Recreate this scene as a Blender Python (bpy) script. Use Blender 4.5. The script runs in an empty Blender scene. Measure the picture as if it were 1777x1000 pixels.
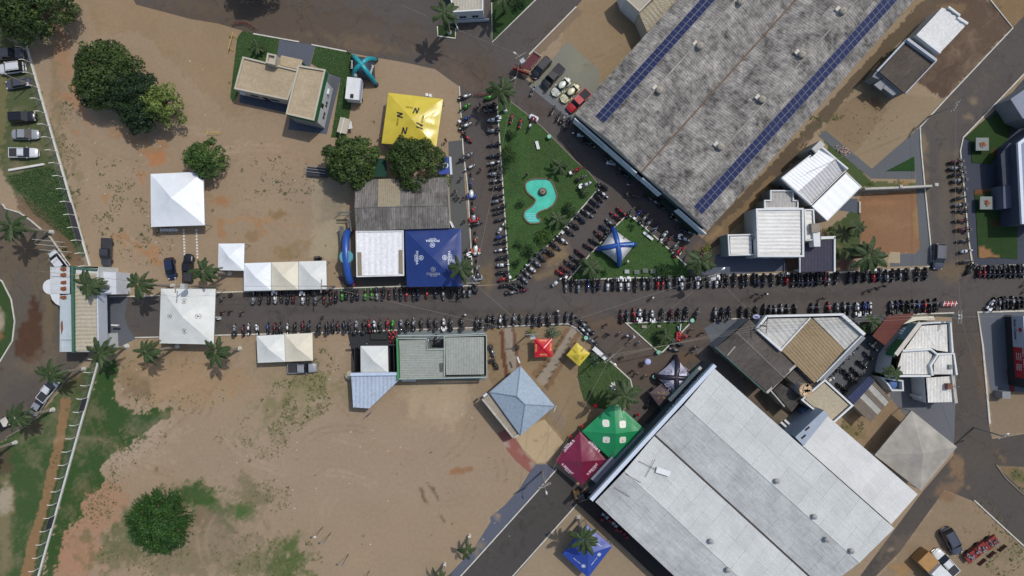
import bpy, math, random
import numpy as np
from mathutils import Vector, Matrix, noise as mnoise
from mathutils.geometry import delaunay_2d_cdt
R = math.radians
random.seed(7)
sc = bpy.context.scene
col = sc.collection
# ------------------------------------------------------------------ camera, sky, sun, exposure
H = 118.5                       # flying height of the drone, metres; 10 photo pixels per metre on the ground
cam = bpy.data.cameras.new('camera'); cam.sensor_width = 36; cam.lens = 24.0; cam.clip_end = 5000
co = bpy.data.objects.new('camera', cam); col.objects.link(co)
co.location = (0, 0, H); co.rotation_euler = (0, 0, 0); sc.camera = co
SUN_EL = 59.5
sdir = Vector((-0.44, -0.39, -1.0)).normalized()       # the way the light travels
w = bpy.data.worlds.new('World'); sc.world = w; w.use_nodes = True
nt = w.node_tree; nt.nodes.clear()
sky = nt.nodes.new('ShaderNodeTexSky'); sky.sky_type = 'NISHITA'; sky.sun_disc = False
sky.sun_elevation = R(SUN_EL); sky.sun_rotation = math.atan2(0.44, 0.39)
sky.air_density = 1.0; sky.dust_density = 2.0
bg = nt.nodes.new('ShaderNodeBackground'); bg.inputs[1].default_value = 0.13
wo = nt.nodes.new('ShaderNodeOutputWorld')
nt.links.new(sky.outputs[0], bg.inputs[0]); nt.links.new(bg.outputs[0], wo.inputs[0])
sl = bpy.data.lights.new('sun', 'SUN'); sl.energy = 2.5; sl.angle = R(0.55); sl.color = (1.0, 0.96, 0.905)
so = bpy.data.objects.new('sun', sl); col.objects.link(so)
so.rotation_euler = (-sdir).to_track_quat('Z', 'Y').to_euler(); so.location = (60, 50, 150)
sc.view_settings.view_transform = 'Standard'; sc.view_settings.look = 'None'
sc.view_settings.exposure = -0.04; sc.view_settings.gamma = 1.0; sc.view_settings.use_curve_mapping = False

# ------------------------------------------------------------------ helpers
CX, CY = 888.5, 500.0
def P(px, py, h=0.0):
    """map point of the site survey: photo-scale plan position at height h -> metres"""
    k = (H - h) / H / 10.0
    return ((px - CX) * k, (CY - py) * k)
def PP(pts, h=0.0): return [P(x, y, h) for x, y in pts]
def lin(c):
    c = c / 255.0
    return c / 12.92 if c <= 0.04045 else ((c + 0.055) / 1.055) ** 2.4
def C(r, g, b): return (lin(r), lin(g), lin(b))
MATS = {}
def _mat(name):
    m = bpy.data.materials.new(name); m.use_nodes = True
    n = m.node_tree; b = n.nodes['Principled BSDF']
    return m, n, b
def mul_noise(n, colsock, amt, scale, detail=4, coord='Object', stretch=(1, 1, 1), rot=0.0, rough=.6):
    tc = n.nodes.new('ShaderNodeTexCoord') if coord == 'Object' else n.nodes.new('ShaderNodeNewGeometry')
    mp = n.nodes.new('ShaderNodeMapping'); mp.inputs['Scale'].default_value = stretch; mp.inputs['Rotation'].default_value = (0, 0, rot)
    n.links.new(tc.outputs['Object' if coord == 'Object' else 'Position'], mp.inputs[0])
    nz = n.nodes.new('ShaderNodeTexNoise'); nz.inputs['Scale'].default_value = scale; nz.inputs['Detail'].default_value = detail
    nz.inputs['Roughness'].default_value = rough
    n.links.new(mp.outputs[0], nz.inputs['Vector'])
    mr = n.nodes.new('ShaderNodeMapRange'); mr.inputs[1].default_value = .25; mr.inputs[2].default_value = .75
    mr.inputs[3].default_value = 1 - amt; mr.inputs[4].default_value = 1 + amt
    n.links.new(nz.outputs[0], mr.inputs[0])
    mx = n.nodes.new('ShaderNodeVectorMath'); mx.operation = 'SCALE'
    n.links.new(colsock, mx.inputs[0]); n.links.new(mr.outputs[0], mx.inputs['Scale'])
    return mx.outputs[0], nz
def M(name, rgb, rough=.7, var=.12, scale=1.5, metal=0.0, spec=.4, rand=0.0, coat=0.0):
    """plain procedural paint / plastic / metal"""
    if name in MATS: return MATS[name]
    m, n, b = _mat(name)
    rg = n.nodes.new('ShaderNodeRGB'); rg.outputs[0].default_value = (*C(*rgb), 1)
    s = rg.outputs[0]
    if rand:
        oi = n.nodes.new('ShaderNodeObjectInfo'); mr = n.nodes.new('ShaderNodeMapRange')
        mr.inputs[3].default_value = 1 - rand; mr.inputs[4].default_value = 1 + rand
        n.links.new(oi.outputs['Random'], mr.inputs[0])
        v = n.nodes.new('ShaderNodeVectorMath'); v.operation = 'SCALE'
        n.links.new(s, v.inputs[0]); n.links.new(mr.outputs[0], v.inputs['Scale']); s = v.outputs[0]
    s, nz = mul_noise(n, s, var, scale)
    n.links.new(s, b.inputs['Base Color'])
    b.inputs['Roughness'].default_value = rough; b.inputs['Metallic'].default_value = metal
    b.inputs['Specular IOR Level'].default_value = spec; b.inputs['Coat Weight'].default_value = coat
    MATS[name] = m; return m
def ROOF(name, rgb, rgb2, ang, rough=.8, rand=.1, dirt=.55, sx=.9, sy=.12, spec=.2, lf=.22, mv=.16):
    """weathered sheet roofing: streaks run along direction ang (degrees)"""
    if name in MATS: return MATS[name]
    m, n, b = _mat(name)
    g = n.nodes.new('ShaderNodeNewGeometry'); mp = n.nodes.new('ShaderNodeMapping')
    mp.inputs['Rotation'].default_value = (0, 0, -R(ang)); n.links.new(g.outputs['Position'], mp.inputs[0])
    def noise(sv, sc_, det=5):
        m2 = n.nodes.new('ShaderNodeMapping'); m2.inputs['Scale'].default_value = sv; n.links.new(mp.outputs[0], m2.inputs[0])
        z = n.nodes.new('ShaderNodeTexNoise'); z.inputs['Scale'].default_value = sc_; z.inputs['Detail'].default_value = det
        z.inputs['Roughness'].default_value = .65; n.links.new(m2.outputs[0], z.inputs['Vector']); return z.outputs[0]
    a = noise((sy, sx, 1), 3.2); c = noise((1, 1, 1), lf, 7 if lf > .25 else 3)
    ad = n.nodes.new('ShaderNodeMath'); ad.operation = 'ADD'; n.links.new(a, ad.inputs[0]); n.links.new(c, ad.inputs[1])
    mr = n.nodes.new('ShaderNodeMapRange'); mr.inputs[1].default_value = .72; mr.inputs[2].default_value = 1.28
    mr.inputs[4].default_value = dirt; n.links.new(ad.outputs[0], mr.inputs[0])
    mx = n.nodes.new('ShaderNodeMix'); mx.data_type = 'RGBA'
    n.links.new(mr.outputs[0], mx.inputs[0]); mx.inputs[6].default_value = (*C(*rgb), 1); mx.inputs[7].default_value = (*C(*rgb2), 1)
    oi = n.nodes.new('ShaderNodeObjectInfo'); r = n.nodes.new('ShaderNodeMapRange')
    r.inputs[3].default_value = 1 - rand; r.inputs[4].default_value = 1 + rand; n.links.new(oi.outputs['Random'], r.inputs[0])
    v = n.nodes.new('ShaderNodeVectorMath'); v.operation = 'SCALE'; n.links.new(mx.outputs[2], v.inputs[0]); n.links.new(r.outputs[0], v.inputs['Scale'])
    s, _ = mul_noise(n, v.outputs[0], mv, 2.2, 6, 'Geo')
    n.links.new(s, b.inputs['Base Color']); b.inputs['Roughness'].default_value = rough; b.inputs['Specular IOR Level'].default_value = spec
    MATS[name] = m; return m
def VC(name, rough=.95, amt=.16, scale=3.0, grain=.14, gs=18, bump=.25, spec=.15):
    """ground-like material: painted soil / grass / asphalt colour with grain and bump"""
    if name in MATS: return MATS[name]
    m, n, b = _mat(name)
    at = n.nodes.new('ShaderNodeVertexColor'); at.layer_name = 'Col'
    s, _ = mul_noise(n, at.outputs[0], amt, scale, 6, 'Geo', rough=.7)
    s, nz = mul_noise(n, s, grain, gs, 3, 'Geo', rough=.8)
    s, _ = mul_noise(n, s, amt * .5, .12, 3, 'Geo')
    n.links.new(s, b.inputs['Base Color']); b.inputs['Roughness'].default_value = rough; b.inputs['Specular IOR Level'].default_value = spec
    bp = n.nodes.new('ShaderNodeBump'); bp.inputs['Strength'].default_value = bump; bp.inputs['Distance'].default_value = .04
    n.links.new(nz.outputs[0], bp.inputs['Height']); n.links.new(bp.outputs[0], b.inputs['Normal'])
    MATS[name] = m; return m
def LEAF(name, rgb, rgb2, rough=.55):
    if name in MATS: return MATS[name]
    m, n, b = _mat(name)
    at = n.nodes.new('ShaderNodeVertexColor'); at.layer_name = 'Col'
    sp = n.nodes.new('ShaderNodeSeparateColor'); n.links.new(at.outputs[0], sp.inputs[0])
    mx = n.nodes.new('ShaderNodeMix'); mx.data_type = 'RGBA'; n.links.new(sp.outputs[0], mx.inputs[0])
    mx.inputs[6].default_value = (*C(*rgb), 1); mx.inputs[7].default_value = (*C(*rgb2), 1)
    s, _ = mul_noise(n, mx.outputs[2], .2, .9, 3, 'Object')
    n.links.new(s, b.inputs['Base Color']); b.inputs['Roughness'].default_value = rough; b.inputs['Specular IOR Level'].default_value = .25
    MATS[name] = m; return m

ORG = {}
class MB:
    def __init__(s): s.v = []; s.f = []; s.m = []; s.op = 0; s.fo = []
    def add(s, vs, fs, mi=0):
        o = len(s.v); s.v += [tuple(p) for p in vs]; s.f += [tuple(o + i for i in f) for f in fs]; s.m += [mi] * len(fs); s.fo += [s.op] * len(fs); return s
    def box(s, c, d, rot=0.0, mi=0, tilt=0.0):
        s.op += 1
        x, y, z = d[0] / 2, d[1] / 2, d[2] / 2; ca, sa = math.cos(rot), math.sin(rot); ct, st = math.cos(tilt), math.sin(tilt)
        vs = []
        for q in ((-x, -y, -z), (x, -y, -z), (x, y, -z), (-x, y, -z), (-x, -y, z), (x, -y, z), (x, y, z), (-x, y, z)):
            a, b_, e = q; a, e = a * ct + e * st, -a * st + e * ct
            vs.append((c[0] + a * ca - b_ * sa, c[1] + a * sa + b_ * ca, c[2] + e))
        return s.add(vs, [(3, 2, 1, 0), (4, 5, 6, 7), (0, 1, 5, 4), (1, 2, 6, 5), (2, 3, 7, 6), (3, 0, 4, 7)], mi)
    def bar(s, a, b, wd, hd, z0, mi=0):
        """box lying from a to b in plan, width wd, from z0 up hd"""
        dx, dy = b[0] - a[0], b[1] - a[1]; L = math.hypot(dx, dy)
        return s.box(((a[0] + b[0]) / 2, (a[1] + b[1]) / 2, z0 + hd / 2), (L, wd, hd), math.atan2(dy, dx), mi)
    def prism(s, poly, z0, z1, mi=0, top=True, bot=False, mt=None):
        s.op += 1
        n = len(poly); z1s = z1 if hasattr(z1, '__len__') else [z1] * n
        if area(poly) < 0: poly = poly[::-1]; z1s = list(z1s)[::-1]
        vs = [(x, y, z0) for x, y in poly] + [(p[0], p[1], z) for p, z in zip(poly, z1s)]
        s.add(vs, [(i, (i + 1) % n, n + (i + 1) % n, n + i) for i in range(n)], mi)
        if top: s.add([(p[0], p[1], z) for p, z in zip(poly, z1s)], [tuple(range(n))], mi if mt is None else mt)
        if bot: s.add([(x, y, z0) for x, y in poly], [tuple(range(n))[::-1]], mi)
        return s
    def ring(s, poly, wd, z0, z1, mi=0):
        """wall / parapet / kerb running round the inside edge of poly"""
        if area(poly) < 0: poly = poly[::-1]
        q = inset(poly, wd); n = len(poly)
        vs = [(x, y, z) for z in (z0, z1) for x, y in poly] + [(x, y, z) for z in (z0, z1) for x, y in q]
        fs = []
        for i in range(n):
            j = (i + 1) % n
            fs += [(i, j, n + j, n + i), (n + i, n + j, 3 * n + j, 3 * n + i), (3 * n + i, 3 * n + j, 2 * n + j, 2 * n + i)]
        return s.add(vs, fs, mi)
    def path(s, pts, wd, z0, z1, mi=0):
        """kerb or wall along an open polyline"""
        n = len(pts); L = []; Rr = []
        for i, p in enumerate(pts):
            a = pts[max(i - 1, 0)]; b = pts[min(i + 1, n - 1)]
            dx, dy = b[0] - a[0], b[1] - a[1]; l = math.hypot(dx, dy) or 1; nx, ny = -dy / l * wd / 2, dx / l * wd / 2
            L.append((p[0] + nx, p[1] + ny)); Rr.append((p[0] - nx, p[1] - ny))
        for i in range(n - 1):
            s.prism([Rr[i], Rr[i + 1], L[i + 1], L[i]], z0, z1, mi)
        return s
    def tube(s, p0, p1, r0, r1=None, n=8, mi=0, cap=True):
        s.op += 1
        r1 = r0 if r1 is None else r1; a = Vector(p0); b = Vector(p1); d = (b - a)
        if d.length < 1e-6: return s
        q = d.to_track_quat('Z', 'Y'); vs = []
        for c, r in ((a, r0), (b, r1)):
            for i in range(n):
                t = 2 * math.pi * i / n; vs.append(tuple(c + q @ Vector((r * math.cos(t), r * math.sin(t), 0))))
        s.add(vs, [(i, (i + 1) % n, n + (i + 1) % n, n + i) for i in range(n)], mi)
        if cap: s.add(vs[n:], [tuple(range(n))], mi); s.add(vs[:n], [tuple(range(n))[::-1]], mi)
        return s
    def chain(s, pts, rs, n=8, mi=0):
        s.op += 1
        qs = []
        for i, p in enumerate(pts):
            a = Vector(pts[max(i - 1, 0)]); b = Vector(pts[min(i + 1, len(pts) - 1)]); qs.append((b - a).to_track_quat('Z', 'Y'))
        vs = []
        for p, r, q in zip(pts, rs, qs):
            for i in range(n):
                t = 2 * math.pi * i / n; vs.append(tuple(Vector(p) + q @ Vector((r * math.cos(t), r * math.sin(t), 0))))
        fs = [(k * n + i, k * n + (i + 1) % n, (k + 1) * n + (i + 1) % n, (k + 1) * n + i) for k in range(len(pts) - 1) for i in range(n)]
        fs += [tuple(range(n))[::-1], tuple(range((len(pts) - 1) * n, len(pts) * n))]
        return s.add(vs, fs, mi)
    def ell(s, c, r, seg=10, rings=6, mi=0, rot=0.0, zmin=-1.0):
        s.op += 1
        vs = []; fs = []; ca, sa = math.cos(rot), math.sin(rot)
        for k in range(rings + 1):
            ph = math.asin(zmin) + (math.pi / 2 - math.asin(zmin)) * k / rings
            for i in range(seg):
                t = 2 * math.pi * i / seg; x = r[0] * math.cos(ph) * math.cos(t); y = r[1] * math.cos(ph) * math.sin(t)
                vs.append((c[0] + x * ca - y * sa, c[1] + x * sa + y * ca, c[2] + r[2] * math.sin(ph)))
        for k in range(rings):
            for i in range(seg):
                j = (i + 1) % seg; fs.append((k * seg + i, k * seg + j, (k + 1) * seg + j, (k + 1) * seg + i))
        return s.add(vs, fs, mi)
    def mesh(s, name, mats, org=(0, 0, 0), smooth=False):
        me = bpy.data.meshes.new(name)
        me.from_pydata([(x - org[0], y - org[1], z - org[2]) for x, y, z in s.v], [], s.f)
        mats = mats if isinstance(mats, (list, tuple)) else [mats]
        for m in mats: me.materials.append(m)
        if len(mats) > 1: me.polygons.foreach_set('material_index', s.m)
        if smooth: me.polygons.foreach_set('use_smooth', [True] * len(s.f))
        me.update(); return me
def area(p): return sum(p[i][0] * p[(i + 1) % len(p)][1] - p[(i + 1) % len(p)][0] * p[i][1] for i in range(len(p))) / 2
def inset(poly, d):
    n = len(poly); out = []
    for i in range(n):
        a, b, c = Vector(poly[i - 1]), Vector(poly[i]), Vector(poly[(i + 1) % n])
        e1 = (b - a).normalized(); e2 = (c - b).normalized(); n1 = Vector((-e1.y, e1.x)); n2 = Vector((-e2.y, e2.x))
        m = (n1 + n2); m = m / max(m.dot(n1), .25); out.append((b.x + m.x * d, b.y + m.y * d))
    return out
def tag(o, label=None, cat=None, group=None, kind=None):
    if label: o['label'] = label
    if cat: o['category'] = cat
    if group: o['group'] = group
    if kind: o['kind'] = kind
    return o
def link(name, me, parent=None, loc=(0, 0, 0)):
    o = bpy.data.objects.new(name, me); col.objects.link(o); o.location = loc
    if parent: o.parent = parent
    return o
def thing(name, label, cat, x, y, z=0.0, rot=0.0, group=None):
    o = link(name, None, None, (x, y, z)); o.rotation_euler.z = rot; o.empty_display_size = .3; ORG[o.name] = (x, y, z)
    return tag(o, label, cat, group)
SPLIT = {'canopy_post', 'porch_post', 'post', 'rail_post', 'carport_post', 'beam', 'side_panel', 'awning', 'roof_side_strip', 'parapet', 'pole', 'rail', 'plank', 'wheel', 'leg', 'rail', 'arm', 'stripe', 'wing_parapet', 'insulator'}
def split_ops(mb):
    out = {}
    for f, m, o in zip(mb.f, mb.m, mb.fo): out.setdefault(o, []).append((f, m))
    for o, fm in out.items():
        q = MB(); mp = {}
        for f, m in fm:
            for i in f:
                if i not in mp: mp[i] = len(q.v); q.v.append(mb.v[i])
            q.f.append(tuple(mp[i] for i in f)); q.m.append(m); q.fo.append(0)
        yield q
def part(mb, name, mats, parent, label=None, smooth=False):
    if name in SPLIT and len(set(mb.fo)) > 1:
        for q in split_ops(mb): o = part(q, name, mats, parent, label, smooth)
        return o
    org = ORG[parent.name]; o = link(name, mb.mesh(name, mats, org, smooth), parent); ORG[o.name] = org
    if label: o['label'] = label
    return o
def single(mb, name, mats, label, cat, group=None, smooth=False, kind=None):
    xs = [p[0] for p in mb.v]; ys = [p[1] for p in mb.v]; zs = [p[2] for p in mb.v]
    org = ((min(xs) + max(xs)) / 2, (min(ys) + max(ys)) / 2, min(zs))
    o = link(name, mb.mesh(name, mats, org, smooth), None, org); ORG[o.name] = org
    return tag(o, label, cat, group, kind)
def struct(mb, name, mats, smooth=False):
    o = link(name, mb.mesh(name, mats, (0, 0, 0), smooth)); o['kind'] = 'structure'; ORG[o.name] = (0, 0, 0); return o
def copy_tree(o, parent=None):
    c = o.copy(); col.objects.link(c)
    if parent: c.parent = parent
    for ch in o.children: copy_tree(ch, c)
    return c
_used = set()
def place(proto, x, y, rot, label, group=None, z=0.0, s=None):
    """first use moves the prototype itself, later ones copy it with all its parts"""
    if proto.name in _used: o = copy_tree(proto)
    else: o = proto; _used.add(proto.name)
    o.location = (x, y, z); o.rotation_euler = (0, 0, rot); o['label'] = label
    if group: o['group'] = group
    if s: o.scale = (s, s, s)
    return o

# ---- noise fields (numpy) for painting soil colours
_rng = np.random.default_rng(3)
def vnoise(x, y, f, seed=0):
    rg = np.random.default_rng(seed); T = rg.random((64, 64))
    x = x * f + 1000; y = y * f + 1000; xi = np.floor(x).astype(int); yi = np.floor(y).astype(int); u = x - xi; v = y - yi
    u = u * u * (3 - 2 * u); v = v * v * (3 - 2 * v)
    a = T[xi % 64, yi % 64]; b = T[(xi + 1) % 64, yi % 64]; c = T[xi % 64, (yi + 1) % 64]; d = T[(xi + 1) % 64, (yi + 1) % 64]
    return (a * (1 - u) + b * u) * (1 - v) + (c * (1 - u) + d * u) * v
def fbm(x, y, f, seed=0, o=4):
    s = 0; a = .5; t = 0
    for k in range(o): s = s + a * vnoise(x, y, f, seed + k * 11); t += a; f *= 2.1; a *= .55
    return s / t
def inpoly(x, y, poly):
    r = np.zeros(x.shape, bool); n = len(poly)
    for i in range(n):
        x1, y1 = poly[i]; x2, y2 = poly[(i + 1) % n]
        if y1 == y2: continue
        c = ((y1 > y) != (y2 > y)) & (x < (x2 - x1) * (y - y1) / (y2 - y1) + x1); r ^= c
    return r
def paint(x, y, base, layers):
    """x, y in photo-scale pixels; layers: ('e',cx,cy,rx,ry,deg,rgb,strength,rag) ellipse or ('p',poly,rgb,strength,warp)"""
    col_ = np.zeros((x.size, 3)); col_[:] = C(*base)
    wx = (fbm(x, y, .06, 21) - .5) * 2; wy = (fbm(x, y, .06, 77) - .5) * 2; fine = fbm(x, y, .22, 5, 3)
    for L in layers:
        if L[0] == 'e':
            _, cx, cy, rx, ry, dg, rgb, st, rag = L
            a = R(dg); dx = x - cx + wx * rag * rx; dy = y - cy + wy * rag * ry
            u = (dx * math.cos(a) + dy * math.sin(a)) / rx; v = (-dx * math.sin(a) + dy * math.cos(a)) / ry
            d = np.sqrt(u * u + v * v); k = np.clip((1 - d) * 2.0 + (fine - .5) * 1.6, 0, 1) * st
        elif L[0] == 's':
            _, pts, wd, rgb, st = L; k = np.zeros(x.size); xw = x + wx * 2; yw = y + wy * 2
            for (ax_, ay_), (bx_, by_) in zip(pts[:-1], pts[1:]):
                ll = (bx_ - ax_) ** 2 + (by_ - ay_) ** 2; t_ = np.clip(((xw - ax_) * (bx_ - ax_) + (yw - ay_) * (by_ - ay_)) / ll, 0, 1)
                k = np.maximum(k, np.clip(1.4 - np.hypot(xw - ax_ - t_ * (bx_ - ax_), yw - ay_ - t_ * (by_ - ay_)) / wd, 0, 1))
            k = k * st * np.clip((fine - .3) * 3, 0, 1)
        else:
            _, poly, rgb, st, wp = L
            k = inpoly(x + wx * wp + (fine - .5) * wp * 1.6, y + wy * wp + (fine - .5) * wp * 1.6, poly) * st
            if wp >= 4: k = k * np.clip(.5 + fbm(x, y, .035, 31) * .9 + (fine - .5) * .5, .5, 1)
        k = k[:, None]; col_ = col_ * (1 - k) + np.array(C(*rgb)) * k
    return col_
def setcol(me, colr):
    ca = me.color_attributes.new('Col', 'FLOAT_COLOR', 'POINT')
    buf = np.ones((len(me.vertices), 4), 'f'); buf[:, :3] = colr; ca.data.foreach_set('color', buf.ravel())
def sheet(name, pts, z, base, layers, mat, res=.7, skirt=0.0):
    """flat irregular surface (road, lawn, paving) on the ground with painted soil colours"""
    poly = PP(pts)
    if area(poly) < 0: poly = poly[::-1]
    b = []
    n = len(poly)
    for i in range(n):
        a, c = poly[i], poly[(i + 1) % n]; k = max(1, int(math.hypot(c[0] - a[0], c[1] - a[1]) / res))
        b += [(a[0] + (c[0] - a[0]) * t / k, a[1] + (c[1] - a[1]) * t / k) for t in range(k)]
    A = np.array(b); x0, y0 = A.min(0); x1, y1 = A.max(0)
    gx, gy = np.meshgrid(np.arange(x0, x1, res), np.arange(y0, y1, res)); gx = gx.ravel(); gy = gy.ravel()
    rg = np.random.default_rng(1); gx = gx + rg.uniform(-.2, .2, gx.size) * res; gy = gy + rg.uniform(-.2, .2, gy.size) * res
    q = inset(poly, res * .4); ins = inpoly(gx, gy, q) & inpoly(gx, gy, poly)
    vs = [Vector(p) for p in b] + [Vector((float(u), float(v))) for u, v in zip(gx[ins], gy[ins])]
    vo, eo, fo, _, _, _ = delaunay_2d_cdt(vs, [], [list(range(len(b)))], 1, 1e-5)
    X = np.array([(v.x, v.y) for v in vo]); me = bpy.data.meshes.new(name)
    V = [(v.x, v.y, z) for v in vo]; F = [tuple(f) for f in fo]; nv = len(V)
    if skirt:
        V += [(p[0], p[1], z) for p in b] + [(p[0], p[1], z - skirt) for p in b]; m = len(b)
        F += [(nv + m + i, nv + m + (i + 1) % m, nv + (i + 1) % m, nv + i) for i in range(m)]
    me.from_pydata(V, [], F); me.materials.append(mat)
    X = np.array([(v[0], v[1]) for v in V]); setcol(me, paint(X[:, 0] * 10 + CX, CY - X[:, 1] * 10, base, layers)); me.update()
    o = link(name, me); o['kind'] = 'structure'; ORG[o.name] = (0, 0, 0)
    return o

# ---- sheet roofs: corrugations and separate sheets are geometry
def clip(poly, a, b, c):
    """keep the side a*x+b*y >= c; poly of (x, y)"""
    out = []; n = len(poly)
    for i in range(n):
        p, q = poly[i], poly[(i + 1) % n]; dp = a * p[0] + b * p[1] - c; dq = a * q[0] + b * q[1] - c
        if dp >= 0: out.append(p)
        if (dp > 0 > dq) or (dp < 0 < dq):
            t = dp / (dp - dq); out.append((p[0] + (q[0] - p[0]) * t, p[1] + (q[1] - p[1]) * t))
    return out
def plane(p3):
    a, b, c = (Vector(p) for p in p3[:3]); n = (b - a).cross(c - a)
    return lambda x, y: a.z - (n.x * (x - a.x) + n.y * (y - a.y)) / n.z
def roof(parent, poly3, deg, mat, period=.4, depth=.05, sw=2.2, sl=3.0, name='roof_sheet', thick=.05, lim=300, trap=False, gap=.0):
    """poly3: convex plan polygon with heights (planar). deg: direction the corrugations run. sw, sl: sheet width, length"""
    zf = plane(poly3); P2 = [(p[0], p[1]) for p in poly3]
    if area(P2) < 0: P2 = P2[::-1]
    a = R(deg); ux, uy = math.cos(a), math.sin(a); nx, ny = -uy, ux
    us = [p[0] * ux + p[1] * uy for p in P2]; ns = [p[0] * nx + p[1] * ny for p in P2]
    u0, u1, n0, n1 = min(us), max(us), min(ns), max(ns); cnt = 0; rest = MB()
    kw = max(1, round((n1 - n0) / sw)); sw = (n1 - n0) / kw; kl = max(1, round((u1 - u0) / sl)); sl = (u1 - u0) / kl
    org = ORG[parent.name]
    for i in range(kw):
        A = clip(clip(P2, nx, ny, n0 + i * sw), -nx, -ny, -(n0 + (i + 1) * sw))
        if len(A) < 3: continue
        for j in range(kl):
            B = clip(clip(A, ux, uy, u0 + j * sl + gap), -ux, -uy, -(u0 + (j + 1) * sl - gap))
            if gap: B = clip(clip(B, nx, ny, n0 + i * sw + gap), -nx, -ny, -(n0 + (i + 1) * sw - gap)) if len(B) > 2 else B
            if len(B) < 3 or abs(area(B)) < .05: continue
            mb = MB() if cnt < lim else rest
            hp = period / 2; s0 = n0 + i * sw; nst = max(2, int(round(sw / hp / 2)) * 2); hp = sw / nst
            lift = .012 * ((i + j) % 2) + random.uniform(0, .006)
            for k in range(nst):
                a0 = s0 + k * hp; a1 = a0 + hp
                Q = clip(clip(B, nx, ny, a0), -nx, -ny, -a1)
                if len(Q) < 3: continue
                vs = []
                for x, y in Q:
                    d = (x * nx + y * ny - a0) / hp; up = (1 - d) if k % 2 else d
                    vs.append((x, y, zf(x, y) + lift + depth * up))
                mb.add(vs, [tuple(range(len(vs)))])
            m = len(B); vt = [(x, y, zf(x, y) + lift) for x, y in B]; vb = [(x, y, z - thick) for x, y, z in vt]
            mb.add(vt + vb, [(i2, m + i2, m + (i2 + 1) % m, (i2 + 1) % m)[::-1] for i2 in range(m)] + [tuple(range(2 * m - 1, m - 1, -1))])
            if mb is not rest: part(mb, name, mat, parent)
            cnt += 1
    if rest.v: o = part(rest, name, mat, parent); o['kind'] = 'stuff'
    return zf
def edge_normal(p, q, ctr):
    d = Vector((q[0] - p[0], q[1] - p[1])).normalized(); n = Vector((d.y, -d.x))
    m = Vector(((p[0] + q[0]) / 2 - ctr[0], (p[1] + q[1]) / 2 - ctr[1]))
    return (d, n if n.dot(m) > 0 else -n)
def centre(poly): return (sum(p[0] for p in poly) / len(poly), sum(p[1] for p in poly) / len(poly))
def wall_box(parent, name, p, q, ctr, t, wd, z0, z1, mat, out=.03, depth=.12, label=None):
    """window, door, band or sign on the wall from p to q; t = position 0..1 of its middle; stands `out` proud"""
    d, n = edge_normal(p, q, ctr); L = math.hypot(q[0] - p[0], q[1] - p[1])
    c = (p[0] + d.x * L * t + n.x * (out - depth / 2), p[1] + d.y * L * t + n.y * (out - depth / 2), (z0 + z1) / 2)
    return part(MB().box(c, (wd, depth, z1 - z0), math.atan2(d.y, d.x)), name, mat, parent, label)
def window(parent, p, q, ctr, t, wd, z0, z1, fm, gm):
    f = wall_box(parent, 'window', p, q, ctr, t, wd, z0, z1, fm, .06, .14)
    d, n = edge_normal(p, q, ctr); L = math.hypot(q[0] - p[0], q[1] - p[1]); k = 2 if wd > .8 else 1
    for i in range(k):
        o = (i - (k - 1) / 2) * (wd - .12) / k
        c = (p[0] + d.x * (L * t + o) + n.x * .066, p[1] + d.y * (L * t + o) + n.y * .066, (z0 + z1) / 2)
        part(MB().box(c, ((wd - .16) / k - .05, .02, z1 - z0 - .16), math.atan2(d.y, d.x)), 'pane', gm, f)
    return f
# ---- lettering
_fcache = {}
def text_polys(body, bold=False):
    if body in _fcache: return _fcache[body]
    cu = bpy.data.curves.new('lettering', 'FONT'); cu.body = body; cu.size = 1; cu.align_x = 'CENTER'; cu.align_y = 'CENTER'; cu.resolution_u = 2
    if bold: cu.offset = .02
    o = bpy.data.objects.new('lettering', cu); col.objects.link(o); bpy.context.view_layer.update()
    me = bpy.data.meshes.new_from_object(o.evaluated_get(bpy.context.evaluated_depsgraph_get()))
    vs = [tuple(v.co) for v in me.vertices]; fs = [tuple(p.vertices) for p in me.polygons]
    bpy.data.objects.remove(o); bpy.data.curves.remove(cu); bpy.data.meshes.remove(me)
    xs = [v[0] for v in vs]; ys = [v[1] for v in vs]
    cx, cy = (min(xs) + max(xs)) / 2, (min(ys) + max(ys)) / 2; W = max(xs) - min(xs); Hh = max(ys) - min(ys)
    r = ([((v[0] - cx) / W, (v[1] - cy) / W) for v in vs], fs, Hh / W); _fcache[body] = r; return r
def print_on(mb, body, x, y, deg, width, zf, hs=1.0, off=.05, mi=0):
    """lettering printed on a sloping cloth or roof with height function zf"""
    vs, fs, _ = text_polys(body, True); a = R(deg); c, s_ = math.cos(a), math.sin(a); out = []
    for u, v in vs:
        u *= width; v *= width * hs; X = x + u * c - v * s_; Y = y + u * s_ + v * c; out.append((X, Y, zf(X, Y) + off))
    return mb.add(out, fs, mi)
def text_wall(mb, body, p, q, ctr, t, width, zc, hs=1.0, off=.04, mi=0):
    vs, fs, _ = text_polys(body, True); d, n = edge_normal(p, q, ctr); L = math.hypot(q[0] - p[0], q[1] - p[1])
    rt = Vector((-n.y, n.x)); o = (p[0] + d.x * L * t, p[1] + d.y * L * t)   # reading direction seen from outside
    out = [(o[0] + rt.x * u * width + n.x * off, o[1] + rt.y * u * width + n.y * off, zc + v * width * hs) for u, v in vs]
    return mb.add(out, fs, mi)

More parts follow.
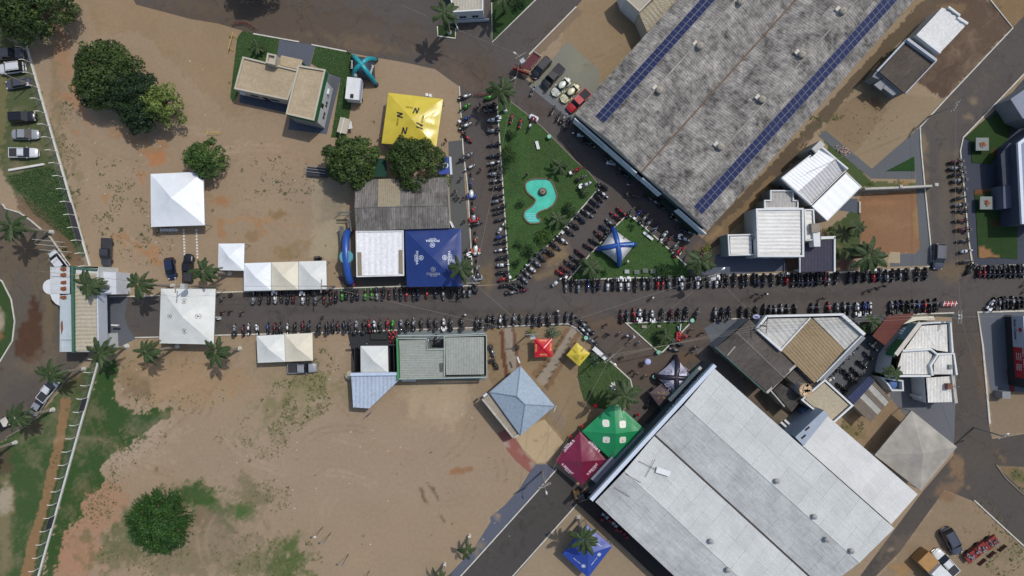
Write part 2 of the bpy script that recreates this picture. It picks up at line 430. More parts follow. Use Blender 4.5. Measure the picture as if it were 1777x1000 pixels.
# ================================================================== GROUND
SAND = (145, 127, 104)
asph = VC('asphalt', .92, .10, 1.2, .15, 14, .2)
def cracks(m, scale, dark, wd):
    n = m.node_tree; b = n.nodes['Principled BSDF']; src = b.inputs['Base Color'].links[0].from_socket
    g_ = n.nodes.new('ShaderNodeNewGeometry'); nz = n.nodes.new('ShaderNodeTexNoise'); nz.inputs['Scale'].default_value = .6; nz.inputs['Detail'].default_value = 5; n.links.new(g_.outputs['Position'], nz.inputs['Vector'])
    ad = n.nodes.new('ShaderNodeMixRGB'); ad.inputs[0].default_value = .012; n.links.new(g_.outputs['Position'], ad.inputs[1]); 
    sc2 = n.nodes.new('ShaderNodeVectorMath'); sc2.operation = 'MULTIPLY_ADD'; n.links.new(nz.outputs['Color'], sc2.inputs[0]); sc2.inputs[1].default_value = (5, 5, 0); n.links.new(g_.outputs['Position'], sc2.inputs[2])
    vo = n.nodes.new('ShaderNodeTexVoronoi'); vo.feature = 'DISTANCE_TO_EDGE'; vo.inputs['Scale'].default_value = scale; n.links.new(sc2.outputs[0], vo.inputs['Vector'])
    mr = n.nodes.new('ShaderNodeMapRange'); mr.inputs[1].default_value = 0; mr.inputs[2].default_value = wd; mr.inputs[3].default_value = dark; mr.inputs[4].default_value = 1; n.links.new(vo.outputs['Distance'], mr.inputs[0])
    v = n.nodes.new('ShaderNodeVectorMath'); v.operation = 'SCALE'; n.links.new(src, v.inputs[0]); n.links.new(mr.outputs[0], v.inputs['Scale']); n.links.new(v.outputs[0], b.inputs['Base Color']); n.nodes.remove(ad)
cracks(asph, .11, .72, .012)
soilm = VC('soil', .97, .10, 1.6, .20, 9, .35)
lawnm = VC('lawn_grass', .95, .22, 2.6, .30, 12, .5)
pavem = VC('paving', .85, .08, 2.0, .10, 10, .2)
OR = (152, 112, 78); PALE = (163, 146, 124); PINK = (152, 128, 112); DRYG = (104, 96, 66); GR = (62, 78, 44); GRD = (44, 62, 34); BR = (110, 88, 68)
GL = [
 ('p', [(120, -30), (1777, -30), (1777, 0), (1100, 60), (560, 60), (400, 210), (250, 60), (180, 60)], (138, 117, 90), .8, 14),
 ('e', 560, 330, 90, 70, 0, (140, 122, 102), .6, .4), ('e', 480, 260, 80, 50, 20, (150, 128, 104), .6, .4),
 ('e', 740, 700, 50, 60, 0, (166, 148, 120), .8, .4), ('e', 790, 690, 30, 60, 10, (168, 152, 124), .7, .5),
 ('e', 600, 800, 320, 110, 0, (147, 129, 109), .7, .5), ('e', 240, 760, 90, 60, -40, (160, 142, 122), .7, .5),
 ('e', 330, 660, 130, 60, 0, (150, 124, 92), .7, .5), ('e', 300, 600, 60, 40, 0, (126, 106, 80), .6, .6),
 ('e', 235, 670, 42, 28, 10, (112, 94, 72), .75, .7), ('e', 225, 640, 30, 40, 0, (140, 118, 88), .6, .6),
 ('e', 170, 880, 60, 50, -30, (154, 118, 92), .8, .5), ('e', 130, 960, 60, 60, 0, (158, 116, 88), .7, .5),
 ('e', 110, 110, 24, 90, -12, OR, .55, .9), ('e', 140, 200, 14, 60, -25, (160, 112, 74), .5, .9), ('e', 250, 250, 60, 16, 30, (150, 112, 78), .6, .9),
 ('e', 270, 275, 18, 14, 40, (164, 112, 72), .8, .8), ('e', 243, 308, 24, 8, 45, (160, 112, 74), .7, .9), ('e', 185, 345, 8, 24, 0, (150, 112, 76), .6, .9),
 ('e', 262, 440, 40, 14, 30, (154, 114, 76), .8, .9), ('e', 215, 410, 20, 12, 30, (150, 112, 76), .6, .9),
 ('e', 440, 385, 70, 8, 5, (158, 120, 82), .55, 1.2), ('e', 385, 400, 12, 24, -20, (150, 110, 74), .7, .9), ('e', 385, 350, 30, 10, 0, (150, 108, 72), .7, .9), ('e', 452, 400, 30, 6, 50, (150, 114, 78), .6, .9),
 ('e', 482, 374, 20, 14, 0, (122, 98, 62), .7, .9), ('e', 495, 440, 30, 12, 15, (124, 104, 66), .6, 1.0), ('e', 440, 412, 16, 10, 0, (126, 100, 66), .6, .9), ('e', 515, 430, 24, 12, 0, (128, 108, 74), .5, 1.0),
 ('p', [(538, 300), (600, 300), (600, 450), (536, 446), (545, 380)], (150, 138, 114), .8, 8),
 ('e', 575, 345, 30, 60, 0, (120, 112, 96), .5, .6),
 ('p', [(545, 395), (592, 380), (590, 447), (540, 447)], (156, 146, 120), .6, 12),
 # green and dry-green cover
 ('p', [(-20, 40), (48, 95), (102, 250), (152, 440), (118, 452), (90, 400), (50, 340), (12, 322), (4, 290), (-20, 290)], (62, 78, 46), .9, 6),
 ('p', [(-20, 60), (12, 100), (14, 200), (6, 290), (-20, 300)], (112, 104, 72), .7, 12),
 ('p', [(16, 305), (80, 290), (112, 300), (140, 430), (120, 415), (60, 372), (20, 335)], (40, 66, 34), .8, 4),
 ('p', [(24, 335), (60, 350), (110, 400), (150, 458), (122, 462), (88, 412), (54, 382), (30, 362)], (104, 86, 68), .9, 5),
 ('e', 95, 150, 12, 60, -12, (120, 104, 74), .5, 1.2), ('e', 105, 230, 12, 50, -12, (112, 102, 74), .6, 1.4), ('e', 130, 310, 14, 50, -12, (112, 104, 74), .5, 1.6),
 ('p', [(172, 625), (200, 628), (208, 640), (195, 660), (196, 700), (240, 715), (300, 708), (300, 722), (262, 740), (250, 760), (205, 785), (180, 800), (175, 850), (150, 862), (140, 900), (118, 915), (105, 960), (88, 1010), (68, 1010), (110, 850), (140, 740)], (46, 74, 36), .97, 9),
 ('p', [(-20, 775), (50, 740), (112, 668), (165, 630), (150, 720), (110, 850), (66, 1010), (-20, 1010)], (54, 78, 42), .97, 5),
 ('e', 10, 900, 20, 110, 0, (128, 112, 86), .7, .6), ('e', 8, 870, 16, 30, 0, (158, 146, 126), .8, .5), ('e', -2, 800, 22, 30, 0, (88, 70, 58), .8, .5),
 ('p', [(106, 690), (124, 690), (112, 760), (92, 850), (66, 940), (54, 1010), (34, 1010), (46, 950), (70, 870), (92, 780), (98, 740)], (132, 104, 74), .95, 2.5),
 ('p', [(112, 760), (116, 762), (96, 850), (70, 945), (58, 1010), (54, 1010), (66, 940), (92, 850)], (60, 66, 38), .6, 2),
 ('e', 125, 660, 22, 30, -30, (92, 80, 58), .7, .6), ('e', 60, 745, 22, 16, -30, (84, 68, 54), .7, .6), ('e', 95, 900, 7, 6, 0, (132, 104, 74), .1, .5),
 ('e', 365, 885, 66, 56, 20, (62, 86, 44), .85, .9), ('e', 335, 855, 40, 26, 0, (52, 80, 38), .9, .8), ('e', 424, 886, 24, 20, 10, (62, 92, 46), .97, .6), ('e', 440, 860, 44, 30, 40, (92, 92, 62), .6, .9), ('e', 250, 930, 70, 60, 0, (74, 88, 50), .65, .9),
 ('e', 380, 930, 90, 70, 0, (122, 108, 88), .65, .7), ('e', 500, 975, 44, 50, -35, (74, 92, 48), .9, .8), ('e', 440, 985, 60, 30, 0, (96, 98, 66), .6, .9), ('e', 330, 985, 90, 40, 0, (110, 104, 78), .6, .9), ('e', 190, 960, 60, 50, 0, (92, 92, 60), .6, 1.0),
 ('e', 355, 900, 34, 20, 0, (124, 104, 86), .6, .8),
 ('e', 530, 690, 90, 40, -25, (118, 116, 78), .4, 1.3), ('e', 500, 640, 60, 60, 0, (116, 112, 76), .35, 1.3), ('e', 545, 660, 44, 20, 0, (104, 104, 66), .5, 1.2), ('e', 480, 700, 54, 24, -15, (104, 104, 66), .45, 1.3),
 ('e', 470, 745, 80, 16, -30, (110, 108, 78), .4, 1.4),
 ('e', 800, 817, 20, 8, -8, (136, 98, 68), .8, .8), ('e', 787, 820, 11, 7, 0, (144, 104, 74), .9, .4), ('e', 737, 865, 4, 22, -35, (92, 80, 58), .85, .5), ('e', 752, 850, 3, 24, -40, (92, 80, 58), .8, .6), ('e', 768, 902, 3, 10, -38, (92, 80, 58), .8, .6), ('e', 271, 814, 5, 7, 0, (112, 92, 62), .8, .3),
 ('e', 840, 610, 30, 40, 0, (136, 114, 86), .8, .6), ('e', 800, 690, 20, 26, 0, (150, 128, 106), .3, .9),
 # roundabout island and its surroundings
 ('p', [(-20, 480), (4, 486), (22, 520), (26, 558), (22, 595), (0, 632), (-20, 640)], (58, 76, 44), .95, 1.5),
 ('e', 0, 555, 9, 26, 0, (150, 136, 116), .9, .3), ('e', 2, 580, 5, 10, 0, (124, 84, 60), .9, .4),
 # garden of the hip-roofed house: brown gravel, red edgings, grey gravel walks
 ('p', [(845, 568), (1010, 566), (1035, 612), (1004, 640), (1004, 660), (1014, 695), (1035, 706), (1040, 740), (990, 790), (960, 740), (880, 700), (848, 660)], (128, 110, 84), .9, 4),
 ('p', [(875, 570), (889, 570), (902, 640), (892, 652), (882, 640)], (140, 130, 116), .95, 1.5),
 ('p', [(868, 570), (874, 570), (880, 640), (884, 662), (876, 655), (870, 620)], (92, 58, 44), .9, 2), ('p', [(887, 570), (893, 570), (903, 634), (898, 640)], (98, 66, 50), .85, 2),
 ('p', [(990, 566), (1002, 572), (976, 620), (945, 672), (930, 660), (965, 612)], (142, 132, 118), .95, 1.5),
 ('p', [(1002, 572), (1010, 578), (980, 630), (950, 682), (944, 674), (976, 620)], (106, 78, 58), .6, 3), ('p', [(980, 570), (990, 568), (965, 612), (930, 660), (922, 652), (955, 612)], (110, 82, 60), .6, 3),
 ('p', [(945, 672), (960, 690), (985, 735), (975, 750), (950, 720), (938, 690)], (126, 112, 94), .9, 3),
 # east side: lots
 ('p', [(1000, 12), (1078, -10), (1120, 40), (1105, 80), (1060, 130), (1045, 150), (1000, 100), (965, 90)], (136, 116, 90), .9, 6),
 ('p', [(1630, -20), (1700, -20), (1757, 49), (1640, 172), (1560, 130), (1555, 90)], (88, 72, 60), .95, 6),
 ('e', 1650, 20, 30, 16, 0, (128, 108, 78), .5, 1.0), ('p', [(1640, 120), (1680, 100), (1640, 172), (1600, 150)], (82, 66, 56), .7, 6),
 ('p', [(1702, -20), (1800, -20), (1800, 40), (1757, 49)], (120, 98, 70), .9, 5), ('e', 1725, 10, 20, 10, 40, (70, 60, 50), .6, .8),
 ('p', [(1500, 130), (1560, 160), (1640, 172), (1597, 222), (1530, 290), (1500, 290), (1420, 226), (1460, 185)], (136, 120, 96), .95, 3),
 ('p', [(1440, 200), (1500, 160), (1540, 190), (1500, 240), (1480, 272), (1430, 226)], (126, 108, 84), .9, 5),
 ('e', 1520, 180, 18, 14, 40, (108, 84, 62), .8, .7),
 ('p', [(1222, 405), (1384, 238), (1450, 165), (1500, 110), (1610, -10), (1650, -10), (1545, 90), (1420, 226), (1340, 330), (1262, 410), (1240, 430), (1215, 440)], (92, 80, 66), .95, 3),
 ('p', [(1232, 408), (1290, 355), (1340, 305), (1355, 312), (1300, 372), (1262, 408)], (132, 110, 82), .8, 5), ('e', 1240, 405, 20, 14, -40, (140, 118, 90), .8, .6),
 ('e', 1395, 250, 10, 14, 40, (140, 116, 100), .7, .7), ('e', 1430, 210, 26, 3, -40, (76, 80, 50), .8, .9),
 ('p', [(1492, 338), (1594, 330), (1600, 432), (1592, 440), (1508, 440), (1494, 420)], (130, 98, 72), .98, 2),
 ('e', 1540, 390, 40, 20, 0, (142, 110, 82), .6, .9), ('e', 1590, 380, 8, 44, 0, (140, 116, 80), .6, .9), ('e', 1530, 352, 30, 8, 0, (150, 112, 80), .5, .9),
 ('p', [(1435, 395), (1490, 360), (1495, 440), (1475, 455), (1450, 450)], (50, 72, 38), .9, 4), ('e', 1462, 460, 18, 14, 0, (94, 66, 50), .9, .6),
 ('p', [(1424, 228), (1450, 246), (1520, 322), (1495, 325), (1440, 268)], (52, 74, 38), .9, 3), ('p', [(1500, 315), (1590, 318), (1590, 326), (1500, 328)], (64, 80, 44), .8, 3), ('e', 1572, 316, 14, 7, 0, (140, 116, 80), .8, .6),
 ('p', [(1500, 700), (1560, 690), (1590, 720), (1540, 770), (1520, 800), (1450, 740)], (128, 108, 84), .9, 5), ('e', 1475, 745, 26, 14, 30, (104, 96, 62), .8, .8),
 ('p', [(1250, 600), (1330, 680), (1400, 760), (1380, 790), (1240, 640)], (84, 76, 68), .9, 4), ('p', [(1330, 680), (1400, 700), (1420, 760), (1390, 765), (1340, 720)], (112, 102, 88), .8, 5),
 ('p', [(1716, 680), (1800, 680), (1800, 750), (1722, 760)], (128, 112, 92), .95, 2),
 ('p', [(1728, 808), (1800, 800), (1800, 870), (1777, 857)], (112, 96, 70), .9, 4), ('e', 1770, 828, 14, 14, 0, (84, 90, 56), .7, .9),
 ('p', [(1560, 960), (1640, 850), (1694, 872), (1800, 965), (1800, 1030), (1500, 1030)], (130, 114, 92), .95, 6),
 ('e', 1580, 980, 40, 20, -40, (150, 118, 78), .8, .7), ('e', 1640, 860, 20, 12, 0, (122, 92, 66), .6, .8), ('e', 1740, 960, 40, 30, 0, (108, 104, 72), .4, 1.3),
 ('p', [(1001, 875), (1030, 892), (1145, 1005), (885, 1010)], (142, 126, 104), .95, 2), ('e', 1005, 880, 14, 8, 40, (132, 118, 84), .6, .8),
 ('p', [(1170, 445), (1215, 430), (1215, 484), (1200, 484)], (116, 98, 76), .9, 3),
 ('p', [(915, 80), (1000, 12), (1012, 20), (935, 100)], (120, 104, 86), .9, 2),
 ('e', 1768, 160, 14, 26, 30, (130, 110, 84), .9, .3),
]
def arc(cx, cy, rx, ry, a0, a1, n=9): return [(cx + rx * math.cos(R(a0 + (a1 - a0) * i / n)), cy + ry * math.sin(R(a0 + (a1 - a0) * i / n))) for i in range(n + 1)]
TD, TL = (120, 100, 80), (170, 152, 128)
for k in range(46):
    rr_ = random.Random(k); cx_0, cy_0 = rr_.choice([(300, 170), (480, 330), (350, 120), (600, 780), (300, 700), (720, 860), (560, 900), (450, 230), (330, 400), (1680, 930), (1000, 60), (760, 700)]); a0 = rr_.uniform(0, 360); q = rr_.uniform(50, 190); da = rr_.uniform(30, 90)
    cx_0 += rr_.uniform(-60, 60); cy_0 += rr_.uniform(-50, 50); c_k = rr_.choice([TD, TD, TL, (136, 106, 78)]); st_k = rr_.uniform(.18, .42)
    for dq in (0, 15): GL.append(('s', arc(cx_0, cy_0, q + dq, (q + dq) * .6, a0, a0 + da), 2.6, c_k, st_k))
GL += [('s', [(150, 0), (120, 60), (130, 130), (170, 240), (260, 330), (270, 440)], 9, (156, 134, 112), .35), ('s', [(560, 330), (540, 400), (580, 470)], 7, (158, 140, 116), .4), ('s', arc(130, 870, 150, 110, 250, 330), 5, (164, 142, 118), .3), ('s', [(240, 700), (330, 660), (440, 620), (600, 560)], 6, (160, 138, 112), .3), ('s', [(430, 590), (390, 650), (350, 700), (280, 760)], 3, (120, 100, 78), .4), ('s', [(455, 760), (500, 720), (560, 690), (600, 600)], 4, (164, 146, 122), .3)]
fx = np.arange(-93, 93.01, .3); fy = np.arange(-53, 53.01, .3)
gx = np.concatenate([[-2500, -900, -300, -140], fx, [140, 300, 900, 2500]]); gy = np.concatenate([[-2500, -900, -300, -100], fy, [100, 300, 900, 2500]])
nx, ny = len(gx), len(gy); X, Y = np.meshgrid(gx, gy); V = np.stack([X.ravel(), Y.ravel(), np.zeros(nx * ny)], 1)
idx = np.arange(nx * ny).reshape(ny, nx); F = np.stack([idx[:-1, :-1], idx[:-1, 1:], idx[1:, 1:], idx[1:, :-1]], -1).reshape(-1, 4)
def np_mesh(name, V, F, mat):
    me = bpy.data.meshes.new(name); k = F.shape[1]; me.vertices.add(len(V)); me.vertices.foreach_set('co', V.astype('f').ravel())
    me.loops.add(F.size); me.loops.foreach_set('vertex_index', F.astype('i').ravel())
    me.polygons.add(len(F)); me.polygons.foreach_set('loop_start', np.arange(0, F.size, k, dtype='i')); me.polygons.foreach_set('loop_total', np.full(len(F), k, 'i'))
    me.materials.append(mat); me.update(); me.validate(); return me
gm = np_mesh('ground', V, F, soilm)
setcol(gm, paint(np.clip(V[:, 0] * 10 + CX, -40, 1820), np.clip(CY - V[:, 1] * 10, -40, 1040), SAND, GL))
g = link('ground', gm); g['kind'] = 'structure'

# ---- roads
ASP = (84, 79, 75)
RL = [
 ('e', 500, 40, 330, 60, 10, (88, 77, 66), .9, .4), ('e', 620, 75, 120, 12, 12, (112, 96, 76), .5, .8), ('e', 350, 12, 100, 10, 12, (100, 86, 68), .4, .9), ('e', 620, 30, 150, 6, 10, (76, 68, 60), .5, .7), ('e', 800, 130, 60, 34, 20, (98, 84, 72), .8, .6),
 ('e', 840, 120, 60, 40, 30, (84, 74, 64), .7, .6), ('e', 960, 60, 60, 24, -45, (84, 74, 66), .5, .6),
 ('e', 965, 440, 34, 26, -50, (126, 108, 82), .95, .4), ('e', 955, 475, 50, 10, -8, (118, 102, 78), .8, .6), ('e', 950, 440, 7, 26, 30, (84, 68, 50), .85, .7), ('e', 935, 466, 16, 3, -30, (84, 68, 50), .85, .7),
 ('e', 845, 480, 16, 26, 0, (112, 96, 72), .75, .6), ('e', 900, 545, 60, 8, 0, (86, 76, 66), .5, .8), ('e', 1010, 540, 40, 14, 0, (88, 78, 68), .6, .7),
 ('e', 845, 330, 14, 150, -2, (86, 76, 68), .5, .4), ('e', 990, 270, 60, 10, 42, (88, 76, 66), .6, .8), ('e', 930, 190, 40, 12, 42, (80, 66, 58), .7, .7),
 ('e', 1070, 350, 30, 26, 0, (78, 70, 62), .5, .6), ('e', 1160, 570, 90, 26, 0, (84, 74, 66), .5, .6), ('e', 1050, 565, 50, 20, 0, (92, 78, 66), .6, .6), ('e', 1110, 640, 70, 50, 0, (84, 72, 62), .7, .5), ('e', 1190, 625, 30, 20, -40, (96, 78, 58), .7, .8), ('e', 1048, 560, 34, 10, 0, (100, 84, 68), .6, .8), ('e', 1200, 585, 40, 10, -20, (92, 76, 62), .5, .8),
 ('e', 1220, 440, 22, 26, 0, (104, 90, 74), .8, .6), ('e', 1200, 480, 60, 7, 0, (98, 88, 72), .5, .9), ('e', 1260, 475, 30, 5, 0, (108, 96, 76), .6, .9), ('e', 1290, 478, 300, 3, -2, (104, 92, 74), .6, 1.0),
 ('e', 1640, 200, 40, 40, 0, (92, 84, 74), .5, .6), ('e', 1655, 470, 50, 22, 0, (106, 92, 72), .8, .6), ('e', 1640, 320, 14, 120, 0, (94, 86, 76), .9, .4), ('e', 1608, 330, 5, 120, -3, (112, 96, 74), .7, .9), ('e', 1664, 350, 9, 90, -3, (122, 104, 80), .7, .7), ('e', 1690, 175, 10, 9, 0, (124, 108, 90), .8, .4), ('e', 1682, 204, 10, 8, 0, (124, 108, 88), .85, .4),
 ('e', 1700, 130, 100, 6, -45, (98, 88, 76), .5, .8), ('e', 1600, 255, 10, 40, 0, (124, 108, 84), .7, .8),
 ('e', 1680, 640, 30, 100, 0, (84, 76, 70), .5, .5), ('e', 1703, 650, 9, 90, -4, (98, 82, 66), .7, .8), ('e', 1690, 590, 6, 60, 0, (92, 84, 76), .4, .6), ('e', 1710, 780, 60, 40, 30, (84, 76, 68), .7, .6), ('e', 1660, 820, 20, 30, 0, (126, 104, 78), .8, .8), ('e', 1645, 850, 30, 14, -30, (128, 104, 80), .6, .8), ('e', 1735, 790, 20, 7, 60, (122, 102, 74), .6, .8), ('e', 1560, 960, 50, 30, -40, (104, 92, 80), .6, .6), ('e', 1548, 955, 6, 4, 0, (150, 134, 114), .8, .5),
 ('e', 20, 440, 60, 60, 40, (100, 86, 70), .7, .5), ('e', 70, 470, 30, 70, -20, (104, 92, 70), .5, .6), ('e', 40, 555, 16, 50, -10, (84, 62, 44), .0, .6), ('p', [(55, 510), (62, 508), (70, 540), (72, 580), (68, 612), (78, 600), (70, 625), (50, 632), (38, 625), (22, 612), (30, 580), (38, 558), (48, 552), (50, 530)], (78, 56, 42), .95, 3),
 ('e', 85, 555, 12, 60, 0, (110, 96, 72), .7, .6), ('e', 60, 625, 50, 20, -30, (104, 92, 76), .6, .7), ('e', 40, 690, 50, 30, -40, (82, 76, 72), .8, .5), ('e', 5, 640, 6, 5, 0, (78, 56, 42), .8, .4), ('e', 5, 500, 14, 30, 20, (110, 98, 76), .5, .6),
 ('e', 900, 930, 90, 8, -45, (62, 57, 54), .5, .6), ('e', 868, 915, 80, 3, -45, (104, 92, 76), .6, .9), ('e', 985, 950, 40, 3, -50, (98, 88, 76), .3, .9),
 ('e', 320, 580, 200, 3, 0, (92, 80, 64), .6, 1.0), ('e', 700, 540, 400, 8, 0, (64, 60, 57), .5, .8), ('e', 1400, 515, 300, 10, -2, (74, 67, 62), .6, .6),
 ('e', 410, 507, 30, 5, 0, (110, 100, 78), .6, .5), ('e', 1150, 500, 200, 5, -1, (78, 70, 64), .5, .8),
]
sheet('road', [(215, -30), (236, 8), (330, 33), (378, 41), (430, 56), (520, 76), (640, 98), (700, 108), (755, 120), (785, 142), (797, 150), (805, 262), (812, 330), (821, 495), (1215, 486), (1225, 420), (1000, 200), (905, 132), (918, 95), (1002, 10), (1035, -30)], .004, ASP, RL, asph, .6)
sheet('road', [(235, 514), (375, 508), (600, 501), (821, 497), (985, 488), (1215, 484), (1400, 477), (1606, 471), (1686, 462), (1800, 459), (1800, 538), (1700, 541), (1650, 546), (1500, 550), (1240, 556), (1196, 562), (1149, 613), (1142, 612), (1083, 561), (1000, 565), (840, 570), (610, 577), (375, 583), (190, 590), (190, 514)], .008, ASP, RL, asph, .6)
sheet('road', [(1755, 51), (1640, 173), (1597, 222), (1599, 258), (1605, 331), (1616, 440), (1616, 461), (1606, 473), (1698, 463), (1686, 456), (1681, 423), (1673, 332), (1666, 262), (1671, 239), (1800, 104), (1800, 4)], .012, ASP, RL, asph, .6)
sheet('road', [(1652, 545), (1698, 541), (1705, 600), (1716, 736), (1722, 762), (1800, 750), (1800, 812), (1728, 808), (1800, 876), (1800, 966), (1694, 872), (1640, 850), (1560, 960), (1500, 1020), (1478, 1020), (1600, 855), (1655, 790), (1658, 700)], .012, (80, 75, 70), RL, asph, .6)
sheet('road', [(966, 812), (1022, 858), (1001, 875), (876, 1020), (774, 1020)], .008, (72, 69, 66), RL, asph, .6)
sheet('road', [(1001, 874), (1030, 864), (1200, 1020), (1154, 1020), (1018, 889)], .012, (64, 60, 57), RL, asph, .6)
sheet('road', [(-50, 320), (5, 358), (34, 369), (54, 382), (88, 412), (122, 461), (124, 612), (150, 612), (156, 616), (117, 657), (47, 738), (5, 765), (-50, 790)], .006, (90, 83, 74), RL, asph, .6)
sheet('plaza', [(985, 560), (1083, 560), (1142, 613), (1149, 614), (1196, 561), (1243, 555), (1243, 602), (1222, 640), (1130, 745), (1100, 775), (1075, 720), (1095, 700), (1098, 672), (1095, 659), (1057, 627), (1030, 600)], .012, (86, 79, 73), RL, asph, .5)
# paved forecourts and footpaths
BL = (74, 80, 90); BG = (84, 90, 92)
sheet('pavement', [(185, 515), (222, 517), (216, 550), (222, 570), (236, 588), (212, 600), (184, 603)], .016, (88, 92, 98), [], pavem)
sheet('pavement', [(778, 246), (802, 243), (807, 330), (822, 494), (797, 496), (700, 490), (760, 400), (782, 395)], .03, (86, 87, 86), [('e', 812, 470, 10, 14, 0, (110, 104, 90), .5, .6)], pavem)
sheet('pavement', [(484, 69), (547, 79), (539, 110), (536, 134), (478, 120)], .02, (86, 90, 100), [], pavem)
sheet('pavement', [(575, 130), (592, 133), (567, 233), (500, 225), (505, 195), (556, 205)], .024, (84, 88, 98), [], pavem)
sheet('pavement', [(417, 160), (520, 185), (516, 200), (415, 178)], .024, (76, 82, 92), [], pavem)
sheet('pavement', [(925, 806), (950, 806), (967, 814), (940, 845), (797, 1003), (765, 1020), (765, 1005), (777, 1000), (820, 955), (852, 905), (850, 898), (875, 878), (902, 848), (918, 822)], .01, (86, 90, 102), [('e', 862, 895, 8, 6, 0, SAND, .9, .5), ('e', 830, 950, 8, 14, 30, (130, 116, 96), .8, .6)], pavem)
sheet('pavement', [(864, 752), (880, 744), (900, 770), (912, 790), (930, 806), (918, 820), (895, 800), (880, 782)], .014, (136, 88, 78), [('e', 880, 772, 12, 9, 0, (158, 146, 134), .8, .8), ('e', 925, 805, 10, 8, 0, (150, 136, 120), .7, .8), ('e', 905, 785, 8, 5, 40, (150, 120, 104), .6, 1.0)], pavem, .4)
sheet('pavement', [(890, 752), (945, 728), (978, 768), (953, 802), (932, 804), (908, 780)], .018, (172, 152, 120), [('e', 945, 755, 3, 10, 40, (130, 112, 84), .7, .5), ('e', 928, 765, 4, 2, 0, (130, 112, 84), .7, .5)], pavem, .5)
sheet('pavement', [(918, 150), (945, 118), (985, 72), (1040, 122), (1040, 165), (1012, 205), (975, 195)], .016, (120, 120, 108), [('e', 1000, 105, 30, 30, 0, (128, 126, 108), .7, .8), ('e', 1020, 117, 6, 5, 0, (110, 94, 70), .7, .5)], pavem)
sheet('pavement', [(933, 147), (1002, 205), (996, 213), (925, 156)], .02, (108, 110, 112), [], pavem)
sheet('pavement', [(1242, 442), (1266, 440), (1390, 440), (1390, 468), (1300, 474), (1215, 479), (1215, 472), (1240, 458)], .02, (84, 90, 102), [], pavem)
sheet('pavement', [(1360, 440), (1392, 440), (1392, 470), (1366, 471)], .03, (92, 70, 58), [], pavem)
sheet('pavement', [(1600, 222), (1598, 262), (1606, 331), (1617, 461), (1545, 463), (1545, 441), (1590, 440), (1597, 430), (1590, 322), (1588, 226)], .02, (92, 95, 97), [], pavem)
sheet('pavement', [(1588, 228), (1589, 300), (1589, 311), (1512, 310), (1420, 236), (1432, 226), (1513, 293)], .024, (92, 95, 97), [], pavem)
sheet('pavement', [(1545, 437), (1562, 438), (1562, 457), (1540, 456)], .03, (156, 142, 116), [], pavem)
sheet('pavement', [(1455, 345), (1488, 345), (1489, 370), (1456, 365)], .02, (84, 90, 98), [], pavem)
sheet('pavement', [(1745, 175), (1800, 110), (1800, 470), (1700, 461), (1690, 455), (1684, 423), (1675, 332), (1668, 262), (1673, 240)], .02, (66, 70, 80), [], pavem)
sheet('pavement', [(1700, 542), (1800, 540), (1800, 680), (1719, 680), (1707, 600)], .02, (94, 99, 106), [], pavem)
sheet('pavement', [(1222, 570), (1246, 556), (1300, 555), (1243, 603), (1240, 606)], .02, (92, 96, 102), [], pavem)
sheet('pavement', [(1205, 600), (1240, 610), (1300, 670), (1290, 690), (1240, 640), (1222, 640)], .016, (92, 88, 84), [('e', 1240, 620, 20, 14, 40, (70, 66, 62), .6, .7)], pavem)
sheet('pavement', [(1463, 548), (1546, 546), (1514, 584), (1536, 600), (1560, 625), (1537, 650), (1500, 655), (1455, 700), (1415, 668), (1503, 580)], .02, (88, 90, 92), [], pavem)
sheet('pavement', [(1545, 655), (1660, 650), (1655, 770), (1610, 765), (1570, 720), (1545, 690)], .02, (98, 100, 104), [('e', 1575, 735, 30, 30, 0, (112, 108, 104), .6, .6)], pavem)
sheet('pavement', [(1100, 760), (1132, 735), (1225, 640), (1240, 640), (1130, 760), (1035, 868), (1015, 855)], .018, (84, 90, 98), [], pavem)
sheet('pavement', [(842, 572), (842, 660), (688, 660), (688, 575)], .012, (110, 118, 120), [], pavem)
sheet('pavement', [(603, 578), (688, 575), (688, 655), (620, 655)], .02, (52, 53, 56), [], pavem)
sheet('pavement', [(583, 480), (702, 480), (830, 475), (822, 496), (603, 500)], .016, (84, 82, 76), [], pavem)
# lawns, kerbed and a hand's breadth above the road
LG = (59, 87, 45)
def lawn(pts, base=LG, extra=[]):
    o = sheet('lawn', pts, .12, base, extra, lawnm, .5, .12)
    return o
def kerb(pts, wd=.2, h=.17, close=False, mat=None):
    q = PP(pts)
    mb = MB()
    if close: mb.ring(q, wd, 0, h)
    else: mb.path(q, wd, 0, h)
    return struct(mb, 'kerb', mat or KW)
KW = M('kerb_whitewash', (190, 187, 176), .9, .22, 1.2)
KO = M('kerb_concrete', (120, 112, 98), .9, .2, 1.5)
KR = M('kerb_stone', (96, 84, 72), .9, .2, 1.5)
Lw1 = [(863, 186), (868, 174), (885, 176), (910, 195), (942, 222), (975, 255), (999, 280), (1021, 298), (1035, 316), (1036, 330), (968, 408), (920, 456), (895, 484), (884, 489), (873, 328)]
lawn(Lw1, LG, [('e', 935, 265, 40, 40, 0, (56, 76, 40), .7, .6), ('e', 975, 320, 40, 30, 0, (54, 76, 40), .6, .7), ('e', 920, 410, 30, 30, 0, (52, 74, 38), .5, .7), ('e', 890, 300, 14, 60, 0, (38, 58, 32), .5, .7)])
kerb([(863, 184), (873, 328), (884, 489), (895, 485), (920, 457), (968, 409), (1036, 331)])
kerb([(1036, 328), (1035, 316), (1021, 298), (999, 280), (942, 222), (910, 195), (885, 176), (868, 174)], mat=KO)
Lw2 = [(985, 487), (1020, 446), (1060, 401), (1083, 378), (1091, 374), (1098, 378), (1130, 405), (1170, 441), (1190, 460), (1200, 484)]
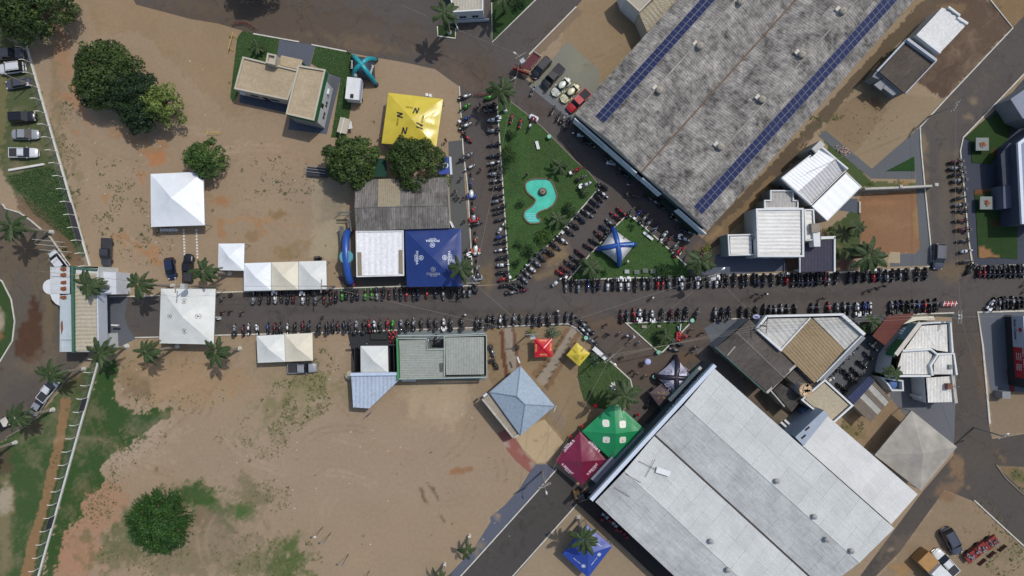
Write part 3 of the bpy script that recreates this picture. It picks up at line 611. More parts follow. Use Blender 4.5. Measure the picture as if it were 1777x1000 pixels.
lawn(Lw2, LG, [('e', 1115, 430, 26, 26, 0, (56, 80, 42), .6, .7), ('e', 1090, 465, 40, 12, 0, (54, 76, 40), .5, .7)]); kerb(Lw2[:-1]); kerb([(985, 487), (1095, 482), (1200, 484)])
Lw3 = [(1084, 560), (1196, 556), (1197, 563), (1150, 612), (1142, 612)]
lawn(Lw3, (54, 74, 42)); kerb(Lw3, close=True)
Lw4 = [(1010, 622), (1004, 637), (1003, 655), (1008, 675), (1014, 695), (1030, 706), (1060, 712), (1094, 700), (1097, 672), (1094, 659), (1060, 628), (1034, 604), (1024, 612)]
lawn(Lw4, (58, 76, 44), [('e', 1040, 660, 26, 26, 0, (66, 84, 48), .6, .7)]); kerb([(1000, 570), (1030, 600), (1060, 628), (1094, 659), (1097, 672), (1095, 690)])
Lw5 = [(419, 56), (484, 68), (478, 122), (545, 130), (549, 80), (609, 91), (616, 110), (608, 190), (600, 240), (574, 236), (590, 133), (572, 120), (560, 215), (420, 180), (400, 175), (406, 120)]
lawn([(421, 54), (484, 68), (478, 122), (420, 120), (412, 165), (404, 178), (400, 168), (408, 100), (412, 66)], (50, 74, 40))
lawn([(548, 80), (609, 91), (616, 112), (608, 190), (600, 240), (575, 238), (592, 134), (572, 128), (540, 110)], (48, 72, 38))
kerb([(440, 59), (519, 73)]); kerb([(541, 78), (608, 91)])
lawn([(855, -30), (855, 74), (930, -2), (955, -30)], (44, 66, 34)); kerb([(853, -30), (854, 74), (945, -15)])
lawn([(757, 44), (792, 44), (790, 66), (760, 62)], (44, 62, 34)); kerb([(759, 46), (760, 63), (790, 67), (791, 50)])
lawn([(1674, 240), (1700, 215), (1748, 185), (1766, 190), (1745, 250), (1720, 285), (1686, 283), (1684, 245)], (46, 66, 34), [('e', 1725, 268, 14, 8, 0, (84, 50, 34), .8, .5)])
lawn([(1690, 330), (1765, 325), (1765, 450), (1740, 448), (1697, 448), (1694, 380)], (44, 64, 34), [('e', 1725, 388, 8, 8, 0, (84, 48, 32), .7, .5), ('p', [(1690, 328), (1760, 322), (1760, 332), (1690, 336)], (112, 72, 50), .9, 2), ('p', [(1698, 427), (1706, 430), (1720, 438), (1734, 447), (1698, 449)], (142, 104, 72), .95, 1.5)])
lawn([(1538, 297), (1586, 272), (1587, 297)], (40, 68, 34))
lawn([(1575, 552), (1650, 543), (1652, 549), (1625, 549), (1590, 560)], (44, 60, 34))
lawn([(1512, 648), (1550, 610), (1556, 640), (1540, 652), (1520, 655)], (38, 58, 30))
lawn([(-45, 485), (4, 487), (20, 521), (25, 558), (21, 592), (0, 629), (-45, 640)], (56, 74, 42), [('e', 0, 556, 9, 26, 0, (150, 136, 116), .95, .3), ('e', 2, 582, 5, 10, 0, (124, 84, 60), .9, .4)])
# kerbs along the streets
kerb([(797, 150), (804, 262), (812, 330), (821, 496)]); kerb([(190, 515), (250, 514), (278, 513)]); kerb([(374, 508), (603, 500), (700, 497), (822, 496)])
kerb([(235, 586), (276, 585)]); kerb([(373, 582), (610, 576), (690, 573), (845, 568), (985, 562), (1002, 571)])
kerb([(1215, 481), (1300, 477), (1450, 473), (1600, 466), (1613, 462)]); kerb([(1596, 221), (1598, 258), (1605, 331), (1616, 440), (1616, 461)])
kerb([(1702, -20), (1757, 49), (1642, 171), (1596, 221)]); kerb([(1800, 104), (1671, 239), (1666, 262), (1673, 332), (1681, 423), (1686, 456), (1698, 462), (1800, 459)])
kerb([(1242, 555), (1300, 552), (1460, 549)]); kerb([(1540, 547), (1655, 543)]); kerb([(1800, 539), (1696, 542), (1705, 600), (1717, 735)], .3)
kerb([(966, 814), (940, 844), (822, 975), (790, 1010)]); kerb([(1001, 875), (885, 1005)]); kerb([(1001, 875), (1018, 890), (1110, 977), (1150, 1015)], mat=KO)
kerb([(5, 354), (10, 362), (34, 369), (54, 383), (88, 412), (122, 461)]); kerb([(156, 615), (117, 657), (48, 738), (10, 760)], mat=KO); kerb([(-10, 480), (4, 488), (20, 520), (26, 558), (22, 592), (0, 628)])
kerb([(1690, 868), (1730, 905), (1790, 960)]); kerb([(1728, 806), (1745, 830), (1800, 880)], mat=KO); kerb([(918, 95), (1000, 12)]); kerb([(896, 134), (870, 152)])

# ---- the kidney-shaped fountain pool
pool = [(895, 310), (905, 295), (935, 280), (980, 275), (1040, 278), (1065, 295), (1082, 330), (1095, 370), (1096, 400), (1078, 438), (1040, 468), (985, 488), (965, 508), (968, 530), (990, 545), (980, 562), (930, 566), (900, 550), (884, 520), (895, 485), (930, 462), (955, 435), (958, 405), (915, 370), (897, 340)]
pool = [(680 + x / 3.847, 240 + y / 3.847) for x, y in pool]
def smooth(pts, k=3):
    out = []; n = len(pts)
    for i in range(n):
        p0, p1, p2, p3 = pts[i - 1], pts[i], pts[(i + 1) % n], pts[(i + 2) % n]
        for j in range(k):
            t = j / k; out.append(tuple(.5 * (2 * b + (c - a) * t + (2 * a - 5 * b + 4 * c - d) * t * t + (3 * b - a - 3 * c + d) * t ** 3) for a, b, c, d in zip(p0, p1, p2, p3)))
    return out
pw = PP(smooth(pool))
if area(pw) < 0: pw = pw[::-1]
pc = centre(pw); pl = thing('fountain_pool', 'kidney-shaped turquoise fountain pool in the middle of the palm lawn', 'pool', pc[0], pc[1])
part(MB().ring(inset(pw, -.22), .24, 0, .38), 'stone_rim', M('pool_rim', (104, 88, 74), .9, .3, 3), pl)
part(MB().prism(pw, .12, .2), 'pool_floor', M('pool_floor', (88, 188, 172), .8, .16, .9), pl)
wm, wn, wb = _mat('pool_water'); wb.inputs['Base Color'].default_value = (.55, .9, .85, 1); wb.inputs['Roughness'].default_value = .05; wb.inputs['Transmission Weight'].default_value = 1; wb.inputs['IOR'].default_value = 1.1
tr = wn.nodes.new('ShaderNodeBsdfTransparent'); tr.inputs[0].default_value = (.86, .97, .95, 1); ms = wn.nodes.new('ShaderNodeMixShader'); fr = wn.nodes.new('ShaderNodeFresnel'); fr.inputs[0].default_value = 1.33
gl = wn.nodes.new('ShaderNodeBsdfGlossy'); gl.inputs[1].default_value = .06
wn.links.new(fr.outputs[0], ms.inputs[0]); wn.links.new(tr.outputs[0], ms.inputs[1]); wn.links.new(gl.outputs[0], ms.inputs[2]); wn.links.new(ms.outputs[0], wn.nodes['Material Output'].inputs[0])
part(MB().prism(inset(pw, .02), .29, .3), 'water', wm, pl)
sx = [P(680 + x / 3.847, 240 + y / 3.847) for x, y in ((893, 520), (978, 552))]
st = MB()
for i in range(5):
    a = P(911 + 1.2 * i, 372 + 2.9 * i); b = P(932 - 1.5 * (4 - i) * .5, 371 + 3.1 * i); st.bar(a, b, .16, .05, .2)
part(st, 'pool_steps', M('pool_step', (140, 205, 210), .8, .1), pl)
fc = P(941.5, 333.5); f = MB(); stone = M('fountain_stone', (92, 78, 66), .9, .35, 4)
f.tube((fc[0], fc[1], .2), (fc[0], fc[1], .9), .75, .62, 14)
f2 = MB().tube((fc[0], fc[1], .9), (fc[0], fc[1], 1.05), .35, .5, 12).tube((fc[0], fc[1], 1.05), (fc[0], fc[1], 1.5), .18, .12, 10)
ft = thing('stone_fountain', 'round tiered stone fountain standing in the turquoise pool', 'fountain', fc[0], fc[1], .2)
part(f, 'basin', stone, ft); part(f2, 'spout', M('fountain_top', (130, 116, 100), .9, .3, 4), ft); part(MB().tube((fc[0], fc[1], .9), (fc[0], fc[1], .93), .6, .6, 14), 'basin_top', M('fountain_dark', (60, 52, 46), .8, .3, 4), ft)

# ================================================================== BUILDINGS
WHITE = M('wall_white', (196, 198, 196), .8, .07, .8); CREAM = M('wall_cream', (178, 170, 152), .85, .1, .8); GREYW = M('wall_grey', (128, 130, 130), .85, .12, .9)
GREEN = M('wall_green', (36, 92, 52), .7, .1, .8); TEAL = M('trim_teal', (66, 104, 100), .6, .12, .8); DTEAL = M('wall_dark_teal', (58, 74, 80), .6, .1, .8)
GLASS = M('window_glass', (34, 42, 50), .12, .2, .7, 0, .6); FRAME = M('window_frame', (150, 150, 148), .6, .1, 1); DARK = M('dark_opening', (38, 36, 36), .8, .2, 1)
PARA = M('parapet_white', (206, 208, 206), .8, .1, .7); PARB = M('parapet_stained', (170, 166, 156), .9, .25, 1.1); PARC = M('parapet_beige', (176, 168, 150), .85, .12, .9)
BLACKP = M('black_paint', (36, 36, 40), .6, .15, 1); METAL = M('galvanised_metal', (150, 154, 156), .45, .12, 1.5, .6); RUST = M('rust', (120, 72, 44), .9, .3, 2)
def base_bldg(name, label, cat, poly, h, wallm, group=None):
    c = centre(poly); t = thing(name, label, cat, c[0], c[1], 0, 0, group)
    part(MB().prism(poly, 0, h, top=False), 'wall', wallm, t)
    return t
def with_z(poly, z): return [(x, y, z) for x, y in poly]
def gable(t, quad, h, hr, mat, period=.4, sw=2.2, sl=3.0, ridge_m=None, over=0.0, depth=.05):
    """quad a,b,c,d; ridge runs midway between edges a-b and d-c, parallel to them"""
    a, b, c, d = quad; m0 = ((a[0] + d[0]) / 2, (a[1] + d[1]) / 2); m1 = ((b[0] + c[0]) / 2, (b[1] + c[1]) / 2)
    ang = math.degrees(math.atan2(m0[1] - a[1], m0[0] - a[0]))
    for e in ((a, b, m1, m0), (d, c, m1, m0)):
        roof(t, [(e[0][0], e[0][1], h), (e[1][0], e[1][1], h), (e[2][0], e[2][1], hr), (e[3][0], e[3][1], hr)], ang, mat, period, depth, sw, sl)
    rb = MB().tube((m0[0], m0[1], hr + .03), (m1[0], m1[1], hr + .03), .16, n=6)
    part(rb, 'ridge_cap', ridge_m or mat, t)
    g = MB()
    for p, q, m in ((a, d, m0), (b, c, m1)): g.add([(p[0], p[1], h - .02), (q[0], q[1], h - .02), (m[0], m[1], hr - .03)], [(0, 1, 2), (2, 1, 0)])
    part(g, 'gable_end', ridge_m or mat, t)
    return m0, m1

# ---------------- warehouse with solar panels
W1 = ROOF('fibre_cement_old', (166, 162, 154), (66, 64, 63), -41, .9, .17, 1.0, lf=.34, sx=.42, sy=.22, mv=.1)
h1, hr1 = 6.0, 8.0
fa, fb = P(997, 198, h1), P(1228, 401, h1)
ux = Vector((.667, .745)).normalized(); LEN = 56
fr_ = lambda t, s: (fa[0] + (fb[0] - fa[0]) * t + ux.x * s, fa[1] + (fb[1] - fa[1]) * t + ux.y * s)
wh = base_bldg('warehouse', 'large old grey warehouse with two gables and two solar strips', 'warehouse', [fr_(.01, .6), fr_(.99, .6), fr_(.99, LEN - 1), fr_(.01, LEN - 1)], h1 - .1, GREEN)
TS = [0, .25, .5, .75, 1]; HS = [h1, hr1, h1, hr1, h1]
slope_deg = math.degrees(math.atan2(fb[1] - fa[1], fb[0] - fa[0]))
for i in range(4):
    q = [(*fr_(TS[i], 0), HS[i]), (*fr_(TS[i + 1], 0), HS[i + 1]), (*fr_(TS[i + 1], LEN), HS[i + 1]), (*fr_(TS[i], LEN), HS[i])]
    roof(wh, q, slope_deg, W1, .44, .055, 2.55, 2.5, gap=.01)
for t in (.25, .75):
    a, b = fr_(t, 0), fr_(t, LEN); part(MB().tube((*a, hr1 + .02), (*b, hr1 + .02), .13, n=6), 'ridge_cap', ROOF('ridge_grey', (160, 156, 148), (96, 92, 88), 48), wh)
a, b = fr_(.5, 0), fr_(.5, LEN); part(MB().bar(a, b, .3, .06, h1 + .03), 'valley_gutter', M('gutter_rusty', (104, 86, 70), .9, .3, 1.2), wh)
cut = MB()      # end caps and front fascia along the undulating eave
for i in range(4):
    a, b = fr_(TS[i], .02), fr_(TS[i + 1], .02); cut.add([(*a, h1 - .6), (*b, h1 - .6), (*b, HS[i + 1]), (*a, HS[i])], [(0, 1, 2, 3)])
part(cut, 'fascia', PARB, wh)
ctr = fr_(.5, 10)
for t0, wd_, z0, z1 in ((.145, 7.6, 2.8, 5.6), (.40, 7.4, 2.9, 5.6), (.575, 5.4, 3.1, 5.6), (.90, 6.2, 2.9, 5.6)):
    wall_box(wh, 'sign_board', fr_(0, .6), fr_(1, .6), ctr, t0, wd_, z0, z1, M('facade_board', (196, 206, 212), .8, .1, .7), 1.1, .2)
for t0 in (.27, .69, .8): wall_box(wh, 'facade_window', fr_(0, .6), fr_(1, .6), ctr, t0, 3.2, 3.2, 5.0, M('facade_glazing', (62, 84, 84), .3, .2, .8), .5, .1)
for t0 in (.08, .33, .5, .66, .84): wall_box(wh, 'roller_door', fr_(0, .6), fr_(1, .6), ctr, t0, 3.4, 0, 2.6, M('roller_door', (56, 66, 62), .6, .15, 1), .05, .1)
tm = MB(); text_wall(tm, 'AGRO COMERCIAL', fr_(0, .6), fr_(1, .6), ctr, .15, 5.6, 4.4, 1.0, 1.12); part(tm, 'lettering', M('letter_dark', (52, 66, 76), .7, .05), wh)
cn = MB()
for t0, t1 in ((.02, .27), (.3, .52), (.54, .66), (.7, .99)):
    a, b = fr_(t0, -.25), fr_(t1, -.25); cn.bar(a, b, 1.3, .08, 2.5)
part(cn, 'awning', M('awning_green', (24, 44, 32), .7, .15, 1), wh)
VENT = M('roof_vent', (150, 144, 130), .7, .2, 3)
def vent(parent, x, y, z, s=1.0, m=VENT):
    mb = MB().tube((x, y, z - .2), (x, y, z + .35 * s), .42 * s, .42 * s, 10).ell((x, y, z + .35 * s), (.62 * s, .62 * s, .42 * s), 12, 5, 0, 0, -.3)
    o = part(mb, 'roof_vent', m, parent)
    return part(MB().tube((x, y, z + .35 * s + .3 * s), (x, y, z + .35 * s + .5 * s), .16 * s, .1 * s, 8), 'vent_cap', m, o)
for px, py in ((1285, 3), (1214, 80), (1144, 157), (1462, 20), (1391, 95), (1322, 173), (1250, 255)):
    x, y = P(px, py, 8.2); vent(wh, x, y, 8.1); part(MB().box((x - .55, y + .45, 7.95), (.8, .8, .3), R(48)), 'vent_flashing', M('vent_box', (196, 190, 180), .8, .15, 1), wh)
# solar strips
CELL = M('solar_cell', (36, 43, 78), .3, .1, 1.5, 0, .3, .06); SFR = M('solar_frame', (150, 156, 166), .4, .05, 1, .5)
def solar(name, label, p0, p1, zf, n0, wcell):
    a = Vector(p0); c = Vector(p1); n = (c - a).normalized()
    t = thing(name, label, 'solar panels', a.x, a.y, zf(a.x, a.y))
    perp = Vector((n.y, -n.x)); meC = None; nz = None
    d = 1.0; org = Vector(ORG[t.name])
    px_ = Vector((perp.x, perp.y, zf(a.x + perp.x, a.y + perp.y) - zf(a.x, a.y))).normalized(); ln = Vector((n.x, n.y, 0)); up = ln.cross(px_) * -1
    if up.z < 0: up = -up
    fw = MB(); pitch = 1.0
    k = MB(); k.box((0, 0, 0), (wcell - .04, pitch - .04, .04)); me = k.mesh('solar_panel', [SFR])
    kc = MB(); kc.box((0, 0, .025), (wcell - .09, pitch - .09, .012)); mec = kc.mesh('solar_cell_face', [CELL])
    Mx = Matrix((px_, ln, up)).transposed().to_4x4()
    for i in range(n0):
        for j in range(2):
            q = a + n * (pitch * (i + .5)); pos = Vector((q.x, q.y, zf(q.x, q.y))) + px_ * (wcell * (j + .5)) + up * .16
            o = link('solar_panel', me, t); o.matrix_local = Matrix.Translation(pos - org) @ Mx
            c2 = link('panel_face', mec, o)
zA = plane([(*fr_(0, 0), h1), (*fr_(.25, 0), hr1), (*fr_(.25, 9), hr1)]); zB = plane([(*fr_(.75, 0), hr1), (*fr_(1, 0), h1), (*fr_(1, 9), h1)])
solar('solar_array', 'shorter northern strip of blue solar panels on the grey warehouse', P(1033.5, 201.5, 7), P(1219, -4, 7), zA, 31, .98)
solar('solar_array', 'longer southern strip of blue solar panels on the grey warehouse', P(1203, 358, 7), P(1529.5, 0, 7), zB, 53, 1.02)

# ---------------- light grey warehouse, lower right
W2 = ROOF('sheet_light', (194, 197, 194), (156, 159, 158), -45, .85, .035, .5, mv=.06); W2D = ROOF('sheet_stained_shaded', (188, 191, 188), (118, 120, 122), -45, .85, .03, .55, mv=.08)  # darker sheet for alternate slopes: stains plus slope shading put into the colour
h2, hr2 = 7.5, 8.25
F1, F2 = Vector(P(1033, 871, h2)), Vector(P(1240, 640, h2)); Bk1, Bk2 = Vector(P(1235, 1066, h2)), Vector(P(1552, 917, h2))
w2 = thing('warehouse', 'large pale warehouse with two gables below the black and white inflatable tent', 'warehouse', *((F1 + Bk2) / 2))
lp = lambda t, s: tuple((F1 + (F2 - F1) * t) * (1 - s) + (Vector(P(1308, 1130, h2)) + (Bk2 - Vector(P(1308, 1130, h2))) * t) * s)
part(MB().prism([lp(0.01, .015), lp(.99, .015), lp(.99, .99), lp(.01, .99)], 0, h2 - .1, top=False), 'wall', DTEAL, w2)
T2 = [0, .24, .5, .735, 1]; H2 = [h2, hr2, h2, hr2, h2]; sd = math.degrees(math.atan2(F2.y - F1.y, F2.x - F1.x))
for i in range(4):
    q = [(*lp(T2[i], 0), H2[i]), (*lp(T2[i + 1], 0), H2[i + 1]), (*lp(T2[i + 1], 1), H2[i + 1]), (*lp(T2[i], 1), H2[i])]
    roof(w2, q, sd, W2D if i in (0, 2) else W2, .36, .035, 2.4, 3.6, gap=.007)
for t in (.24, .735): part(MB().tube((*lp(t, 0), hr2 + .02), (*lp(t, 1), hr2 + .02), .11, n=6), 'ridge_cap', W2, w2)
part(MB().bar(lp(.5, 0), lp(.5, 1), .3, .05, h2 + .03), 'valley_gutter', M('gutter_dark', (66, 60, 54), .9, .3, 1.2), w2)
pa, pb = P(1026, 868, 8.6), P(1241, 634, 8.6); part(MB().bar(pa, pb, .62, 1.0, 7.7), 'parapet', M('parapet_bluewhite', (190, 200, 212), .7, .06, .8), w2)
wa, wb_ = P(1030, 864, 7.6), P(1241, 636, 7.6); part(MB().bar(wa, wb_, .3, 7.6, 0), 'front_wall', DTEAL, w2)
cw = Vector((wa[0] + wb_[0], wa[1] + wb_[1])) / 2 + Vector((6, -6))
tm = MB(); text_wall(tm, 'CASANOVA', wa, wb_, tuple(cw), .78, 9.0, 6.2, 1.3, .24); part(tm, 'lettering', M('letter_pale', (150, 176, 180), .6, .05), w2)
nrm = edge_normal(wa, wb_, tuple(cw))[1]
def off(p, d, n=nrm): return (p[0] + n.x * d, p[1] + n.y * d)
def mix(p, q, t): return (p[0] + (q[0] - p[0]) * t, p[1] + (q[1] - p[1]) * t)
ca, cb = mix(wa, wb_, .69), mix(wa, wb_, .955)
part(MB().bar(off(ca, .1), off(cb, .1), 1.1, .25, 3.6), 'canopy', M('canopy_grey', (96, 92, 90), .8, .15, 1), w2)
part(MB().bar(off(ca, .7), off(cb, .7), .5, 1.0, 3.5), 'canopy_fascia', M('canopy_fascia', (178, 176, 168), .8, .1, 1), w2)
part(MB().bar(off(ca, 1.0), off(cb, 1.0), .1, .9, 3.5), 'canopy_edge', TEAL, w2)
cc, cd = mix(wa, wb_, .05), mix(wa, wb_, .46)
part(MB().bar(off(cc, .7), off(cd, .7), 1.3, .2, 3.4), 'canopy', M('canopy_lilac', (128, 130, 142), .8, .12, 1), w2)
part(MB().bar(off(cc, 1.42), off(mix(wa, wb_, .3), 1.42), .12, .7, 3.3), 'canopy_fascia', M('canopy_slate', (82, 88, 100), .7, .12, 1), w2)
for t0 in (.1, .25, .4, .56): wall_box(w2, 'shop_window', wa, wb_, tuple(cw), t0, 3.4, .4, 2.8, GLASS, .2, .1)
for px, py in ((1235, 941), (1265, 991), (1350, 836), (1415, 898), (1437, 938), (1480, 958)):
    x, y = P(px, py, 9); vent(w2, x, y, 8.5, .75, M('vent_grey', (150, 150, 148), .6, .2, 3)); 
sk = MB().box((*P(1151, 819, 8.4), 8.33), (2.3, .9, .25), R(-17)); part(sk, 'skylight', M('skylight_white', (214, 216, 216), .5, .05), w2)
hv = MB()
for (x0, y0), (x1, y1) in (((1108, 800), (1138, 815)), ((1120, 828), (1137, 797)), ((1066, 846), (1092, 862)), ((1085, 822), (1112, 838))):
    hv.tube((*P(x0, y0, 8.3), 8.35), (*P(x1, y1, 8.3), 8.35), .035, n=5)
part(hv, 'roof_cable', DARK, w2)
# ribbed annexe against it
W3 = ROOF('ribbed_white', (208, 208, 204), (174, 175, 173), -45, .6, .03, .5, mv=.04)
an = [P(1388, 770, 6.8), P(1437, 723, 6.8), P(1593, 858, 6.8), P(1545, 909, 6.8)]
ax = base_bldg('warehouse_annexe', 'narrow ribbed white roof annexe along the pale warehouse', 'building', an, 6.6, WHITE)
roof(ax, [(*an[0], 7.1), (*an[1], 6.7), (*an[2], 6.7), (*an[3], 7.1)], math.degrees(math.atan2(an[1][1] - an[0][1], an[1][0] - an[0][0])), W3, .62, .09, 2.5, 3.2)
part(MB().prism([P(1380, 759, 7.6), P(1430, 712, 7.6), P(1438, 721, 7.6), P(1395, 774, 7.6)], 0, 7.6), 'end_wall', M('wall_bluegrey', (150, 160, 172), .8, .08), ax)
for x, y in ((1401, 744), (1394.5, 758)): part(MB().box((*P(x, y, 7.6), 7.62), (.9, .3, .06), R(40)), 'roof_slot', DARK, ax)
# ---------------- house at the top left
def flat(label, roofpx, h, wallm, roofm, deg, name='house', cat='house', par=PARC, ph=.35, pw_=.28, period=.5, depth=.03, sw=2.0, sl=3.0, group=None):
    poly = PP(roofpx, h)
    if area(poly) < 0: poly = poly[::-1]
    t = base_bldg(name, label, cat, poly, h - ph, wallm, group)
    part(MB().ring(poly, pw_, h - ph, h), 'parapet', par, t)
    ip = inset(poly, pw_ * .9)
    if roofm:
        tri = [ip] if len(ip) <= 4 else None
        for p in (tri or [ip]): roof(t, with_z(p, h - ph + .0), deg, roofm, period, depth, sw, sl)
    return t, poly
TAN = ROOF('slab_tan', (172, 156, 130), (148, 132, 106), -12, .9, .02, .6)
hs, hp = flat('two storey house with beige slab roofs and green walls in the upper left lawn', [(517, 112.5), (565, 120.5), (545, 209.5), (495.5, 198)], 6.0, GREYW, TAN, -10, period=1.6, depth=.012, sw=2.4, sl=2.4)
c_ = centre(hp)
gq = [hp[i] for i in range(4)]
for i in range(4):
    p, q = gq[i], gq[(i + 1) % 4]; wall_box(hs, 'green_band', p, q, c_, .5, math.hypot(q[0] - p[0], q[1] - p[1]) * .97, 4.3, 5.9, M('paint_green', (34, 96, 56), .7, .1), .05, .1)
# its long right wall: white panel, windows, air conditioner
e = sorted([(i, (gq[i][0] + gq[(i + 1) % 4][0]) / 2) for i in range(4)], key=lambda v: v[1])[-1][0]; p, q = gq[e], gq[(e + 1) % 4]
wall_box(hs, 'render_panel', p, q, c_, .42, math.hypot(q[0] - p[0], q[1] - p[1]) * .8, .2, 4.3, WHITE, .07, .1)
for t0, wd_ in ((.22, 1.4), (.45, 1.2)): window(hs, p, q, c_, t0, wd_, 1.3, 2.4, FRAME, GLASS)
wall_box(hs, 'window_notch', p, q, c_, .36, .7, 3.2, 4.4, DARK, .12, .1); wall_box(hs, 'air_conditioner', p, q, c_, .68, .9, 2.4, 3.0, WHITE, .4, .4)
low = PP([(421, 98), (519, 122), (499, 174), (406, 154.5)], 3.8)
lw = part(MB().prism(low, 0, 3.5, top=False), 'lower_wall', CREAM, hs); part(MB().ring(low, .28, 3.45, 3.85), 'lower_parapet', PARC, hs)
ip = inset(low if area(low) > 0 else low[::-1], .24); roof(hs, with_z(ip, 3.5), -10, TAN, 1.6, .012, 2.4, 2.4)
cl_ = centre(low); lo = low if area(low) > 0 else low[::-1]
e = min(range(4), key=lambda i: (lo[i][1] + lo[(i + 1) % 4][1])); p, q = lo[e], lo[(e + 1) % 4]
for t0, wd_ in ((.3, 1.5), (.68, 1.7)): window(hs, p, q, cl_, t0, wd_, 1.2, 2.3, FRAME, GLASS)
wall_box(hs, 'door', p, q, cl_, .5, .9, 0, 2.2, DARK, .06, .1); wall_box(hs, 'air_conditioner', p, q, cl_, .12, .8, 2.3, 2.9, WHITE, .4, .4)
box1 = PP([(464, 92), (480, 95.5), (477, 113), (461, 109)], 5.2); part(MB().prism(box1, 0, 4.7), 'tank_room', CREAM, hs); part(MB().ring(box1, .25, 4.6, 5.3), 'tank_room_parapet', PARC, hs)
porch = PP([(488, 96), (525, 104), (520, 121), (482, 112)], 3.0); part(MB().prism(porch, 2.75, 3.0, bot=True), 'porch_roof', TAN, hs)
pp_ = MB(); [pp_.box((x, y, 1.38), (.22, .22, 2.75)) for x, y in inset(porch if area(porch) > 0 else porch[::-1], .25)]; part(pp_, 'porch_post', GREEN, hs)
# little white building at the top edge
CR = ROOF('ribbed_cream', (172, 166, 152), (150, 144, 128), 90, .7, .03, .4)
tb, tp = flat('small white gatehouse with a cream ribbed roof at the top edge', [(776, -30), (838, -34), (838, 18), (786, 21)], 4.2, WHITE, CR, 85, 'gatehouse', 'building', PARA, .3, .22, .45, .05)
e = min(range(4), key=lambda i: (tp[i][1] + tp[(i + 1) % 4][1])); p, q = tp[e], tp[(e + 1) % 4]; c_ = centre(tp)
for t0 in (.3, .72): window(tb, p, q, c_, t0, 1.2, 1.5, 2.4, FRAME, GLASS)
wall_box(tb, 'blue_mural', p, q, c_, .5, 5.6, 0, 1.0, M('mural_blue', (70, 96, 150), .7, .5, 1.2), .06, .1)
single(MB().box((*P(790, 39), .5), (.15, 3, 1.0), R(20)).box((*P(815, 38), .45), (6.8, .15, .9), R(3)), 'garden_wall', WHITE, 'low white wall in front of the small gatehouse', 'wall')
# beige house and lean-to beside the grey warehouse
b1, _ = flat('beige flat roofed house in the shadow left of the big warehouse', [(1078, -20), (1085, -2), (1110, 21), (1150, -20)], 5.0, WHITE, None, 0, 'house', 'house', PARC)
part(MB().prism(PP([(1078, -20), (1085, -2), (1110, 21), (1150, -20)], 4.9), 4.7, 4.8), 'roof_slab', M('slab_beige', (160, 152, 136), .9, .1), b1)
ln = PP([(1108, 22), (1123, 56), (1181, -2), (1200, -30), (1150, -22)], 4.2); ln = PP([(1109, 24), (1123, 56), (1190, -10), (1158, -22)], 4.2)
l1 = base_bldg('lean_to_shed', 'tan ribbed lean-to roof joined to the side of the grey warehouse', 'shed', ln, 4.0, CREAM)
roof(l1, with_z(ln, 4.2), -50, ROOF('ribbed_tan', (158, 148, 126), (132, 122, 98), -50, .8, .03, .5), .8, .08, 2.4, 3)
sc_ = MB()
for i in range(12):
    for j in range(3): sc_.box((*P(1119 + i * 4.6 + j * 2.5, 46 - i * 4.9 + j * 3 - 8, 4.3), 4.34), (.14, .14, .04))
part(sc_, 'roof_screw', WHITE, l1)
# houses at the upper right
WR = ROOF('ribbed_bright', (214, 214, 210), (180, 180, 174), -49, .55, .02, .45)
q1 = PP([(1635, 13), (1679, 41), (1631, 92), (1590, 61)], 4.5)
n1 = base_bldg('house', 'white ribbed roof house on the brown lot, top right', 'house', q1, 4.3, WHITE); roof(n1, with_z(q1, 4.5), 38, WR, 1.15, .14, 2.3, 6)
part(MB().bar(P(1591, 60, 4.9), P(1632, 92, 4.9), .35, .9, 4.1).bar(P(1646, 12, 4.9), P(1666, 27, 4.9), .3, .9, 4.1).bar(P(1663, 30, 4.9), P(1680, 41, 4.9), .4, .6, 4.3), 'parapet', PARA, n1)
q2 = PP([(1575, 70), (1623, 106), (1569, 162), (1526, 125)], 4.0)
n2 = base_bldg('house', 'dark brown corrugated roof house below the white ribbed one', 'house', q2, 3.8, GREYW)
roof(n2, with_z(q2, 4.0), 38, ROOF('sheet_brown', (92, 84, 76), (62, 56, 52), 38, .9, .05, .7), .4, .06, 2.2, 3)
part(MB().bar(P(1574, 68, 4.6), P(1624, 105, 4.6), .45, .9, 3.9).bar(P(1625, 105, 4.2), P(1571, 162, 4.2), .16, .5, 3.9).bar(P(1574, 68, 4.2), P(1522, 124, 4.2), .3, .4, 3.9), 'parapet', M('parapet_lilac', (170, 174, 180), .8, .12), n2)
part(MB().prism(PP([(1527, 114), (1537, 128), (1526, 138), (1514, 133)], 3.2), 0, 3.2).prism(PP([(1536, 134), (1543, 140), (1529, 157), (1517, 147)], 3.2), 2.9, 3.2, bot=True).prism(PP([(1539, 144), (1561, 160), (1550, 166), (1532, 152)], 3.2), 2.9, 3.2, bot=True), 'flat_extension', M('slab_grey', (136, 138, 140), .9, .12), n2)
part(MB().prism(PP([(1585, 63), (1614, 86), (1618, 97), (1584, 70)], 3), 0, 3.0), 'link_block', M('slab_grey', (136, 138, 140), .9, .12), n2)
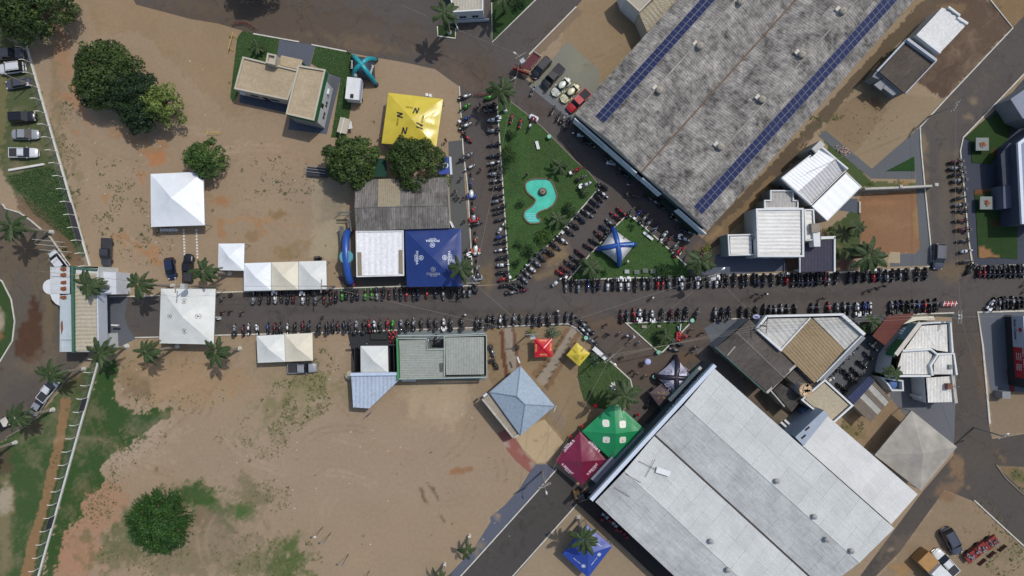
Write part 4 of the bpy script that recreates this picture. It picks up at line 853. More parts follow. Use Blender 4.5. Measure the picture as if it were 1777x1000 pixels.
# bright white house and its neighbour, right of the grey warehouse
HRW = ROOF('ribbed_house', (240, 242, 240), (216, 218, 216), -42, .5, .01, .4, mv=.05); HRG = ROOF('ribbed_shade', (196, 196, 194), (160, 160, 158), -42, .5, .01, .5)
pA = [(1356, 309.5), (1424, 255.5), (1470, 294), (1407.5, 356)]
wq = PP(pA, 5.2); k1 = base_bldg('house', 'bright white ribbed gable roof house east of the grey warehouse', 'house', wq, 4.7, GREYW)
md0, md1 = mix(wq[0], wq[3], .52), mix(wq[1], wq[2], .52)
ang = math.degrees(math.atan2(wq[3][1] - wq[0][1], wq[3][0] - wq[0][0]))
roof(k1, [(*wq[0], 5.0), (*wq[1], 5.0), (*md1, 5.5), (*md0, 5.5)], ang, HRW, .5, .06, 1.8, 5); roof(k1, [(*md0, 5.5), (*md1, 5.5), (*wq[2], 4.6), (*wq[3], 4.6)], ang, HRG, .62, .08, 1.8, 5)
part(MB().bar(wq[0], wq[1], .2, .5, 5.0).bar(wq[1], wq[2], .25, .6, 5.0).bar(wq[2], wq[3], .12, .5, 4.6).bar(wq[3], wq[0], .25, .7, 4.9), 'parapet', PARA, k1)
wq2 = PP([(1408.5, 358), (1469, 299), (1495.6, 324), (1436, 384)], 4.6); part(MB().prism(wq2, 0, 4.4, top=False), 'wing_wall', GREYW, k1)
roof(k1, with_z(wq2, 4.5), ang, HRW, 1.3, .03, 3, 7); part(MB().ring(wq2, .14, 4.45, 4.62), 'eave_trim', PARA, k1)
part(MB().prism(PP([(1409, 258), (1424, 243.6), (1432, 251), (1416, 265)], 6.2), 0, 6.2), 'water_tower', M('slab_pale', (178, 178, 172), .9, .1), k1); part(MB().box((*P(1411, 264, 5.6), 5.4), (1.0, .9, .5), R(45)), 'hatch', DARK, k1)
cx_ = centre(wq)
for t0 in (.25, .6): window(k1, wq[0], wq[3], cx_, t0, 1.2, 1.6, 2.8, FRAME, GLASS)
GRR = ROOF('ribbed_greyish', (172, 170, 166), (140, 138, 134), 90, .8, .02, .6); WHR = ROOF('ribbed_offwhite', (226, 224, 218), (188, 186, 178), 0, .7, .02, .7, mv=.08)
cr1 = [(1337, 330), (1378, 330), (1378, 347), (1386, 347), (1386, 362), (1326.5, 362), (1326.5, 347), (1337, 347)]
crp = PP(cr1, 4.5); k2 = base_bldg('house', 'stepped white house with cream ribbed roof facing the main street', 'house', crp, 4.0, GREYW)
part(MB().ring(crp, .2, 4.0, 4.5), 'rear_parapet', PARA, k2)
for r_ in ([(1338, 331), (1377, 331), (1377, 348), (1338, 348)], [(1328, 348), (1385, 348), (1385, 361), (1328, 361)]): roof(k2, with_z(PP(r_, 4.2), 4.12), 90, GRR, .55, .05, 2.2, 4)
mq = PP([(1312, 362), (1395, 361), (1396, 446), (1315, 446)], 6.0); part(MB().prism(mq, 0, 5.6, top=False), 'main_wall', WHITE, k2); part(MB().ring(mq, .3, 5.5, 6.0), 'main_parapet', PARA, k2)
roof(k2, with_z(PP([(1315, 365), (1389, 364), (1390, 440), (1318, 440)], 5.7), 5.62), 0, WHR, .7, .09, 2.0, 8)
part(MB().bar(P(1317, 442, 5.7), P(1389, 441, 5.7), .9, .06, 5.62), 'canvas_edge', M('membrane', (196, 194, 188), .7, .2, 2), k2)
lq = PP([(1263, 407), (1310, 406), (1312, 443), (1265, 444)], 4.6); part(MB().prism(lq, 0, 4.2, top=False), 'wing_wall', M('wall_paleteal', (128, 146, 146), .8, .08), k2); part(MB().ring(lq, .22, 4.1, 4.6), 'wing_parapet', PARA, k2)
roof(k2, with_z(PP([(1267, 410), (1304, 409), (1305, 441), (1268, 441)], 4.3), 4.22), 0, WHR, .7, .09, 2.0, 8); part(MB().box((*P(1307, 413, 4.6), 4.75), (.5, .45, .35)), 'air_conditioner', GREYW, k2)
rq = PP([(1396, 363), (1413, 363), (1416, 417), (1398, 418)], 5.0); part(MB().prism(rq, 0, 4.6, top=False), 'side_wall', WHITE, k2); part(MB().ring(rq, .2, 4.5, 5.0), 'side_parapet', PARA, k2)
roof(k2, with_z(PP([(1398, 365), (1409, 365), (1411, 415), (1400, 415)], 4.7), 4.62), 0, WHR, .7, .07, 2.0, 8)
part(MB().prism(PP([(1408, 388), (1423, 388), (1423, 402), (1409, 404)], 5.6), 0, 5.6), 'water_tower', M('slab_stained', (138, 130, 118), .9, .15), k2)
part(MB().prism(PP([(1411, 404), (1423, 403), (1424, 428), (1413, 428)], 5.2), 3, 5.2), 'step_block', PARA, k2)
cp = PP([(1388, 419), (1449, 412), (1450, 472), (1388, 473)], 3.4); part(MB().prism(cp, 3.0, 3.2, top=False), 'carport_beam', PARA, k2)
roof(k2, with_z(PP([(1390, 421), (1446, 416), (1446, 471), (1390, 472)], 3.3), 3.2), 90, ROOF('carport_dark', (66, 64, 78), (50, 48, 60), 90, .7, .04, .5), .5, .06, 2.4, 6)
part(MB().bar(P(1425, 413, 3.6), P(1450, 412, 3.6), .45, .5, 3.1).bar(P(1449, 412, 3.6), P(1449, 472, 3.6), .25, .5, 3.1).bar(P(1388.5, 443, 3.5), P(1388.5, 473, 3.5), .15, .4, 3.1), 'carport_parapet', PARA, k2)
pm = MB(); [pm.box((x, y, 1.5), (.25, .25, 3)) for x, y in inset(cp if area(cp) > 0 else cp[::-1], .4)]; part(pm, 'carport_post', WHITE, k2)
c_ = centre(mq)
for t0 in (.2, .55, .85): window(k2, mq[3], mq[2], c_, t0, 1.3, 1.2, 2.6, FRAME, GLASS)
# low boundary wall of the clay court
single(MB().path(PP([(1496, 329), (1552, 327), (1612, 324)], 1.2), .35, 0, 2.2).box((*P(1551, 327), 1.2), (.5, .5, 2.4)).box((*P(1611, 324), 1.2), (.6, .5, 2.4)), 'boundary_wall', PARB, 'pale boundary wall along the top of the orange clay court', 'wall')
single(MB().path(PP([(1491, 350), (1491, 370)]), .3, 0, .3), 'court_kerb', PARB, 'short concrete edging at the left side of the clay court', 'edging')
# ---------------- middle cluster south of the main street
DK = ROOF('sheet_dark', (98, 92, 86), (62, 57, 54), 42, .95, .04, .7); TN2 = ROOF('sheet_tan', (152, 134, 106), (120, 102, 76), -50, .9, .03, .6); WH2 = ROOF('sheet_whitish', (188, 188, 182), (150, 148, 142), -50, .85, .02, .6)
qd = PP([(1243, 603), (1301, 554), (1379, 634), (1332, 681)], 4.6)
sd_ = base_bldg('shed', 'dark corrugated gable shed with green gutter beside the pale warehouse', 'shed', qd, 4.4, GREYW)
ma, mb_ = mix(qd[0], qd[1], .55), mix(qd[3], qd[2], .55); an_ = math.degrees(math.atan2(qd[1][1] - qd[0][1], qd[1][0] - qd[0][0]))
roof(sd_, [(*qd[0], 4.6), (*ma, 5.3), (*mb_, 5.3), (*qd[3], 4.6)], an_, DK, .36, .05, 2.4, 5); roof(sd_, [(*ma, 5.3), (*qd[1], 4.6), (*qd[2], 4.6), (*mb_, 5.3)], an_, DK, .36, .05, 2.4, 5)
part(MB().tube((*ma, 5.33), (*mb_, 5.33), .1, n=6), 'ridge_cap', M('ridge_dusty', (120, 114, 106), .9, .2), sd_)
part(MB().bar(P(1241, 602, 4.8), P(1331, 683, 4.8), .22, .35, 4.4), 'gutter', M('gutter_green', (62, 88, 80), .7, .15), sd_)
part(MB().box((*P(1272, 606, 5), 4.98), (2.9, .22, .05), R(49)), 'light_strip', M('strip_pale', (150, 146, 136), .9, .1), sd_)
part(MB().bar(P(1331, 682, 4.9), P(1381, 634, 4.9), .4, .3, 4.6), 'rear_wall_top', PARB, sd_)
ob = [(1315, 570), (1332, 550), (1463, 547), (1500, 580), (1415, 667), (1356, 609)]
op = PP(ob, 5.2); o1 = base_bldg('shop', 'shop with white and tan ribbed roof halves behind a white parapet', 'shop', op, 4.8, GREYW)
roof(o1, with_z(PP([(1318, 570), (1334, 553), (1405, 552), (1355, 607)], 4.9), 4.8), -48, WH2, .85, .09, 2.2, 9)
roof(o1, with_z(PP([(1411, 552), (1458, 551), (1493, 581), (1467, 607)], 4.9), 4.82), -48, WH2, .6, .08, 2.2, 9)
roof(o1, with_z(PP([(1408, 552), (1466, 606.5), (1414, 665), (1356.5, 609)], 5.0), 4.95), -48, TN2, .5, .07, 2.0, 7)
part(MB().bar(P(1331, 549, 5.6), P(1464, 546, 5.6), .35, 1.0, 4.6).bar(P(1463, 547, 5.6), P(1501, 581, 5.6), .5, 1.0, 4.6).bar(P(1498, 581, 5.3), P(1418, 663, 5.3), .14, .7, 4.6).bar(P(1331, 549, 5.6), P(1314, 571, 5.6), .4, 1.0, 4.6).bar(P(1314, 571, 5.6), P(1357, 609, 5.6), .35, 1.0, 4.6).bar(P(1407, 552, 5.4), P(1356, 608, 5.4), .22, .5, 4.8), 'parapet', PARA, o1)
part(MB().bar(P(1500, 584, 4.5), P(1425, 662, 4.5), .9, .1, 4.2), 'side_eave', M('eave_grey', (124, 128, 132), .8, .1), o1)
c_ = centre(op)
for t0 in (.2, .4, .6, .8): wall_box(o1, 'shop_window', op[4], op[3], c_, t0, 2.0, .6, 2.6, GLASS, .06, .1)
sd2 = PP([(1365, 655), (1380, 640), (1413, 667), (1398, 684)], 3.8); y1 = base_bldg('shed', 'low dark corrugated shed tucked behind the tan roof', 'shed', sd2, 3.6, GREYW); roof(y1, with_z(sd2, 3.8), 42, DK, .36, .05, 2.4, 5)
sd3 = PP([(1341, 677), (1355, 666), (1394, 690), (1374, 715)], 3.8); y2 = base_bldg('shed', 'small blackened corrugated shed beside the grey water tank stand', 'shed', sd3, 3.6, PARB); roof(y2, with_z(sd3, 3.8), 42, ROOF('sheet_blackened', (84, 82, 76), (44, 42, 42), 42, .95, .04, .9), .36, .05, 2.4, 5)
part(MB().bar(P(1338, 678, 3.6), P(1362, 706, 3.6), .22, 3.6, 0), 'side_wall', PARB, y2)
tk = thing('water_tower', 'round beige water tank with a lumpy cover behind the dark shed', 'water tank', *P(1392, 676))
tx, ty = P(1399, 678, 6.4); part(MB().tube((tx, ty, 0), (tx, ty, 5.6), 1.0, 1.0, 16), 'tower_shaft', M('tank_shaft', (150, 152, 154), .8, .12), tk)
part(MB().tube((tx, ty, 5.6), (tx, ty, 6.3), 1.15, 1.1, 16), 'tank', M('tank_beige', (176, 150, 120), .9, .2, 2), tk)
cov = MB()
for i in range(14): a = random.uniform(0, 6.28); r = random.uniform(.1, .95); cov.box((tx + r * math.cos(a), ty + r * math.sin(a), 6.38), (.5, .35, .16), random.uniform(0, 3))
o_ = part(cov, 'tank_cover', M('tank_cover', (200, 176, 144), .9, .2, 2), tk); o_['kind'] = 'stuff'
tk2 = thing('water_tank', 'big dirty blue and tan water tank lying in the yard', 'water tank', *P(1405, 716)); bx, by = P(1405, 718, 3.0)
part(MB().ell((bx, by, 1.8), (1.5, 1.25, 1.9), 18, 8, 0, R(-35), -.9), 'tank_body', M('tank_blue', (66, 96, 124), .6, .5, .8), tk2); part(MB().ell((bx + .6, by - .35, 2.6), (.9, .8, 1.1), 14, 6, 0, R(-35)), 'tank_dome', M('tank_dome', (140, 136, 120), .8, .35, 2), tk2)
single(MB().box((*P(1373, 739, 2.6), 2.5), (.35, 2.9, .12), R(47)), 'metal_sheet', PARA, 'upper of two white metal sheets beside the pale warehouse', 'metal sheet', 'white sheets by the warehouse')
single(MB().box((*P(1367, 743, 2.6), 2.4), (.35, 2.9, .12), R(47)), 'metal_sheet', PARA, 'lower of two white metal sheets beside the pale warehouse', 'metal sheet', 'white sheets by the warehouse')
bq = PP([(1390, 694), (1432, 658), (1482, 704), (1444, 738)], 4.8)
y3 = base_bldg('building', 'beige flat roof block with white rim beside the blue striped roof', 'building', bq, 4.4, CREAM); part(MB().ring(bq, .3, 4.2, 4.8), 'parapet', PARA, y3)
roof(y3, with_z(inset(bq if area(bq) > 0 else bq[::-1], .5), 4.5), -42, ROOF('sheet_beige', (170, 160, 138), (150, 140, 116), -42, .9, .02, .5), .3, .025, 2.4, 3); 
blq = PP([(1471, 690), (1508, 653), (1519, 661), (1482, 702)], 3.6); stq = PP([(1479, 703), (1517, 662), (1546, 693), (1511, 733)], 3.5)
y4 = base_bldg('market_shed', 'shed with a navy strip and a pale and brown striped corrugated roof', 'shed', PP([(1475, 692), (1509, 657), (1543, 692), (1511, 728)], 3.0), 2.9, GREYW)
roof(y4, with_z(blq, 3.6), -46, ROOF('sheet_navy', (52, 60, 88), (42, 48, 70), -46, .7, .03, .4), .45, .05, 2.5, 3)
A_, B_, C2, D_ = stq
for i, (t0, t1, m_) in enumerate(((0, .33, 0), (.33, .52, 1), (.52, .7, 0), (.7, .88, 1), (.88, 1, 0))):
    qq = [mix(A_, B_, t0), mix(A_, B_, t1), mix(D_, C2, t1), mix(D_, C2, t0)]
    roof(y4, with_z(qq, 3.5 + .02 * i), -46, ROOF('sheet_pale', (172, 170, 160), (140, 136, 128), -46, .9, .03, .5) if m_ else ROOF('sheet_drab', (118, 108, 96), (88, 80, 72), -46, .9, .03, .6), .36, .05, 3, 5)
# angular white bank building with green fascia
kb = PP([(1595, 562), (1648, 559), (1655, 612), (1659, 650), (1613, 652), (1545, 652), (1552, 620)], 5.0)
k3 = base_bldg('bank', 'angular white roofed bank building with teal and green fascia', 'bank', kb, 4.4, WHITE)
WHB = ROOF('bank_sheet', (222, 220, 212), (176, 172, 164), 90, .8, .02, .7)
for r_ in ([(1600, 566), (1644, 563), (1646, 611), (1626, 608), (1618, 604), (1571, 607)],): 
    for tri in ([r_[0], r_[1], r_[2], r_[3]], [r_[0], r_[3], r_[4], r_[5]]): roof(k3, with_z(PP(tri, 4.7), 4.55), 90, WHB, .5, .05, 2.2, 5)
roof(k3, with_z(PP([(1567, 611), (1611, 608), (1620, 616), (1612, 634), (1614, 650), (1556, 650)], 4.7), 4.45), 90, WHB, .5, .07, 2.2, 4)
roof(k3, with_z(PP([(1634, 614), (1653, 614), (1655, 650), (1622, 650), (1622, 632)], 4.9), 4.7), 90, WHB, .5, .05, 2.2, 5)
part(MB().path(PP([(1596, 562), (1650, 559), (1654, 612)], 5.1), .3, 4.3, 5.1).path(PP([(1567, 609), (1616, 606), (1628, 616), (1616, 634), (1619, 652)], 5.1), .35, 4.3, 5.1).path(PP([(1628, 615), (1656, 614), (1661, 651)], 5.0), .3, 4.3, 5.0).path(PP([(1541, 653), (1616, 653)], 5.0), .3, 3.9, 4.9), 'parapet', PARA, k3)
fa1, fa2 = P(1594, 559, 6.0), P(1552, 614, 6.0)
part(MB().bar(P(1598, 560, 5.9), P(1555, 616, 5.9), .7, .12, 5.8), 'fascia_cap', M('fascia_cap', (190, 182, 170), .8, .12), k3)
part(MB().bar(P(1590, 562, 5), mix(P(1590, 562, 5), P(1547, 617, 5), .52), .25, 2.6, 3.2), 'fascia', M('fascia_teal', (84, 124, 130), .6, .15), k3)
part(MB().bar(mix(P(1590, 562, 5), P(1547, 617, 5), .53), P(1547, 617, 5), .25, 2.6, 3.2), 'fascia', M('fascia_green', (36, 98, 58), .6, .1), k3, 'green half of the fascia')
tm = MB(); z_ = lambda x, y: 3.3
cnp = PP([(1582, 562), (1590, 560), (1547, 620), (1539, 610), (1537, 602)], 3.0)
cnp = PP([(1583, 560), (1594, 562), (1552, 622), (1537, 608)], 2.9)
part(MB().prism(cnp, 2.6, 2.9, bot=True), 'entrance_canopy', M('canopy_drab', (110, 106, 100), .85, .12), k3)
print_on(tm, 'BANCO', *P(1568, 586, 3), R(0) * 0 + 54, 4.6, z_); part(tm, 'lettering', M('letter_slate', (70, 64, 68), .7, .05), k3)
mc = PP([(1541, 548), (1588, 543.5), (1568, 562), (1536, 600), (1514, 583)], 3.0)
mrc = thing('entrance_canopy', 'maroon flat canopy at the bank corner beside the palm', 'canopy', *centre(mc)); part(MB().prism(mc, 2.75, 3.0, bot=True), 'canopy_roof', M('maroon_tile', (96, 52, 44), .85, .12, 1.2), mrc)
pm = MB(); [pm.box((x, y, 1.37), (.2, .2, 2.75)) for x, y in inset(mc if area(mc) > 0 else mc[::-1], .4)]; part(pm, 'canopy_post', DARK, mrc)
part(MB().prism(PP([(1569, 563), (1585, 551), (1622, 549), (1624, 555), (1594, 556)], 3.2), 0, 3.0), 'cream_block', M('slab_cream', (206, 200, 180), .85, .08), k3)
bx2 = PP([(1607, 654), (1655, 650), (1659, 699), (1610, 700)], 4.4); part(MB().prism(bx2, 0, 4.0, top=False), 'rear_wing_wall', WHITE, k3)
roof(k3, with_z(PP([(1608, 656), (1652, 653), (1654, 698), (1611, 699)], 4.2), 4.1), 90, WHB, .5, .07, 2.2, 5); part(MB().bar(P(1654, 650, 4.5), P(1660, 700, 4.5), .5, .5, 4.0), 'rear_parapet', PARB, k3)
part(MB().box((*P(1649, 671, 5), 4.6), (.8, .9, .9)), 'chimney', M('brick_box', (116, 84, 70), .9, .2), k3); part(MB().box((*P(1650, 637, 5), 4.9), (.6, .7, .4)), 'air_conditioner', GREYW, k3); part(MB().box((*P(1603, 690, 3.0), 1.5), (1.3, .5, 3.0)), 'side_step', WHITE, k3)
part(MB().tube((*P(1647, 671, 5), 4.2), (*P(1662, 671, 5), 5.6), .06).tube((*P(1655, 666, 5), 5.2), (*P(1659, 677, 5), 5.2), .05), 'antenna', METAL, k3)
for i in range(7):
    a = R(195 - i * 24); part(MB().box((P(1557, 578)[0] + 1.1 * math.cos(a), P(1557, 578)[1] + .9 * math.sin(a), 3.3), (.75, .3, .5), a), 'canopy_letter', PARA, k3)
tw = thing('tank_enclosure', 'low white walled enclosure holding a round blue water tank', 'enclosure', *P(1555, 665))
part(MB().ring(PP([(1528, 655), (1568, 660), (1569, 679), (1548, 679), (1541, 668)], 3.0), .25, 0, 3.0), 'wall', WHITE, tw)
bt = thing('water_tank', 'round blue water tank inside the white walled enclosure', 'water tank', *P(1552, 666)); x, y = P(1553, 667, 2.4); part(MB().tube((x, y, 0), (x, y, 2.0), .8, .75, 16), 'tank_body', M('tank_bright_blue', (62, 92, 142), .5, .1), bt); part(MB().ell((x, y, 2.0), (.78, .78, .25), 16, 4, 0, 0, 0), 'tank_lid', M('tank_lid_blue', (72, 104, 156), .5, .1), bt)
# right edge: grey house with white roof edge
eq = PP([(1766, 248), (1830, 200), (1830, 388), (1773, 389)], 5.0); e1 = base_bldg('house', 'tall dark house with bright white roof rim cut by the right edge', 'house', eq, 4.6, M('wall_navy', (62, 68, 84), .8, .2, .6)); part(MB().ring(eq, .5, 4.6, 5.1), 'parapet', M('rim_blue', (200, 208, 216), .7, .05), e1); part(MB().prism(eq, 4.6, 4.7), 'roof_slab', M('roof_bluegrey', (128, 138, 156), .8, .1), e1)
part(MB().prism(PP([(1737, 268), (1752, 248), (1766, 250), (1770, 318), (1741, 322)], 3.2), 2.9, 3.2, bot=True), 'garage_roof', M('roof_navy', (58, 62, 74), .8, .15), e1)
part(MB().prism(PP([(1741, 322), (1772, 318), (1773, 360), (1742, 362)], 3.0), 0, 3.0), 'grey_block', M('block_navy', (86, 92, 108), .8, .1), e1)
tq = PP([(1754, 172), (1800, 140), (1800, 215), (1775, 205)], 4.2); e3 = base_bldg('house', 'blue grey roof corner cut by the right edge above the garden', 'house', tq, 4.0, GREYW); part(MB().prism(tq, 4.0, 4.2), 'roof_slab', M('slab_blue', (128, 134, 146), .8, .1), e3)
for i, (px, py, w_, n_) in enumerate(((1696, 253, 2.2, 'upper'), (1703, 354, 2.2, 'lower'))):
    pt = thing('planter_table', n_ + ' of two square grey slabs with dry orange plants in the dark garden', 'planter', *P(px, py), 0, 0, 'square planters in the garden'); x, y = P(px, py)
    part(MB().box((x, y, 1.2), (w_, w_, .25)).box((x, y, .55), (.6, .6, 1.1)), 'planter_slab', M('slab_plant', (124, 130, 126), .85, .08), pt)
    lf = MB()
    for k in range(26): a = random.uniform(0, 6.28); r = random.uniform(.05, .55); lf.box((x + r * math.cos(a), y + r * math.sin(a), 1.4 + random.uniform(0, .2)), (.28, .12, .03), random.uniform(0, 6), 0, random.uniform(-.6, .6))
    o_ = part(lf, 'dry_leaves', M('dry_leaf', (160, 96, 60), .8, .4, 4), pt); o_['kind'] = 'stuff'
# red and grey sign building lower right
sg = PP([(1743, 547), (1830, 547), (1830, 670), (1750, 668)]); s1 = base_bldg('shop', 'shop with tall grey and red sign wall at the right edge', 'shop', sg, 4.0, M('wall_black', (36, 38, 42), .8, .1))
roof(s1, with_z(sg, 4.1), 90, DK, .4, .05, 3, 5)
a_, b_, c3 = P(1758, 544, 5), P(1764, 592, 5), P(1773, 648, 5); a_, b_, c3 = P(1742, 546), P(1745, 600), P(1749, 652)
part(MB().bar(a_, b_, .3, 2.7, 2.0), 'sign_panel', M('sign_grey', (150, 158, 172), .6, .06), s1); part(MB().bar(b_, c3, .3, 2.7, 2.0), 'sign_panel', M('sign_red', (142, 28, 38), .6, .08), s1, 'red part of the sign wall')
cs = (P(1800, 600)[0], P(1800, 600)[1]); tm = MB(); text_wall(tm, 'Auto Center', a_, b_, cs, .45, 3.6, 2.8, 1.2, .2); part(tm, 'lettering', DARK, s1)
tm = MB()
for t0, s_ in ((.15, 'PNEUS'), (.5, 'RODAS'), (.85, 'OFICINA')): text_wall(tm, s_, b_, c3, cs, t0, 1.4, 4.3, 1, .2)
for k in range(3): text_wall(tm, 'servicos', b_, c3, cs, .3, 1.2, 3.7 - k * .45, 1, .2); text_wall(tm, 'freios', b_, c3, cs, .65, 1.1, 3.6 - k * .45, 1, .2)
part(tm, 'lettering', M('letter_white', (200, 200, 200), .6, .03), s1); x, y = mix(a_, b_, .45); part(MB().ell((x - .2, y, 3.9), (.08, .4, .4), 12, 4, 0, 0, -1), 'round_logo', M('logo_red', (150, 30, 44), .6, .05), s1)
part(MB().box((*P(1747, 686, 2), 1), (1.4, 1.2, 2)), 'side_box', GREYW, s1); part(MB().bar(P(1750, 640), P(1757, 680), .8, .04, .05), 'red_pavement_strip', M('strip_red', (110, 34, 40), .8, .1), s1)

# ---------------- portal over the street at the left
pt = thing('entrance_portal', 'white entrance portal building spanning the street at the left', 'portal', *P(150, 535)); HP = 6.0
pr = PP([(124, 463), (169, 470), (171, 611), (124, 611)], HP)
for r_, nm in (([(124, 463), (168, 463), (168, 500), (124, 500)], 0), ([(124, 582), (168, 582), (169, 611), (124, 611)], 0), ([(86.5, 463), (122, 463), (122, 480), (86.5, 480)], 0), ([(103, 590), (124, 590), (124, 611), (103, 611)], 0)):
    part(MB().prism(PP(r_, HP), 0, HP - .3, top=False), 'support_wall', WHITE, pt)
part(MB().prism(PP([(124, 463), (169, 466), (170, 611), (124, 611)], HP), HP - .5, HP - .25, bot=True), 'deck', WHITE, pt)
roof(pt, with_z(PP([(129, 475), (166, 474), (168, 609), (131, 610)], HP), HP - .1), 0, ROOF('portal_cream', (178, 170, 150), (146, 136, 114), 0, .7, .02, .5), .62, .09, 2.4, 4.5)
part(MB().bar(P(126, 462, 6.3), P(127, 612, 6.3), .35, .8, 5.6).bar(P(124, 464, 6.3), P(166, 468, 6.3), .3, .6, 5.6), 'green_beam', M('beam_green', (58, 98, 80), .7, .15), pt)
part(MB().bar(P(169, 500, 6.0), P(171, 609, 6.0), .25, 2.5, 3.6), 'fascia', M('fascia_white', (184, 190, 198), .7, .05), pt)
part(MB().bar(P(184.5, 565, 3.5), P(204, 565, 2.2), .22, .5, 1.7), 'barrier_beam', PARA, pt)
fa3, fb3 = P(170, 504, 5), P(171.5, 608, 5); tm = MB(); text_wall(tm, 'PARQUE', fa3, fb3, P(100, 550), .82, 1.8, 4.6, 1.2, .2); text_wall(tm, 'EXPO', fa3, fb3, P(100, 550), .18, 2.0, 4.8, 1.6, .2); part(tm, 'lettering', M('letter_grey', (52, 56, 58), .7, .03), pt)
part(MB().prism(PP([(168, 471), (201, 473), (202, 511), (168, 511)], 4.2), 0, 4.2), 'ticket_office', M('slab_white', (196, 200, 206), .75, .07), pt)
RW = ROOF('canopy_white', (196, 200, 202), (160, 160, 158), 0, .6, .03, .5)
cpn = []
for i in range(9): cpn.append([(87 + i * 0, 463 + i * 5.2), (121, 463 + i * 5.2), (121, 463 + (i + 1) * 5.2), (87, 463 + (i + 1) * 5.2)])
for q in cpn: roof(pt, with_z(PP(q, 5.5), 5.5), 0, RW, .5, .02, .6, 4)
part(MB().prism(PP([(103.5, 513), (122, 511), (124, 611), (103, 611)], 5.5), 5.2, 5.45, bot=True), 'lower_canopy', M('canopy_blue_white', (170, 180, 184), .6, .12, .7), pt)
part(MB().prism(PP([(122, 462), (125, 462), (127, 611), (123.5, 611)], 5.7), 5.2, 5.6), 'canopy_edge', TEAL, pt)
for cx0, cy0, rr in ((87, 498, 13), (103, 508, 16)):
    ring = [(cx0 + rr * math.cos(a), cy0 + rr * math.sin(a) * (1 if rr < 15 else 1.4)) for a in [R(90 + 180 * k / 12) for k in range(13)]] if rr < 15 else [(86.5, 510), (90, 520), (96, 527), (103, 531), (103, 510)]
    part(MB().prism(PP(ring, 5.4), 5.2, 5.4, bot=True), 'round_canopy', M('canopy_round', (200, 202, 202), .6, .06), pt)
for y_, h_ in ((468, 7), (478, 7), (491, 6), (502, 7), (517, 6)):
    ww = [(105 + random.uniform(-1, 1), y_ - h_ / 2), (114, y_ - h_ / 2 - 1), (115, y_ + 1), (110, y_ + h_ / 2), (104, y_ + 1)]
    part(MB().prism(PP(ww, 5.66), 5.64, 5.66), 'rust_stain', RUST, pt)
part(MB().prism(PP([(105, 560), (108, 556), (109, 572), (106, 582), (104.5, 566)], 5.5), 5.46, 5.47), 'rust_stain', RUST, pt)
pm = MB(); [pm.tube((*P(px, py, 5.2), 0), (*P(px, py, 5.2), 5.2), .15) for px, py in ((112, 470), (112, 500), (116, 545), (116, 590))]; part(pm, 'canopy_post', METAL, pt)
# ---------------- hall between tree pair and blue tent
OLD = ROOF('hall_sheet', (134, 130, 124), (74, 72, 70), 90, .95, .16, .9)
hq = PP([(617, 312), (775, 308), (780, 396), (618, 401)], 4.0); hl = base_bldg('hall', 'old grey corrugated gable hall under the two dark trees', 'hall', hq, 3.9, CREAM)
m0, m1 = mix(hq[0], hq[3], .56), mix(hq[1], hq[2], .56)
roof(hl, [(*hq[0], 4.0), (*hq[1], 4.0), (*m1, 5.0), (*m0, 5.0)], 90, OLD, .36, .05, 1.15, 2.4); roof(hl, [(*m0, 5.0), (*m1, 5.0), (*hq[2], 4.2), (*hq[3], 4.2)], 90, OLD, .36, .05, 1.15, 2.4)
part(MB().tube((*m0, 5.03), (*m1, 5.03), .12, n=6), 'ridge_cap', OLD, hl)
pq = [mix(hq[0], hq[1], t) for t in (.25, .49)] + [mix(m0, m1, t) for t in (.49, .25)]
roof(hl, [(*pq[0], 4.08), (*pq[1], 4.08), (*pq[2], 5.08), (*pq[3], 5.08)], 90, ROOF('sheet_newer', (152, 142, 120), (130, 120, 98), 90, .9, .05, .5), .36, .05, 1.3, 9)
part(MB().bar(P(781, 384, 3.4), P(786, 395, 3.4), .3, 2.8, .5), 'side_wall', PARA, hl)
shq = PP([(583, 332), (612, 332), (612, 358), (583, 358)], 2.5)
gz = PP([(649, 275), (670, 275), (672, 307), (640, 307)], 3.0); gs = thing('green_shade_net', 'dark green shade net roof between the two trees', 'shade net', *centre(gz)); part(MB().prism(gz, 2.9, 3.0, bot=True), 'net', M('net_green', (24, 62, 48), .9, .2, 2), gs); pm = MB(); [pm.tube((x, y, 0), (x, y, 2.9), .05) for x, y in gz]; part(pm, 'post', METAL, gs)
wt, wtp = flat('white flat roofed stall with brown side strips left of the blue tent', [(617, 401), (700, 400), (701, 479), (618.5, 481)], 4.2, M('wall_navyblue', (48, 50, 60), .8, .1), None, 90, 'exhibition_booth', 'building', PARA, .3, .18)
roof(wt, with_z(PP([(619, 402), (698, 401), (699, 477), (620, 478.5)], 4.0), 3.95), 90, ROOF('booth_white', (222, 222, 222), (200, 202, 204), 90, .5, .015, .4), .95, .05, 1.0, 9)
part(MB().prism(PP([(618, 438), (627, 438), (628, 480), (619, 480)], 4.1), 4.08, 4.14).prism(PP([(692, 434), (700, 434), (700.5, 475), (692, 475)], 4.1), 4.08, 4.14), 'roof_side_strip', M('strip_brown', (132, 122, 102), .85, .08), wt)
gd = thing('steel_gantry', 'long grey steel beams standing left of the inflatable arch', 'steel frame', *P(592, 440)); 
for x0, y0, x1, y1, z_, w_ in ((591, 393, 597, 479, 1.6, .35), (595, 393, 600, 475, 1.6, .12), (606, 374, 610, 402, 2.4, .25), (589, 369, 609, 369, 2.6, .3), (589, 374, 609, 374, 2.6, .12)): part(MB().bar(P(x0, y0, z_), P(x1, y1, z_), w_, .25, z_), 'beam', M('steel_grey', (92, 100, 98), .6, .15, 1, .3), gd)
